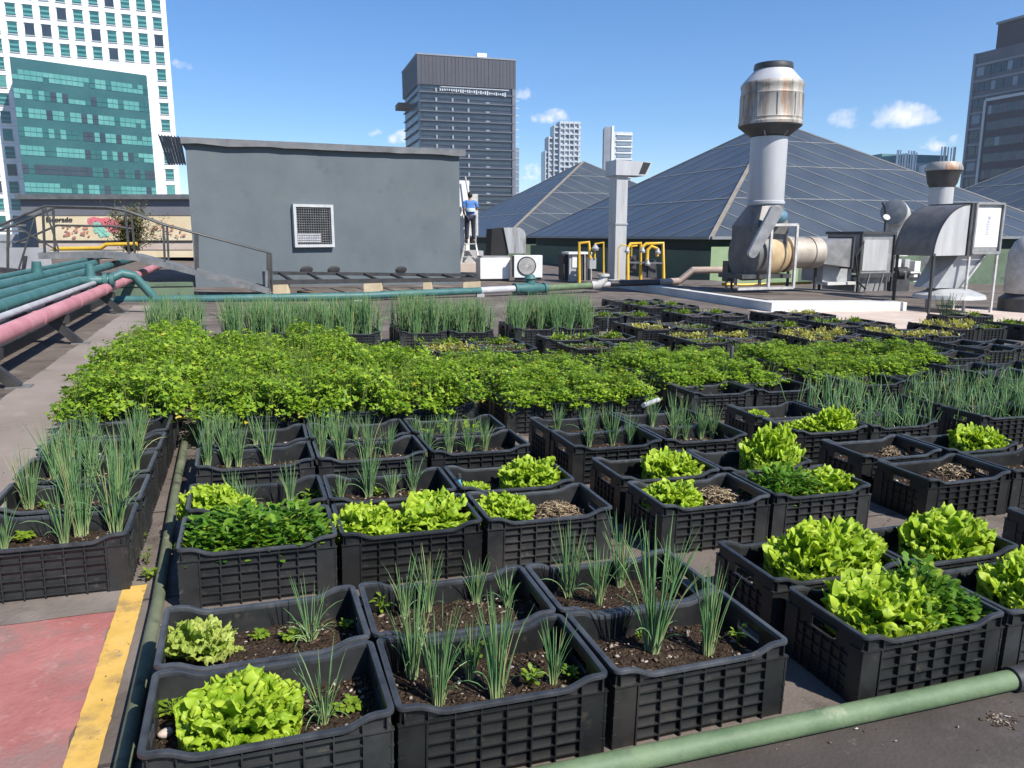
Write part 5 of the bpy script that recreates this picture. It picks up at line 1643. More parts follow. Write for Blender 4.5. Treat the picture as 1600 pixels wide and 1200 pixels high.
t = thing('garden_pipe', 'pale green water pipe lying along the near crates and turning up the aisle', 'pipe')
MB().tube(gpath([(-0.33, 1.665, 0.036), (0.8, 1.668, 0.036), (2.02, 1.66, 0.036), (2.40, 1.66, 0.036)]), 0.033, 18).build('front_run', M['pipe_green'], t, smooth=AB)
MB().tube(gpath([(-0.355, 1.70, 0.030), (-0.365, 3.0, 0.030), (-0.405, 4.3, 0.030), (-0.43, 5.5, 0.030)]), 0.024, 14).build('aisle_run', M['pipe_olive'], t, smooth=AB)
MB().tube(gpath([(2.36, 1.66, 0.036), (2.47, 1.66, 0.036), (2.62, 1.66, 0.036)]), [0.042, 0.043, 0.042], 18).build('coupling', M['pipe_black'], t, smooth=AB)
MB().tube(gpath([(2.5, 1.66, 0.036), (4.2, 1.66, 0.036)]), 0.033, 18).build('front_run', M['pipe_green'], t, smooth=AB)
MB().tube(gpath([(-0.32, 1.665, 0.036), (-0.35, 1.67, 0.034), (-0.356, 1.71, 0.032)]), 0.034, 14).build('elbow', M['pipe_olive'], t, smooth=AB)


def sprinkler(px, py, cr, label, h=0.10, mat='blue_plastic'):
    c = crates[cr]; p = G(px, py, 0.2)
    x = max(c['x'] - 0.28, min(c['x'] + 0.28, p.x)); y = max(c['y'] - 0.162, min(c['y'] + 0.162, p.y)) - (0.0 if p.y > c['y'] else 0.0)
    t = thing('sprinkler', label, 'sprinkler', group='blue micro sprinklers')
    gplace(t, x, y, 0)
    MB().lathe([(0.004, 0.10), (0.004, 0.205)], 8).build('stake', M['steel_black'], t, smooth=AB)
    MB().lathe([(0.006, 0.20), (0.014, 0.206), (0.015, 0.235), (0.010, 0.242), (0.009, 0.255), (0.004, 0.262)], 14).build('nozzle', M[mat], t, smooth=AB)
    MB().lathe([(0.007, 0.2625), (0.012, 0.265), (0.010, 0.285), (0.003, 0.29)], 12).build('cap', M['steel_black'], t, smooth=AB)


sprinkler(700, 768, ('A', 3, 2), 'blue sprinkler at the corner of a lettuce crate in the second bed')
sprinkler(1513, 694, ('C', 3, 1), 'blue sprinkler in front of two lettuces at the right edge')
for px, y0, y1, lab in ((1140, 540, 592, 'tall black topped stake among the parsley'), (948, 490, 525, 'black stake beside young greens in the middle distance'), (1284, 494, 508, 'short pale stake by the far crates')):
    p = G(px, y1, 0.2); o, d = gray(px, y0); tt = ((p.x - o.x) * d.x + (p.y - o.y) * d.y) / (d.x ** 2 + d.y ** 2); zt = (o + d * tt).z
    t = thing('stake', lab, 'stake', group='irrigation stakes'); gplace(t, p.x, p.y, 0)
    MB().lathe([(0.008, 0.0), (0.008, zt - 0.18)], 8).build('rod', M['pipe_white'], t, smooth=AB)
    MB().lathe([(0.016, zt - 0.19), (0.017, zt - 0.01), (0.010, zt)], 10).build('sleeve', M['steel_black'], t, smooth=AB)
p0, p1 = G(1006, 626, 0.3), G(1034, 622, 0.3)
o = MB().tube(gpath([(p0.x, p0.y, 0.265), (p1.x + 0.03, p1.y + 0.1, 0.265)]), 0.018, 12).build('plastic_tube', M['pipe_white'], smooth=AB)
tag(o, 'short white plastic tube lying across crate rims beside the parsley', 'tube')
dr = MB(); ds = [Vector((cos(2 * pi * i / 40), sin(2 * pi * i / 40), 0)) * (0.085 + 0.022 * ruf(cos(2 * pi * i / 40) * 1.5, sin(2 * pi * i / 40) * 1.5, 4)) for i in range(40)]
dr.add(ds, [list(range(40))]); dr.k = 1
for i in range(60):
    q = Vector((R.gauss(0, .025), R.gauss(0, .02), 0.003)); dr.box(q, (R.uniform(.004, .018), R.uniform(.002, .006), R.uniform(.002, .006)), R.uniform(0, 3))
do = dr.build('drain', [M['wet_stain'], M['chips']]); p = G(1562, 1128, 0); gplace(do, p.x, p.y, 0.002); tag(do, 'round dark roof drain clogged with debris at the bottom right corner', 'drain')
# ------------------------------------------------------------------ pipe rack at the far left
def rackx(py, z):
    """x on the garden grid of a pipe at height z that leaves the view at px 0, row py"""
    return G(0, py, z).x


PIPES = [('pink_pipe', 'long pink pipe, lowest and nearest on the black rack', M['pipe_pink'], rackx(524, 0.43), 0.43, 0.082, 24),
         ('white_pipe', 'thin pale pipe between the pink and the teal pipes', M['pipe_white'], rackx(496, 0.52), 0.52, 0.036, 14.2),
         ('teal_pipe', 'teal pipe nearest the pale thin pipe on the rack', M['pipe_teal'], rackx(479, 0.56), 0.56, 0.072, 13.9),
         ('teal_pipe', 'middle teal pipe of three on the rack', M['pipe_teal'], rackx(463, 0.62), 0.62, 0.072, 23),
         ('teal_pipe', 'outermost teal pipe of three on the rack', M['pipe_teal'], rackx(447, 0.68), 0.68, 0.072, 17),
         ('teal_pipe', 'slim teal pipe on the far side of the rack', M['pipe_teal'], rackx(434, 0.72), 0.72, 0.045, 20)]
for nm, lab, mt, x, z, r_, ve in PIPES:
    t = thing(nm, lab, 'pipe', group='pipes on the rack')
    if nm == 'teal_pipe' and ve < 14:      # this one turns right and drops to run behind the chives
        v0 = ve
        pts = [(x, 3.0, z), (x, v0 - 0.35, z), (x + 0.10, v0 - 0.1, z), (x + 0.35, v0, z)]
        e = GV(207, 427, v0 + 0.1); f_ = GV(240, 463, v0 + 0.25)
        pts += [(e.x - 0.15, v0 + 0.08, e.z), (e.x + 0.02, v0 + 0.10, e.z - 0.04), (f_.x, v0 + 0.2, f_.z)]
        MB().tube(gpath(pts), r_, 16).build('run', mt, t, smooth=AB)
        fl = MB(); fl.tube(gpath([(x + 0.30, v0, z), (x + 0.36, v0, z)]), r_ * 1.5, 16); fl.tube(gpath([(x + 0.40, v0, z), (x + 0.46, v0, z)]), r_ * 1.5, 16)
        fl.build('flange', mt, t, smooth=AB)
        MB().tube(gpath([(x + 0.12, v0 - 0.02, z + 0.04), (x + 0.12, v0 - 0.02, z + 0.26)]), [r_ * 1.15, r_ * 0.8], 14).build('valve', mt, t, smooth=AB)
    else:
        MB().tube(gpath([(x, 3.0, z), (x, ve, z)]), r_, 16).build('run', mt, t, smooth=AB)
        if nm == 'teal_pipe' and ve < 20:
            MB().tube(gpath([(x, 12.6, z + 0.02), (x, 12.6, z + 0.22)]), [r_ * 1.1, r_ * 0.8], 12).build('valve', mt, t, smooth=AB)
    for k in range(3, int(ve), 2):
        MB().tube(gpath([(x, k + 0.4 + 0.37 * (len(nm) % 3), z), (x, k + 0.46 + 0.37 * (len(nm) % 3), z)]), r_ * 1.07, 16).build('coupling', mt, t, smooth=AB)
for i, v in enumerate((5.3, 7.75, 10.54, 14.1, 17.4)):
    t = thing('pipe_support', f"black steel trestle under the rack pipes, {ORD[i]} from the front", 'support', group='trestles under the rack pipes')
    ft = Vector((-1.95, v, 0.0)); tp_ = Vector((-2.32, v, 0.37)); fe = Vector((-4.9, v, 0.52))
    MB().bar(MG @ ft, MG @ tp_, 0.09, 0.09).build('leg', M['steel_black'], t)
    MB().bar(gw(-2.05, v, 0.30), gw(-4.9, v, 0.56), 0.09, 0.10).build('beam', M['steel_black'], t)
    MB().bar(gw(-4.4, v, 0.0), gw(-4.1, v, 0.5), 0.09, 0.09).build('leg', M['steel_black'], t)
    MB().bar(gw(-3.0, v, 0.0), gw(-3.0, v, 0.42), 0.09, 0.09).build('leg', M['steel_black'], t)
    MB().box(gw(-1.94, v, 0.008), (0.20, 0.14, 0.014), YAW).build('foot_plate', M['steel_grey'], t)
t = thing('floor_beam', 'dark steel beam lying along the roof under the pink pipe', 'beam')
MB().bar(gw(-2.55, 4.0, 0.06), gw(-2.55, 17.0, 0.06), 0.10, 0.12).build('beam', M['steel_black'], t)
MB().bar(gw(-2.95, 4.0, 0.05), gw(-2.95, 17.0, 0.05), 0.06, 0.08).build('tie', M['pipe_pink'], t)

# crossing pipe behind the chives
t = thing('cross_pipe', 'teal and pale green pipe crossing the roof behind the chives', 'pipe')
PT = [W(160, 469, 14.7), W(330, 467, 15.2), W(560, 462.5, 16.2), W(750, 454, 18.2), W(806, 451, 18.9), W(850, 450, 19.4), W(925, 446, 20.6)]
for p in PT: p.z = max(p.z, 0.05)
MB().tube(PT[:4], 0.078, 16).build('teal_run', M['pipe_teal'], t, smooth=AB)
MB().tube(PT[3:5], 0.082, 16).build('pale_run', M['pipe_white'], t, smooth=AB)
MB().tube(PT[5:], 0.085, 16).build('green_run', M['pipe_green'], t, smooth=AB)
vm = PT[4].lerp(PT[5], 0.5)
vb = MB(); dx = (PT[5] - PT[4]).normalized()
vb.tube([PT[4] - dx * 0.05, PT[4] + dx * 0.03], 0.135, 16); vb.tube([PT[5] - dx * 0.03, PT[5] + dx * 0.05], 0.135, 16)
vb.tube([PT[4], vm, PT[5]], [0.10, 0.155, 0.10], 16)
vb.tube([vm, vm + Vector((0, 0, 0.22)), vm + Vector((0, 0, 0.24)), vm + Vector((0, 0, 0.34))], [0.13, 0.12, 0.16, 0.09], 14)
vb.build('valve', M['pipe_teal'], t, smooth=AB)
for i in (1, 2, 3):
    p = PT[i]; MB().box((p.x, p.y, (p.z - 0.35) / 2), (0.18, 0.14, max(0.1, p.z + 0.2)), 0.3).build('support_block', M['concrete'], t)
t = thing('pipe_elbow', 'white pipe elbow at the end of the pale green pipe', 'elbow')
e0 = PT[6]
MB().tube([e0, e0 + Vector((0.18, 0.02, 0.02)), e0 + Vector((0.30, 0.05, 0.14)), e0 + Vector((0.30, 0.06, 0.26))], 0.12, 14).build('bend', M['steel_white'], t, smooth=AB)
MB().tube([e0 + Vector((0.30, 0.06, 0.24)), e0 + Vector((0.30, 0.06, 0.30))], 0.17, 14).build('flange', M['steel_white'], t, smooth=AB)
t = thing('lagged_pipe', 'low pipe, black then brown, rising in a step towards the big chimney', 'pipe')
L_ = [W(950, 443, 21.2), W(1030, 441, 21.4), W(1062, 439, 21.5), W(1083, 422, 21.4), W(1150, 421.5, 21.5)]
MB().tube([W(915, 448, 20.6), W(952, 444, 21.0)], 0.07, 12).build('white_run', M['pipe_white'], t, smooth=AB)
MB().tube(L_[:2], 0.085, 14).build('black_run', M['pipe_black'], t, smooth=AB)
MB().tube(L_[1:], 0.095, 14).build('brown_run', M['pipe_brown'], t, smooth=AB)
for p in (L_[2], L_[4]): MB().box((p.x, p.y, p.z / 2 - 0.25), (0.1, 0.1, p.z + 0.3), 0.3).build('support', M['concrete'], t)

# ------------------------------------------------------------------ catwalk over the pipes
cw = thing('catwalk', 'grey steel catwalk with pipe handrails stepping over the pipe rack', 'catwalk')


def cpt(px, py, v): return MG @ GV(px, py, v)


for k, v in enumerate((17.6, 18.5)):
    f = (lambda px, py, v=v: cpt(px, py, v)) if k == 0 else None
    if k == 0:
        rail = [(-60, 372), (0, 352), (70, 322), (165, 324), (196, 329), (255, 351), (424, 396), (425, 456)]
        string = [(60, 400), (162, 398), (215, 403), (420, 455)]
        posts = [((67, 326), (70, 398)), ((196, 330), (202, 399)), ((255, 352), (258, 418)), ((305, 366), (306, 426)), ((-8, 356), (-8, 425)), ((420, 396), (420, 455))]
        R0 = [cpt(px, py, v) for px, py in rail]; S0 = [cpt(px, py, v) for px, py in string]
        PO = [(cpt(*a, v), cpt(*b, v)) for a, b in posts]
        off = Vector((0, 0, 0))
    else:
        off = d1 * 0.9
    MB().tube([p + off for p in R0], 0.024, 8).build('handrail', M['steel_dark'], cw, smooth=AB)
    MB().tube([(p + off) * 1.0 + Vector((0, 0, -0.36)) for p in R0[1:5]], 0.022, 8).build('midrail', M['steel_dark'], cw, smooth=AB) if k else None
    sb = MB()
    for a, b in zip(S0[:-1], S0[1:]): sb.bar(a + off, b + off, 0.06, 0.12)
    sb.build('stringer', M['steel_grey'], cw)
    for a, b in PO: MB().bar(a + off, b + off, 0.042, 0.042, up=d1).build('post', M['steel_dark'], cw)
for i in range(3):
    dk = MB(); a, b = S0[i], S0[i + 1]
    dk.bar(a + d1 * 0.45 + Vector((0, 0, 0.05)), b + d1 * 0.45 + Vector((0, 0, 0.05)), 0.82, 0.03); dk.build('deck', M['steel_grey'], cw)
MB().bar(R0[2] + Vector((0, 0, -0.02)), cpt(92, 392, 17.6), 0.03, 0.03).build('brace', M['steel_dark'], cw)
MB().bar(cpt(55, 338, 17.6), cpt(28, 425, 17.6), 0.03, 0.03).build('brace', M['steel_dark'], cw)
MB().bar(cpt(20, 350, 17.6), cpt(92, 393, 17.7), 0.03, 0.03).build('brace', M['steel_dark'], cw)
for px in (40, 150): MB().bar(cpt(px, 400, 17.6), cpt(px - 6, 440, 17.6), 0.06, 0.06, up=d1).build('leg', M['steel_black'], cw)
t = thing('gas_pipe', 'yellow gas pipe with a small step, behind the catwalk', 'pipe')
MB().tube([W(82, 389, 20), W(158, 387.5, 20), W(166, 382, 20), W(214, 381, 20)], 0.05, 10).build('run', M['pipe_yellow'], t, smooth=AB)
MB().box((W(150, 388, 20).x, 20, 0.3), (0.08, 0.08, 1.5)).build('support', M['steel_black'], t)
t = thing('gas_pipe', 'short yellow pipe end under the catwalk deck', 'pipe')
MB().tube([W(62, 401, 18.6), W(98, 400, 18.7)], 0.04, 10).build('run', M['pipe_yellow'], t, smooth=AB)

# twiggy shrub behind the catwalk
sh = thing('shrub', 'twiggy half dry shrub growing behind the catwalk by the mural', 'shrub')
sp = W(205, 392, 22.0); ss = random.Random(17); tw_ = MB(); lf = MB()
for i in range(70):
    az = ss.uniform(0, 6.3); t_ = abs(ss.gauss(0, 0.36)); L = ss.uniform(0.8, 1.55)
    p = Vector(sp) + Vector((cos(az) * .1, sin(az) * .1, 0)); pts = [p.copy()]; d = Vector((cos(az) * sin(t_), sin(az) * sin(t_), cos(t_)))
    for k in range(4):
        d = (d + Vector((ss.uniform(-.25, .25), ss.uniform(-.25, .25), ss.uniform(-.1, .15)))).normalized(); p = p + d * L / 4; pts.append(p.copy())
        for q in range(16):
            c = pts[-2].lerp(p, ss.random()) + Vector((ss.gauss(0, .05), ss.gauss(0, .05), ss.gauss(0, .05)))
            if k == 0 and ss.random() < 0.6: continue
            blade(lf, c, (ss.uniform(-1, 1), ss.uniform(-1, 1), ss.uniform(-.4, .8)), ss.uniform(.05, .11), ss.uniform(.014, .026), ss.uniform(.2, 1), ss, ns=3, petiole=0.1)
    tw_.tube(pts, [0.012, 0.009, 0.006, 0.004, 0.002], 5)
tw_.build('stems', M['bark'], sh, smooth=9); lf.build('foliage', M['shrubleaf'], sh)

# ------------------------------------------------------------------ steel ladder frame on blocks
t = thing('steel_frame', 'black steel ladder frame lying on cream blocks before the grey building', 'frame')
fa, fb = W(423, 441, 17.4), W(748, 436.5, 19.6); ba, bb_ = W(423, 426.5, 18.9), W(742, 430, 21.0)
MB().bar(fa, fb, 0.08, 0.10).build('side_rail', M['steel_black'], t); MB().bar(ba, bb_, 0.08, 0.08).build('side_rail', M['steel_black'], t)
for k in range(8):
    s = (k + 0.3) / 7.6; MB().bar(fa.lerp(fb, min(1, s + 0.06)), ba.lerp(bb_, s), 0.06, 0.06).build('rung', M['steel_black'], t)
MB().box(W(416, 441, 17.3), (0.14, 0.5, 0.50), YAW).build('end_plate', M['steel_grey'], t)
for i, (px, w_) in enumerate(((437, 0.30), (573, 0.40), (661, 0.20), (736, 0.42))):
    s = (px - 423) / 325; p = fa.lerp(fb, s)
    o = MB().box2((p.x - w_ / 2, p.y - 0.12, -0.4), (p.x + w_ / 2, p.y + 0.18, p.z - 0.055)).build('concrete_block', M['block'])
    tag(o, f"cream block under the black steel frame, {ORD[i]} from the left", 'block', 'blocks under the steel frame')
for i, (px0, py0, px1, py1) in enumerate(((470, 447, 500, 456), (600, 447, 650, 455))):
    a, b = W(px0, py0, 18.0), W(px1, py1, 17.2)
    o = MB().bar(Vector((a.x, a.y, 0.16)), Vector((b.x, b.y, 0.16)), 0.2, 0.05).build('plank', M['timber'])
    tag(o, f"weathered plank on the roof under the steel frame, {ORD[i]} from the left", 'plank', 'planks under the steel frame')

# ------------------------------------------------------------------ air conditioners left of the duct pillar
YAc = 24.6
kx = YAc / F_PX


def acbox(px0, py0, px1, py1, y, dep, mat, name, par, rz=0.22, bevel=0.0):
    a, b = W(px0, py1, y), W(px1, py0, y)
    w_, h_ = b.x - a.x, b.z - a.z
    mb = MB(); q = Matrix.Rotation(rz, 3, 'Z')
    c = Vector(((a.x + b.x) / 2, y, (a.z + b.z) / 2)) + q @ Vector((0, dep / 2, 0))
    mb.box(c, (w_, dep, h_), rz)
    return mb.build(name, mat, par, bevel=bevel)


t = thing('fan_coil_box', 'plain white equipment box on the roof left of the round fan unit', 'air conditioner')
acbox(750, 403, 798, 436, YAc, 0.8, M['ac_white'], 'casing', t, bevel=0.02); acbox(752, 400, 797, 403, YAc + 0.05, 0.7, M['galv'], 'lid', t); acbox(752, 436, 796, 441, YAc + 0.06, 0.6, M['steel_black'], 'base', t)
t = thing('condenser', 'white outdoor air conditioner with a round fan grille facing the garden', 'air conditioner')
acbox(803, 399, 848, 434, YAc - 0.2, 0.36, M['ac_white'], 'casing', t, 0.12, 0.02); acbox(800, 400, 806.5, 433, YAc - 0.21, 0.05, M['black'], 'side_grille', t, 0.12)
fcx, fcz = W(823, 416, YAc - 0.26).x, W(823, 416, YAc - 0.26).z
ax = Vector((sin(0.12), -cos(0.12), 0))
fcn = Vector((fcx, YAc - 0.215, fcz))
MB().lathe([(0.0, 0.0), (0.265, 0.0), (0.285, 0.02), (0.30, 0.0)], 30, fcn, ax).build('fan_ring', M['dark_metal'], t, smooth=AB)
fg = MB()
for k in range(1, 7): fg.lathe([(0.26 * k / 6.5, 0.026), (0.26 * k / 6.5 + 0.010, 0.030), (0.26 * k / 6.5 + 0.020, 0.026)], 26, fcn, ax)
fg.lathe([(0, 0.03), (0.055, 0.028), (0.06, 0.02)], 16, fcn, ax)
fg.build('fan_grille', M['steel_white'], t, smooth=AB)
acbox(806, 434, 846, 439, YAc - 0.15, 0.3, M['steel_black'], 'feet', t, 0.12)
t = thing('exhaust_cowl', 'silver curved exhaust cowl with a dark mouth above the white boxes', 'duct')
c0 = W(775, 402, YAc + 0.6); kk = (YAc + 0.6) / F_PX
arc = [(0, 0), (18, 0), (46, 0), (46, 30), (44, 40), (36, 44), (14, 44), (-4, 44)]
pol = [c0 + Vector((a * kk, 0, b * kk)) for a, b in ((20, 6), (46, 6), (46, 34), (43, 41), (36, 45), (12, 45))]
MB().prism(pol, d1 * 0.75).build('hood', M['galv_bright'], t)
pol = [c0 + Vector((a * kk, 0.05, b * kk)) for a, b in ((-8, 2), (19.5, 5), (11, 44.5), (-6, 43))]
MB().prism(pol, d1 * 0.6).build('mouth', M['black'], t)
for a in (2, 16, 42): MB().box(c0 + Vector((a * kk, 0.3, -0.35)), (0.05, 0.05, 0.9)).build('leg', M['steel_black'], t)
t = thing('condenser', 'grey outdoor unit with a pale top beside the yellow gas pipes', 'air conditioner')
YB = 25.0
acbox(889, 397, 903, 440, YB, 0.7, M['ac_grey'], 'casing', t, 0.2); acbox(903, 397, 925, 438, YB + 0.02, 0.7, M['dark_metal'], 'coil', t, 0.2)
acbox(888, 394, 926, 397.2, YB - 0.06, 0.85, M['ac_white'], 'lid', t, 0.2); acbox(880, 398, 889, 438, YB + 0.1, 0.6, M['black'], 'side_panel', t, 0.2); acbox(894, 399, 902, 418, YB - 0.02, 0.02, M['ac_white'], 'access_panel', t, 0.2)
fr = MB()
for px in (904, 914, 924): fr.bar(W(px, 397, YB - .02), W(px, 438, YB - .02), 0.03, 0.03, up=(0, 1, 0))
fr.build('guard', M['steel_white'], t)

t = thing('gas_manifold', 'yellow gas pipe loop with one small regulator left of the duct pillar', 'gas pipes')
yy = 24.4
MB().tube([W(905, 446, yy), W(905, 380, yy), W(920, 378.5, yy), W(922, 404, yy)], 0.055, 10).build('riser', M['pipe_yellow'], t, smooth=AB)
MB().tube([W(929, 404, yy), W(930, 381, yy), W(943, 379, yy), W(943, 438, yy)], 0.035, 10).build('riser', M['pipe_yellow'], t, smooth=AB)
MB().lathe([(0, -0.08), (0.10, -0.06), (0.12, 0), (0.08, 0.05), (0.03, 0.12)], 14, W(930, 388, yy - .05)).build('regulator', M['ac_grey'], t, smooth=AB)
acbox(921, 403, 932, 420, yy, 0.25, M['ac_grey'], 'meter', t)
t = thing('gas_manifold', 'cluster of yellow gas pipe loops with grey meters right of the duct pillar', 'gas pipes')
yy = 23.6
for pts, r_ in (([(966, 438), (966, 388), (972, 382), (979, 384)], 0.02), ([(981, 444), (981, 388), (985, 381), (1001, 380), (1001, 442)], 0.05), ([(986, 400), (987, 385), (996, 384)], 0.03),
                ([(1004, 386), (1010, 381), (1036, 380), (1037, 446)], 0.055), ([(1011, 410), (1012, 390), (1018, 385), (1026, 388), (1027, 400)], 0.05), ([(1000, 450), (1000, 440)], 0.05), ([(1037, 458), (1037, 446)], 0.045), ([(1050, 460), (1050, 446)], 0.045)):
    MB().tube([W(a, b, yy + (a % 3) * 0.06) for a, b in pts], r_, 10).build('riser', M['pipe_yellow'], t, smooth=AB)
for px, py, w_, h_ in ((990, 412, 14, 26), (1008, 418, 10, 30), (1020, 420, 16, 28)): acbox(px - w_ / 2, py - h_ / 2, px + w_ / 2, py + h_ / 2, yy + 0.15, 0.3, M['dark_metal'], 'meter', t)
for px, py in ((980, 392), (1004, 392), (1028, 394), (1012, 412)): MB().lathe([(0, -0.07), (0.075, -0.05), (0.085, 0), (0.05, 0.05), (0.03, 0.12), (0.0, 0.12)], 14, W(px, py, yy - 0.1)).build('regulator', M['ac_grey'], t, smooth=AB)
MB().bar(W(978, 410, yy), W(1036, 411, yy), 0.04, 0.05).build('rail', M['steel_grey'], t)

# rectangular duct pillar
t = thing('duct_pillar', 'tall square duct rising to a horizontal mouth before the pyramids', 'duct')
pc = ground(960, 438); sx_, sy_ = 0.42, 0.56
ztp = W(960, 274, pc.y).z
pb = [pc, pc + d2 * sx_, pc + d2 * sx_ + d1 * sy_, pc + d1 * sy_]
MB().prism([Vector((p.x, p.y, -0.1)) for p in pb], (0, 0, ztp + 0.1)).build('shaft', M['galv_bright'], t)
zbd = W(960, 351, pc.y).z
bb2 = [pc - d2 * .03 - d1 * .03, pc + d2 * (sx_ + .03) - d1 * .03, pc + d2 * (sx_ + .03) + d1 * (sy_ + .03), pc + d1 * (sy_ + .03) - d2 * .03]
MB().prism([Vector((p.x, p.y, zbd)) for p in bb2], (0, 0, 0.05)).build('band', M['ac_grey'], t)
zt2 = W(960, 250, pc.y).z
e0 = pc - d2 * 0.10 - d1 * 0.12
def gq(a, z): q = e0 + d2 * a; return Vector((q.x, q.y, z))
MB().prism([gq(0, ztp + 0.003), gq(0, zt2), gq(1.36, zt2 - 0.05), gq(1.14, ztp + 0.003)], d1 * 0.82).build('mouth_duct', M['stack'], t)
MB().prism([q - d1 * 0.006 for q in (gq(0.86, ztp + 0.05), gq(1.02, zt2 - 0.05), gq(1.31, zt2 - 0.075), gq(1.11, ztp + 0.05))], d1 * 0.005).build('opening', M['black'], t)

# ------------------------------------------------------------------ white platform and the chimney fan
pf = MB(); pf.box2((10.45, 13.6, -0.02), (14.1, 21.5, 0.20)); pf = pf.build('raised_platform', M['white_slab'], bevel=0.015); gplace(pf, 0, 0, 0)
tag(pf, 'low raised roof slab with a white edge carrying the chimney fan', 'platform')
tm_ = MB(); tm_.box2((10.75, 14.15, 0.203), (14.0, 21.3, 0.215)); tm_ = tm_.build('top_sheet', M['roof'], pf)  # darker roof-coloured sheet over the slab's white top
YC = 19.3
k_ = YC / F_PX
ch = thing('exhaust_chimney', 'tall grey exhaust chimney with a wide rust stained cap', 'chimney')
cx = W(1195, 330, YC); cxy = Vector((cx.x, YC, 0))
zc = lambda py: W(1200, py, YC).z
MB().lathe([(0.41, zc(322)), (0.43, zc(318)), (0.43, zc(215))], 36, cxy).build('shaft', M['stack'], ch, smooth=AB)
MB().lathe([(0.455, zc(319)), (0.455, zc(315)), (0.435, zc(314))], 36, cxy).build('flange', M['stack'], ch, smooth=AB)
MB().lathe([(0.435, zc(214)), (0.46, zc(213)), (0.73, zc(198.5)), (0.735, zc(196))], 40, cxy).build('cap_funnel', M['dark_metal'], ch, smooth=AB)
MB().lathe([(0.74, zc(197)), (0.745, zc(193)), (0.725, zc(191)), (0.725, zc(188)), (0.735, zc(187)), (0.722, zc(185)), (0.712, zc(152)), (0.725, zc(150)), (0.712, zc(148)), (0.71, zc(140)), (0.73, zc(137)), (0.72, zc(133)), (0.70, zc(131))], 44, cxy).build('cap_drum', M['cap_rust'], ch, smooth=AB)
MB().lathe([(0.715, zc(134)), (0.69, zc(130)), (0.43, zc(110)), (0.42, zc(109))], 40, cxy).build('cap_shoulder', M['stack'], ch, smooth=AB)
MB().lathe([(0.445, zc(110)), (0.455, zc(106)), (0.44, zc(103)), (0.44, zc(100.5)), (0.40, zc(100)), (0.38, zc(104))], 36, cxy).build('cap_collar', M['dark_metal'], ch, smooth=AB)
sm = MB()
for i in range(10):
    t_ = 2 * pi * i / 10 + 0.2; q = Vector((cos(t_), sin(t_), 0)) * 0.722
    sm.bar(cxy + q + Vector((0, 0, zc(186))), cxy + q + Vector((0, 0, zc(151))), 0.02, 0.02, up=q)
for i in range(6):
    t_ = 2 * pi * i / 6; q = Vector((cos(t_), sin(t_), 0))
    sm.bar(cxy + q * 0.44 + Vector((0, 0, zc(214))), cxy + q * 0.70 + Vector((0, 0, zc(197))), 0.03, 0.03)
sm.build('cap_seam', M['galv'], ch)
bt = MB(); bt.lathe([(0, 0), (0.05, 0), (0.05, 0.05), (0, 0.05)], 12, cxy + Vector((-0.36, -0.30, zc(331))), Vector((-.5, -.85, 0))); bt.build('hatch_knob', M['dark_metal'], ch, smooth=AB)
fcen = cxy - d2 * 0.10 + Vector((0, 0, zc(397)))
trb = MB()
zt_, zm = zc(321), zc(352)
lo_ = [cxy - d2 * .55 - d1 * .52, cxy + d2 * .32 - d1 * .52, cxy + d2 * .32 + d1 * .52, cxy - d2 * .55 + d1 * .52]
n = 24; up_ = [cxy + Vector((cos(2 * pi * i / n + YAW - 3 * pi / 4) * .42, sin(2 * pi * i / n + YAW - 3 * pi / 4) * .42, zt_)) for i in range(n)]
lw = []
for i in range(n):
    s = i / n * 4; j = int(s) % 4; lw.append(lo_[j].lerp(lo_[(j + 1) % 4], s - int(s)) + Vector((0, 0, zm)))
trb.add(up_ + lw, [(i, (i + 1) % n, n + (i + 1) % n, n + i) for i in range(n)])
trb.build('transition', M['galv_dirty_shaded'], ch, smooth=AB)
MB().prism([q + Vector((0, 0, zc(398))) for q in lo_], (0, 0, zm - zc(398) - 0.003)).build('outlet', M['galv_dirty_shaded'], ch)
fn = thing('blower_fan', 'rusty belt driven blower under the big chimney with an ochre inlet cone', 'fan')
MB().lathe([(0, -0.46), (0.62, -0.46), (0.64, -0.44), (0.64, -0.10), (0.63, -0.09)], 40, fcen, d2).build('scroll', M['galv_dirty_shaded'], fn, smooth=AB)
MB().lathe([(0.635, -0.088), (0.635, 0.04), (0.625, 0.12), (0.57, 0.34), (0.46, 0.58), (0.38, 0.68)], 40, fcen, d2).build('inlet_cone', M['fan_ochre'], fn, smooth=AB)
MB().lathe([(0.40, 0.68), (0.46, 0.69), (0.46, 0.73), (0.40, 0.74), (0.44, 0.80), (0.44, 0.84), (0.38, 0.85)], 36, fcen, d2).build('inlet_flange', M['cap_rust'], fn, smooth=AB)
# belt guard and motor on the viewer's side
g0, g1 = W(1213, 331, YC - 0.95), W(1177, 396, YC - 0.95)
ga = (g1 - g0).normalized(); gs = Vector((ga.z, 0, -ga.x)); poly = []
for i in range(9):
    t_ = pi * i / 8; poly.append(g0 + gs * (cos(t_) * 0.15) - ga * (sin(t_) * 0.15))
for i in range(9):
    t_ = pi * i / 8; poly.append(g1 - gs * (cos(t_) * 0.11) + ga * (sin(t_) * 0.11))
MB().prism(poly, Vector((0, 0.16, 0))).build('belt_guard', M['galv'], fn, bevel=0.012)
mo = W(1206, 338, YC - 0.7)
MB().lathe([(0, 0), (0.13, 0.0), (0.15, 0.03), (0.15, 0.32), (0.12, 0.36), (0.05, 0.38), (0, 0.38)], 20, mo, d2).build('motor', M['motor_blue'], fn, smooth=AB)
ff = MB()
a, b = W(1206, 351.5, YC - 0.8), W(1246, 351, YC - 0.6)
zf = 0.2
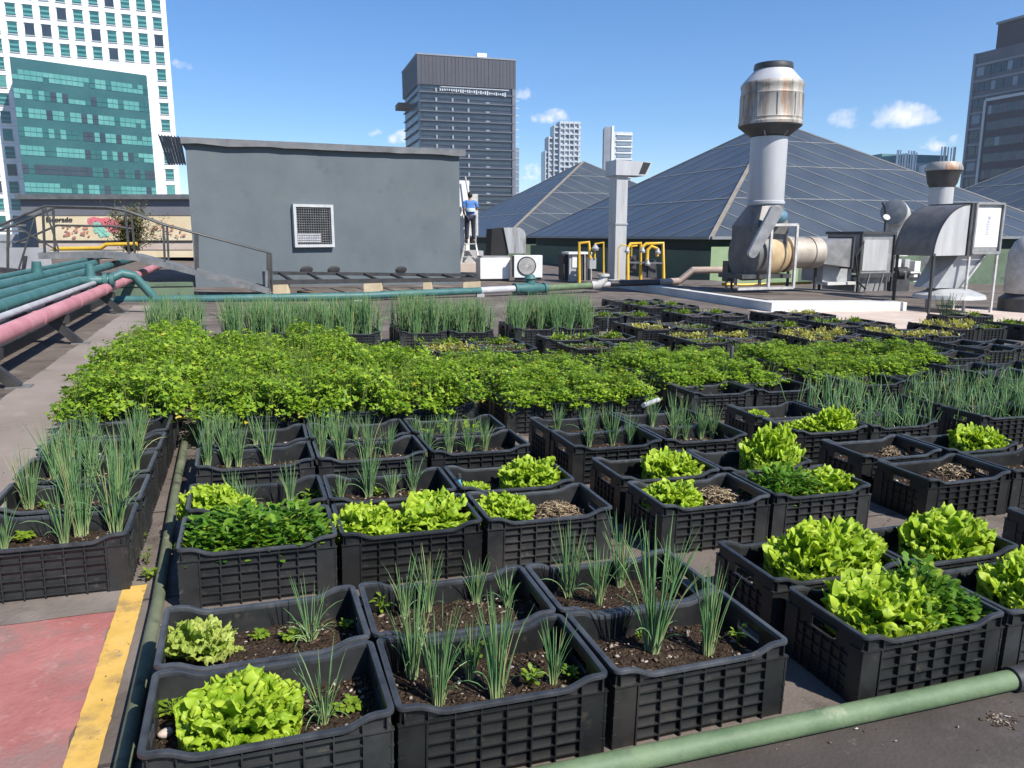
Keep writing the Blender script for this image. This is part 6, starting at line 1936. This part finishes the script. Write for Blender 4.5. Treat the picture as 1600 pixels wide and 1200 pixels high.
for p in (a, b):
    ff.bar(p, Vector((p.x, p.y, zf)), 0.06, 0.06, up=d1); ff.bar(p + d1 * 1.3, Vector((p.x, p.y, zf)) + d1 * 1.3, 0.06, 0.06, up=d1); ff.bar(p, p + d1 * 1.3, 0.05, 0.05)
ff.bar(a, b, 0.06, 0.06); ff.bar(Vector((a.x, a.y, zc(447))), Vector((b.x, b.y, zc(447))), 0.06, 0.06); ff.bar(Vector((a.x, a.y, zc(447))) - d2 * .85, Vector((a.x, a.y, zc(447))), 0.05, 0.06)
ff.build('frame', M['steel_white'], fn)
bs_ = MB(); q = cxy - d2 * 0.1
bs_.prism([Vector((p.x, p.y, 0.42)) for p in (q - d2 * .8 - d1 * .5, q + d2 * .6 - d1 * .5, q + d2 * .6 + d1 * .5, q - d2 * .8 + d1 * .5)], (0, 0, 0.10)); bs_.build('base', M['dark_metal'], fn)
t = thing('round_duct', 'weathered tan round duct joining the blower to the filter box', 'duct')
MB().lathe([(0.37, 0.86), (0.38, 0.90), (0.38, 1.42), (0.405, 1.43), (0.405, 1.47), (0.38, 1.48), (0.38, 1.75)], 36, fcen + Vector((0, 0, 0.02)), d2).build('tube', M['duct_tan'], t, smooth=AB)
q = fcen + d2 * 1.75 + Vector((0, 0, 0.02)); q2 = q + d2 * 0.72
a_ = [q + d1 * (x * .27) + Vector((0, 0, z * .27)) for x, z in ((-1, -1), (1, -1), (1, 1), (-1, 1))]; b_ = [q2 + d1 * (x * .42) + Vector((0, 0, z * .36)) for x, z in ((-1, -1), (1, -1), (1, 1), (-1, 1))]
MB().add(a_ + b_, [(0, 1, 5, 4), (1, 2, 6, 5), (2, 3, 7, 6), (3, 0, 4, 7), (3, 2, 1, 0), (4, 5, 6, 7)]).build('reducer', M['galv'], t)
MB().box(q2 + d2 * 0.02, (0.05, 0.92, 0.80), YAW).build('flange', M['dark_metal'], t)
MB().bar(q - Vector((0, 0, .3)), Vector((q.x, q.y, 0.1)), 0.05, 0.05, up=d1).build('leg', M['steel_black'], t)
t = thing('gas_pipe', 'thin yellow gas pipe passing behind the blower feet', 'pipe')
MB().tube([W(1128, 444, 20.6), W(1160, 445, 20.7), W(1290, 441, 21.2)], 0.035, 8).build('run', M['pipe_yellow'], t, smooth=AB)
for px in (1135, 1230, 1280): p = W(px, 445, 20.8); MB().box((p.x, p.y, 0.25), (0.06, 0.06, 0.5)).build('support', M['steel_black'], t)
t = thing('switch_box', 'small grey box on a post left of the blower', 'box')
acbox(1136, 408, 1149, 440, 20.3, 0.3, M['dark_metal'], 'casing', t); MB().tube([W(1143, 440, 20.4), W(1143, 470, 20.4)], 0.03, 6).build('post', M['steel_black'], t)

# filter box
t = thing('filter_box', 'square grey filter box with a bright access panel right of the blower', 'air unit')
n0 = W(1345, 400, 20.0); n0.z = 0
zA, zB, zCc, zD = W(1345, 366, 20).z, W(1345, 427, 20).z, W(1345, 432, 20).z, W(1345, 456, 20).z
def gbox(p, a, b, z0, z1, mat, nm, par, bevel=0.0):
    return MB().prism([Vector((q.x, q.y, z0)) for q in (p, p + d2 * a, p + d2 * a + d1 * b, p + d1 * b)], (0, 0, z1 - z0)).build(nm, mat, par, bevel=bevel)
gbox(n0, 1.0, 1.25, zB, zA, M['galv'], 'casing', t)
gbox(n0 - d2 * 0.04 - d1 * 0.06, 1.10, 1.36, zA + 0.002, zA + 0.07, M['dark_metal'], 'lid', t)
gbox(n0 + d2 * 0.06 - d1 * 0.02, 0.80, 0.018, zB + 0.06, zA - 0.14, M['galv_bright'], 'access_panel', t)
gbox(n0 - d2 * 0.06 - d1 * 0.05, 0.05, 0.06, 0.0, zA - 0.01, M['steel_black'], 'post', t)
gbox(n0 + d2 * 1.02 - d1 * 0.05, 0.05, 0.06, 0.0, zA - 0.01, M['steel_black'], 'post', t)
gbox(n0 - d2 * 0.06 - d1 * 0.05 + d2 * .055, 1.02, 0.05, zCc - 0.02, zB - 0.003, M['dark_metal'], 'frame', t)
gbox(n0 + d1 * 0.10 - d2 * 0.02, 1.05, 1.2, zD, zCc - 0.025, M['galv'], 'lower_casing', t)
for a in (0.3, 0.75): MB().bar(n0 + d2 * a - d1 * .04 + Vector((0, 0, zB)), n0 + d2 * (a - 0.12) - d1 * .04 + Vector((0, 0, zD)), 0.035, 0.035, up=d1).build('strut', M['steel_grey'], t)
MB().tube([n0 - d2 * .05 - d1 * .12 + Vector((0, 0, zA - .2)), n0 - d2 * .35 - d1 * .2 + Vector((0, 0, zA - .55)), n0 - d2 * .22 - d1 * .2 + Vector((0, 0, zB - .2)), n0 + d2 * .05 - d1 * .2 + Vector((0, 0, .1))], 0.022, 8).build('cable', M['black'], t, smooth=AB)
t = thing('grey_cabinet', 'plain dark grey steel cabinet under the round duct', 'cabinet')
n1 = n0 - d2 * 0.98 + d1 * 0.2
gbox(n1, 0.92, 0.8, 0.28, W(1300, 402, 20).z, M['ac_grey'], 'casing', t); gbox(n1 - d2 * .02 - d1 * .02, 0.96, 0.84, W(1300, 402, 20).z + .003, W(1300, 402, 20).z + .05, M['dark_metal'], 'lid', t); gbox(n1 - d1 * 0.2, 0.9, 0.6, 0.2, 0.275, M['white_slab'], 'plinth', t)
t = thing('white_cabinets', 'row of pale equipment boxes with pipes behind the duct hood', 'cabinet')
for px0, px1, py0, py1, m_ in ((1395, 1410, 405, 432, 'ac_white'), (1411, 1423, 405, 436, 'galv_bright'), (1426, 1440, 408, 440, 'ac_white'), (1462, 1480, 402, 418, 'steel_white'), (1470, 1500, 420, 442, 'block')): acbox(px0, py0, px1, py1, 21.5, 0.5, M[m_], 'cabinet', t, 0.3)
MB().tube([W(1388, 440, 20.6), W(1388, 426, 20.6), W(1414, 425, 20.6), W(1414, 455, 20.6)], 0.04, 8).build('pipe', M['steel_grey'], t, smooth=AB)
MB().bar(W(1395, 436, 21.0), W(1440, 436, 21.0), 0.08, 0.1).build('rail', M['dark_metal'], t)
t = thing('pump', 'small dark pump set with a pipe loop on the roof under the hood', 'pump')
p = ground(1400, 470); p = Vector((p.x, p.y, 0))
MB().box(p + Vector((0, 0, 0.14)), (0.45, 0.35, 0.30), 0.3).build('base', M['dark_metal'], t)
MB().lathe([(0, 0), (0.15, 0), (0.16, 0.05), (0.16, 0.36), (0.1, 0.42), (0, 0.42)], 16, p + Vector((-0.1, 0, 0.46)), d2).build('motor', M['black'], t, smooth=AB)
MB().tube([p + Vector((0.3, 0, 0.46)), p + Vector((0.55, 0, 0.46)), p + Vector((0.58, 0, 0.1))], 0.05, 10).build('pipe', M['galv'], t, smooth=AB)

# the big duct hood on its leg frame
t = thing('duct_hood', 'large rounded sheet metal duct elbow joined to a pale box on tall legs', 'duct')
YH = 17.0
h0 = W(1457, 400, YH); zb_, zt_ = h0.z, W(1520, 319, YH + 0.3).z
h0.z = 0; A_, Bh = 0.93, zt_ - zb_
def hq(a, z): q = h0 + d2 * a; return Vector((q.x, q.y, z))
prof = [hq(A_ * (1 - cos(pi / 2 * i / 14)), zb_ + Bh * sin(pi / 2 * i / 14)) for i in range(15)]
side = [hq(A_, zb_)] + prof
MB().prism(side, d1 * 1.05).build('elbow', M['galv_dirty_shaded'], t, smooth=radians(25))
sf = MB(); sf.prism([p - d1 * 0.012 for p in [hq(A_ - 0.01, zb_ + 0.01)] + [q.lerp(hq(A_, zb_), 0.02) for q in prof]], d1 * 0.008); sf.build('side_sheet', M['galv_bright'], t)
cs = MB()
for p, q in zip(prof[:-1], prof[1:]):
    cs.bar(p - d1 * 0.012, q - d1 * 0.012, 0.03, 0.018); cs.bar(p + d1 * 1.05, q + d1 * 1.05, 0.03, 0.018)
cs.build('seam', M['dark_metal'], t)
o_ = h0 + d2 * (A_ + 0.01)
gbox(o_ - d1 * 0.05, 0.07, 1.15, zb_ + 0.0, zt_ + 0.03, M['dark_metal'], 'flange', t)
gbox(o_ - d1 * 0.05 + d2 * .09, 0.06, 1.15, zb_ + 0.0, zt_ + 0.03, M['pipe_black'], 'flange', t)
o2 = o_ + d2 * 0.165
gbox(o2, 0.80, 1.0, zb_ + 0.10, zt_ - 0.0, M['galv'], 'box', t)
pn_ = gbox(o2 + d2 * 0.06 - d1 * 0.014, 0.68, 0.013, zb_ + 0.18, zt_ - 0.08, M['ac_white'], 'access_panel', t)
gbox(o2 + d2 * 0.31 - d1 * 0.020, 0.20, 0.006, zt_ - 0.34, zt_ - 0.24, M['paper'], 'notice', t)
gbox(o2 + d2 * 0.30 - d1 * 0.019, 0.17, 0.005, zb_ + 0.42, zb_ + 0.78, M['paper'], 'notice', t)
lt_ = MB(); rl_ = random.Random(31)
for i in range(3):
    q = o2 + d2 * (0.41 + rl_.uniform(-.01, .01)) - d1 * 0.027 + Vector((0, 0, zt_ - 0.265 - i * 0.025)); lt_.box(q, (0.11 - 0.02 * i, 0.003, 0.008), YAW)
for i in range(9):
    q = o2 + d2 * 0.385 - d1 * 0.026 + Vector((0, 0, zb_ + 0.75 - i * 0.035)); lt_.box(q, (0.12 - 0.04 * rl_.random(), 0.003, 0.007), YAW)
lt_.build('notice_lines', M['ac_grey'], t)
eg = MB()
for a in (-0.005, 0.80): eg.bar(o2 + d2 * a - d1 * .03 + Vector((0, 0, zb_ + .05)), o2 + d2 * a - d1 * .03 + Vector((0, 0, zt_ + .02)), 0.045, 0.045, up=d1)
eg.bar(o2 - d1 * .03 + Vector((0, 0, zt_ + .02)), o2 + d2 * .8 - d1 * .03 + Vector((0, 0, zt_ + .02)), 0.045, 0.045); eg.bar(o2 - d1 * .03 + Vector((0, 0, zb_ + .06)), o2 + d2 * .8 - d1 * .03 + Vector((0, 0, zb_ + .06)), 0.05, 0.06)
eg.build('edge_angle', M['galv'], t)
for q, m_ in ((o_ + d2 * .12, 'steel_white'), (o2 + d2 * .78, 'steel_white'), (h0 + d2 * 0.04, 'steel_black')):
    for dd in (0, 1.0):
        g_ = (MGI @ q).z
        MB().bar(q + d1 * dd + Vector((0, 0, zb_ + 0.05)), q + d1 * dd + Vector((0, 0, -0.36)), 0.05, 0.05, up=d1).build('leg', M[m_], t)
t = thing('duct_boot', 'grey tapered sheet metal duct slanting under the big hood', 'duct')
q = o_ + d1 * 0.5
u_ = [q + d2 * a + d1 * b + Vector((0, 0, zb_ + .04)) for a, b in ((0, -.35), (.85, -.35), (.85, .35), (0, .35))]
l_ = [q + d2 * a + d1 * b + Vector((0, 0, 0.28)) for a, b in ((-.55, -.3), (.15, -.3), (.15, .3), (-.55, .3))]
MB().add(u_ + l_, [(0, 1, 5, 4), (1, 2, 6, 5), (2, 3, 7, 6), (3, 0, 4, 7), (0, 3, 2, 1), (4, 5, 6, 7)]).build('boot', M['ac_grey'], t)
MB().bar(q + d2 * 0.75 - d1 * .37 + Vector((0, 0, zb_)), q + d2 * 0.15 - d1 * .37 + Vector((0, 0, 0.3)), 0.04, 0.04).build('brace', M['galv_bright'], t)
MB().lathe([(0.75, 0.0), (0.72, 0.08), (0.40, 0.20), (0.0, 0.22)], 28, Vector((q.x + 0.05, q.y - 0.2, 0.05))).build('skirt', M['galv_bright'], t, smooth=AB)
t = thing('round_vessel', 'pale round duct vessel cut off by the right edge behind the hood', 'duct')
p = W(1612, 420, 18.2); p.z = 0
MB().lathe([(0.50, W(1600, 458, 18.2).z), (0.52, W(1600, 455, 18.2).z), (0.52, W(1600, 420, 18.2).z), (0.50, W(1600, 395, 18.2).z), (0.40, W(1600, 378, 18.2).z), (0.22, W(1600, 367, 18.2).z), (0, W(1600, 364, 18.2).z)], 30, p).build('vessel', M['steel_white'], t, smooth=AB)
MB().lathe([(0.60, -0.4), (0.60, W(1600, 466, 18.2).z), (0.45, W(1600, 458, 18.2).z)], 24, p).build('base', M['dark_metal'], t, smooth=AB)
t = thing('roof_cowl', 'silver round duct elbow seen above the filter box', 'duct')
p = W(1397, 331, 21.5); ax_ = (d2 * 0.80 + d1 * 0.55).normalized()
MB().tube([p, p + ax_ * 0.25, p + ax_ * 0.46 + Vector((0, 0, -0.05)), p + ax_ * 0.62 + Vector((0, 0, -0.20)), p + ax_ * 0.68 + Vector((0, 0, -0.50)), p + ax_ * 0.68 + Vector((0, 0, -1.2))], [0.32, 0.32, 0.33, 0.33, 0.32, 0.32], 26).build('elbow', M['steel_white'], t, smooth=AB)
MB().lathe([(0, 0), (0.31, 0.0), (0.34, 0.01), (0.34, 0.05), (0.325, 0.06)], 26, p - ax_ * 0.055, ax_).build('end_cap', M['galv'], t, smooth=AB)
t = thing('flood_lamp', 'small floodlight on a thin black post above the filter box', 'lamp')
q = W(1384, 341, 20.6)
MB().tube([q - Vector((0, 0, 0.55)), q + Vector((0, 0, 0.04)), q + Vector((-0.05, 0, .3)), q + Vector((-0.13, 0, 0.40))], 0.028, 8).build('post', M['black'], t, smooth=AB)
MB().lathe([(0, -0.04), (0.06, -0.04), (0.09, 0.02), (0.09, 0.05), (0, 0.06)], 14, q + Vector((-0.02, -0.05, 0.0)), Vector((0, -0.8, 0.6))).build('head', M['steel_white'], t, smooth=AB)
c2 = thing('exhaust_chimney', 'short grey roof chimney with a flared stained cap behind the hood', 'chimney')
Y2 = 22.5; c_ = W(1471, 300, Y2); b2 = Vector((c_.x, Y2, 0)); z2 = lambda py: W(1471, py, Y2).z
MB().lathe([(0.31, z2(345)), (0.31, z2(292))], 28, b2).build('shaft', M['galv_bright'], c2, smooth=AB)
MB().lathe([(0.315, z2(293)), (0.38, z2(287)), (0.45, z2(268)), (0.48, z2(266))], 32, b2).build('cap_bowl', M['dark_metal'], c2, smooth=AB)
MB().lathe([(0.482, z2(267)), (0.49, z2(264)), (0.44, z2(257)), (0.40, z2(254)), (0.35, z2(253.5))], 32, b2).build('cap_lip', M['cap_rust'], c2, smooth=AB)

# ------------------------------------------------------------------ worker on a step ladder beside the grey building
YP = 27.6
gp_ = ground(735, 420)
t = thing('roof_cabinet', 'tall narrow white cabinet at the end of the grey building', 'cabinet')
acbox(718, 282, 733, 392, YP + 0.5, 0.5, M['ac_white'], 'casing', t, 0.3); acbox(731, 303, 747, 368, YP + 1.0, 0.5, M['steel_white'], 'casing', t, 0.3); acbox(714, 392, 756, 425, YP + 0.45, 1.2, M['concrete'], 'plinth', t, 0.3)
MB().tube([W(727, 276, YP + .3), W(733, 312, YP + .3)], 0.03, 6).build('pole', M['steel_white'], t)
ld = thing('step_ladder', 'white step ladder standing beside the grey building', 'ladder')
zs_ = W(737, 380, YP).z; zg = W(737, 411, YP).z
x0, x1 = W(727, 380, YP).x, W(743, 380, YP).x
for sx, x in ((-1, x0), (1, x1)):
    MB().bar((x, YP, zs_), (x + sx * 0.14, YP - 0.32, zg), 0.045, 0.05).build('leg', M['steel_white'], ld); MB().bar((x, YP + .2, zs_), (x + sx * 0.12, YP + 0.5, zg), 0.04, 0.04).build('leg', M['steel_white'], ld)
    MB().bar((x, YP + .12, zs_), (x + 0.02 * sx, YP + 0.2, zs_ + 1.0), 0.04, 0.04).build('rail', M['steel_white'], ld)
MB().box(((x0 + x1) / 2, YP + 0.08, zs_ - 0.02), (x1 - x0 + .06, 0.32, 0.04)).build('platform', M['steel_white'], ld)
for k in (0.36, 0.68): MB().box(((x0 + x1) / 2, YP - 0.32 * k, zs_ + (zg - zs_) * k), (x1 - x0 + .2 * k, 0.10, 0.03)).build('step', M['steel_white'], ld)
o = acbox(716, 411.5, 758, 425, YP - 0.7, 1.2, M['concrete_warm'], 'roof_curb', None, 0.1); tag(o, 'low pale curb under the step ladder', 'curb')


def skin(name, verts, edges, radii, mat, parent, root=0, lev=2):
    me = bpy.data.meshes.new(name); me.from_pydata([tuple(v) for v in verts], edges, [])
    o = bpy.data.objects.new(name, me); COL.objects.link(o); o.parent = parent
    me.materials.append(mat)
    sk = o.modifiers.new('skin', 'SKIN'); sk.use_smooth_shade = True
    ss_ = o.modifiers.new('sub', 'SUBSURF'); ss_.levels = ss_.render_levels = lev
    for i, r in enumerate(radii):
        me.skin_vertices[0].data[i].radius = r if isinstance(r, tuple) else (r, r)
        me.skin_vertices[0].data[i].use_root = (i == root)
    return o


pr = thing('person', 'worker in a blue shirt and dark trousers standing on a white step ladder, back turned', 'person', ((x0 + x1) / 2, YP + 0.06, zs_), rz=0.15)
V_ = [(0, 0, 0.93), (0, 0.01, 1.10), (0, 0.01, 1.28), (0, 0.01, 1.42), (0, 0.01, 1.50), (0, 0.03, 1.60),
      (-.10, 0, .90), (-.11, .02, .50), (-.12, -.01, .09), (-.13, .12, .04), (.10, 0, .90), (.11, .05, .50), (.12, 0.0, .09), (.14, .13, .04),
      (-.18, 0, 1.40), (-.23, 0.02, 1.14), (-.20, 0.22, 1.02), (-.19, .30, 1.02), (.18, 0, 1.40), (.26, 0.04, 1.16), (.20, 0.24, 1.20), (.18, .32, 1.23)]
E_ = [(0, 1), (1, 2), (2, 3), (3, 4), (4, 5), (0, 6), (6, 7), (7, 8), (8, 9), (0, 10), (10, 11), (11, 12), (12, 13), (3, 14), (14, 15), (15, 16), (16, 17), (3, 18), (18, 19), (19, 20), (20, 21)]
Rd = [(.12, .08), (.10, .065), (.11, .07), (.085, .065), .05, .05, .085, .055, .04, .035, .085, .055, .04, .035, .055, .042, .033, .03, .055, .042, .033, .03]
skin('body', V_, E_, Rd, M['skin'], pr)
hd = MB(); bm_ = bmesh.new(); bmesh.ops.create_uvsphere(bm_, u_segments=18, v_segments=12, radius=1)
hv = []
for v in bm_.verts:
    c = v.co; jaw = 1 - 0.22 * max(0, -c.z); nose = 0.16 * exp(-((c.x / .16) ** 2 + ((c.z + .12) / .22) ** 2)) if c.y > 0.5 else 0
    hv.append((c.x * 0.078 * jaw, c.y * 0.098 * jaw + nose * .12 + .03, c.z * 0.118 + 1.64))
hd.add(hv, [[v.index for v in f.verts] for f in bm_.faces])
for sx in (-1, 1): hd.add([(a[0] * .016 + sx * .079, a[1] * .1 * .3 + .03, (a[2] - 1.64) * .28 + 1.635) for a in hv], [[v.index for v in f.verts] for f in bm_.faces])
hd.build('head', M['skin'], pr, smooth=9)
hr = MB(); hr.add([((a[0]) * 1.10, (a[1] - .03) * 1.10 + .024, (a[2] - 1.64) * 1.07 + 1.648 if a[2] > 1.57 else 1.565) for a in hv], [[v.index for v in f.verts] for f in bm_.faces if not (f.calc_center_median().y > 0.35 and f.calc_center_median().z < 0.5) and f.calc_center_median().z > -0.62])
hr.build('hair', M['hair'], pr, smooth=9); bm_.free()
skin('shirt', [(0, 0, 0.90), (0, 0.0, 1.10), (0, -0.01, 1.28), (0, 0, 1.43), (-.19, 0, 1.40), (-.235, .015, 1.20), (.19, 0, 1.40), (.265, .03, 1.21)], [(0, 1), (1, 2), (2, 3), (3, 4), (4, 5), (3, 6), (6, 7)], [(.175, .125), (.165, .12), (.18, .125), (.12, .095), .075, .068, .075, .068], M['shirt'], pr)
MB().lathe([(0.176, 1.08), (0.183, 1.11), (0.183, 1.17), (0.178, 1.20)], 24).build('reflective_band', M['shirt_pale'], pr, smooth=AB)
o = pr.children[-1]; o.scale = (1.02, 0.74, 1)
skin('trousers', [(0, 0, 0.94), (-.10, 0, .88), (-.11, .02, .50), (-.12, -.01, .12), (.10, 0, .88), (.11, .05, .50), (.12, 0, .12)], [(0, 1), (1, 2), (2, 3), (0, 4), (4, 5), (5, 6)], [(.155, .12), .105, .078, .066, .105, .078, .066], M['trouser'], pr)
for sx, yy_ in ((-1, 0.05), (1, 0.06)):
    sh_ = MB(); sh_.lathe([(0, -.13), (.035, -.12), (.045, -.05), (.048, .05), (.036, .13), (0, .15)], 14, (sx * .128, yy_, .045), Vector((0, 1, 0))); sh_.build('shoe', M['shoe'], pr, smooth=9)
for hx, hy, hz, sg in ((-.19, .31, 1.02, -1), (.18, .33, 1.235, 1)):   # hands closed round the ladder rails
    vs = [(hx, hy - .02, hz), (hx, hy + .045, hz)]; es = [(0, 1)]; rs = [(.034, .02), (.036, .02)]
    for i in range(4):
        b_ = len(vs); z_ = hz + .026 - .017 * i
        vs += [(hx, hy + .075, z_), (hx - sg * .025, hy + .10 - .004 * i, z_), (hx - sg * .045, hy + .082, z_)]; es += [(1, b_), (b_, b_ + 1), (b_ + 1, b_ + 2)]; rs += [.0095, .009, .008]
    b_ = len(vs); vs += [(hx - sg * .03, hy + .02, hz + .03), (hx - sg * .05, hy + .06, hz + .035)]; es += [(0, b_), (b_, b_ + 1)]; rs += [.011, .009]
    skin('hand', vs, es, rs, M['skin'], pr, lev=1)


# ------------------------------------------------------------------ air between here and the far towers
hm, hn, hl, ho = new_mat('thin_haze')
pv = hn.new('ShaderNodeVolumePrincipled'); pv.inputs['Color'].default_value = (0.80, 0.88, 1.0, 1); pv.inputs['Density'].default_value = 0.00028; pv.inputs['Anisotropy'].default_value = 0.3
hl.new(pv.outputs[0], ho.inputs['Volume'])
hz = MB().box2((-420, -60, -21.5), (520, 700, 150)).build('haze', hm); tag(hz, kind='stuff')
SC.cycles.volume_max_steps = 32
SC.cycles.volume_step_rate = 10
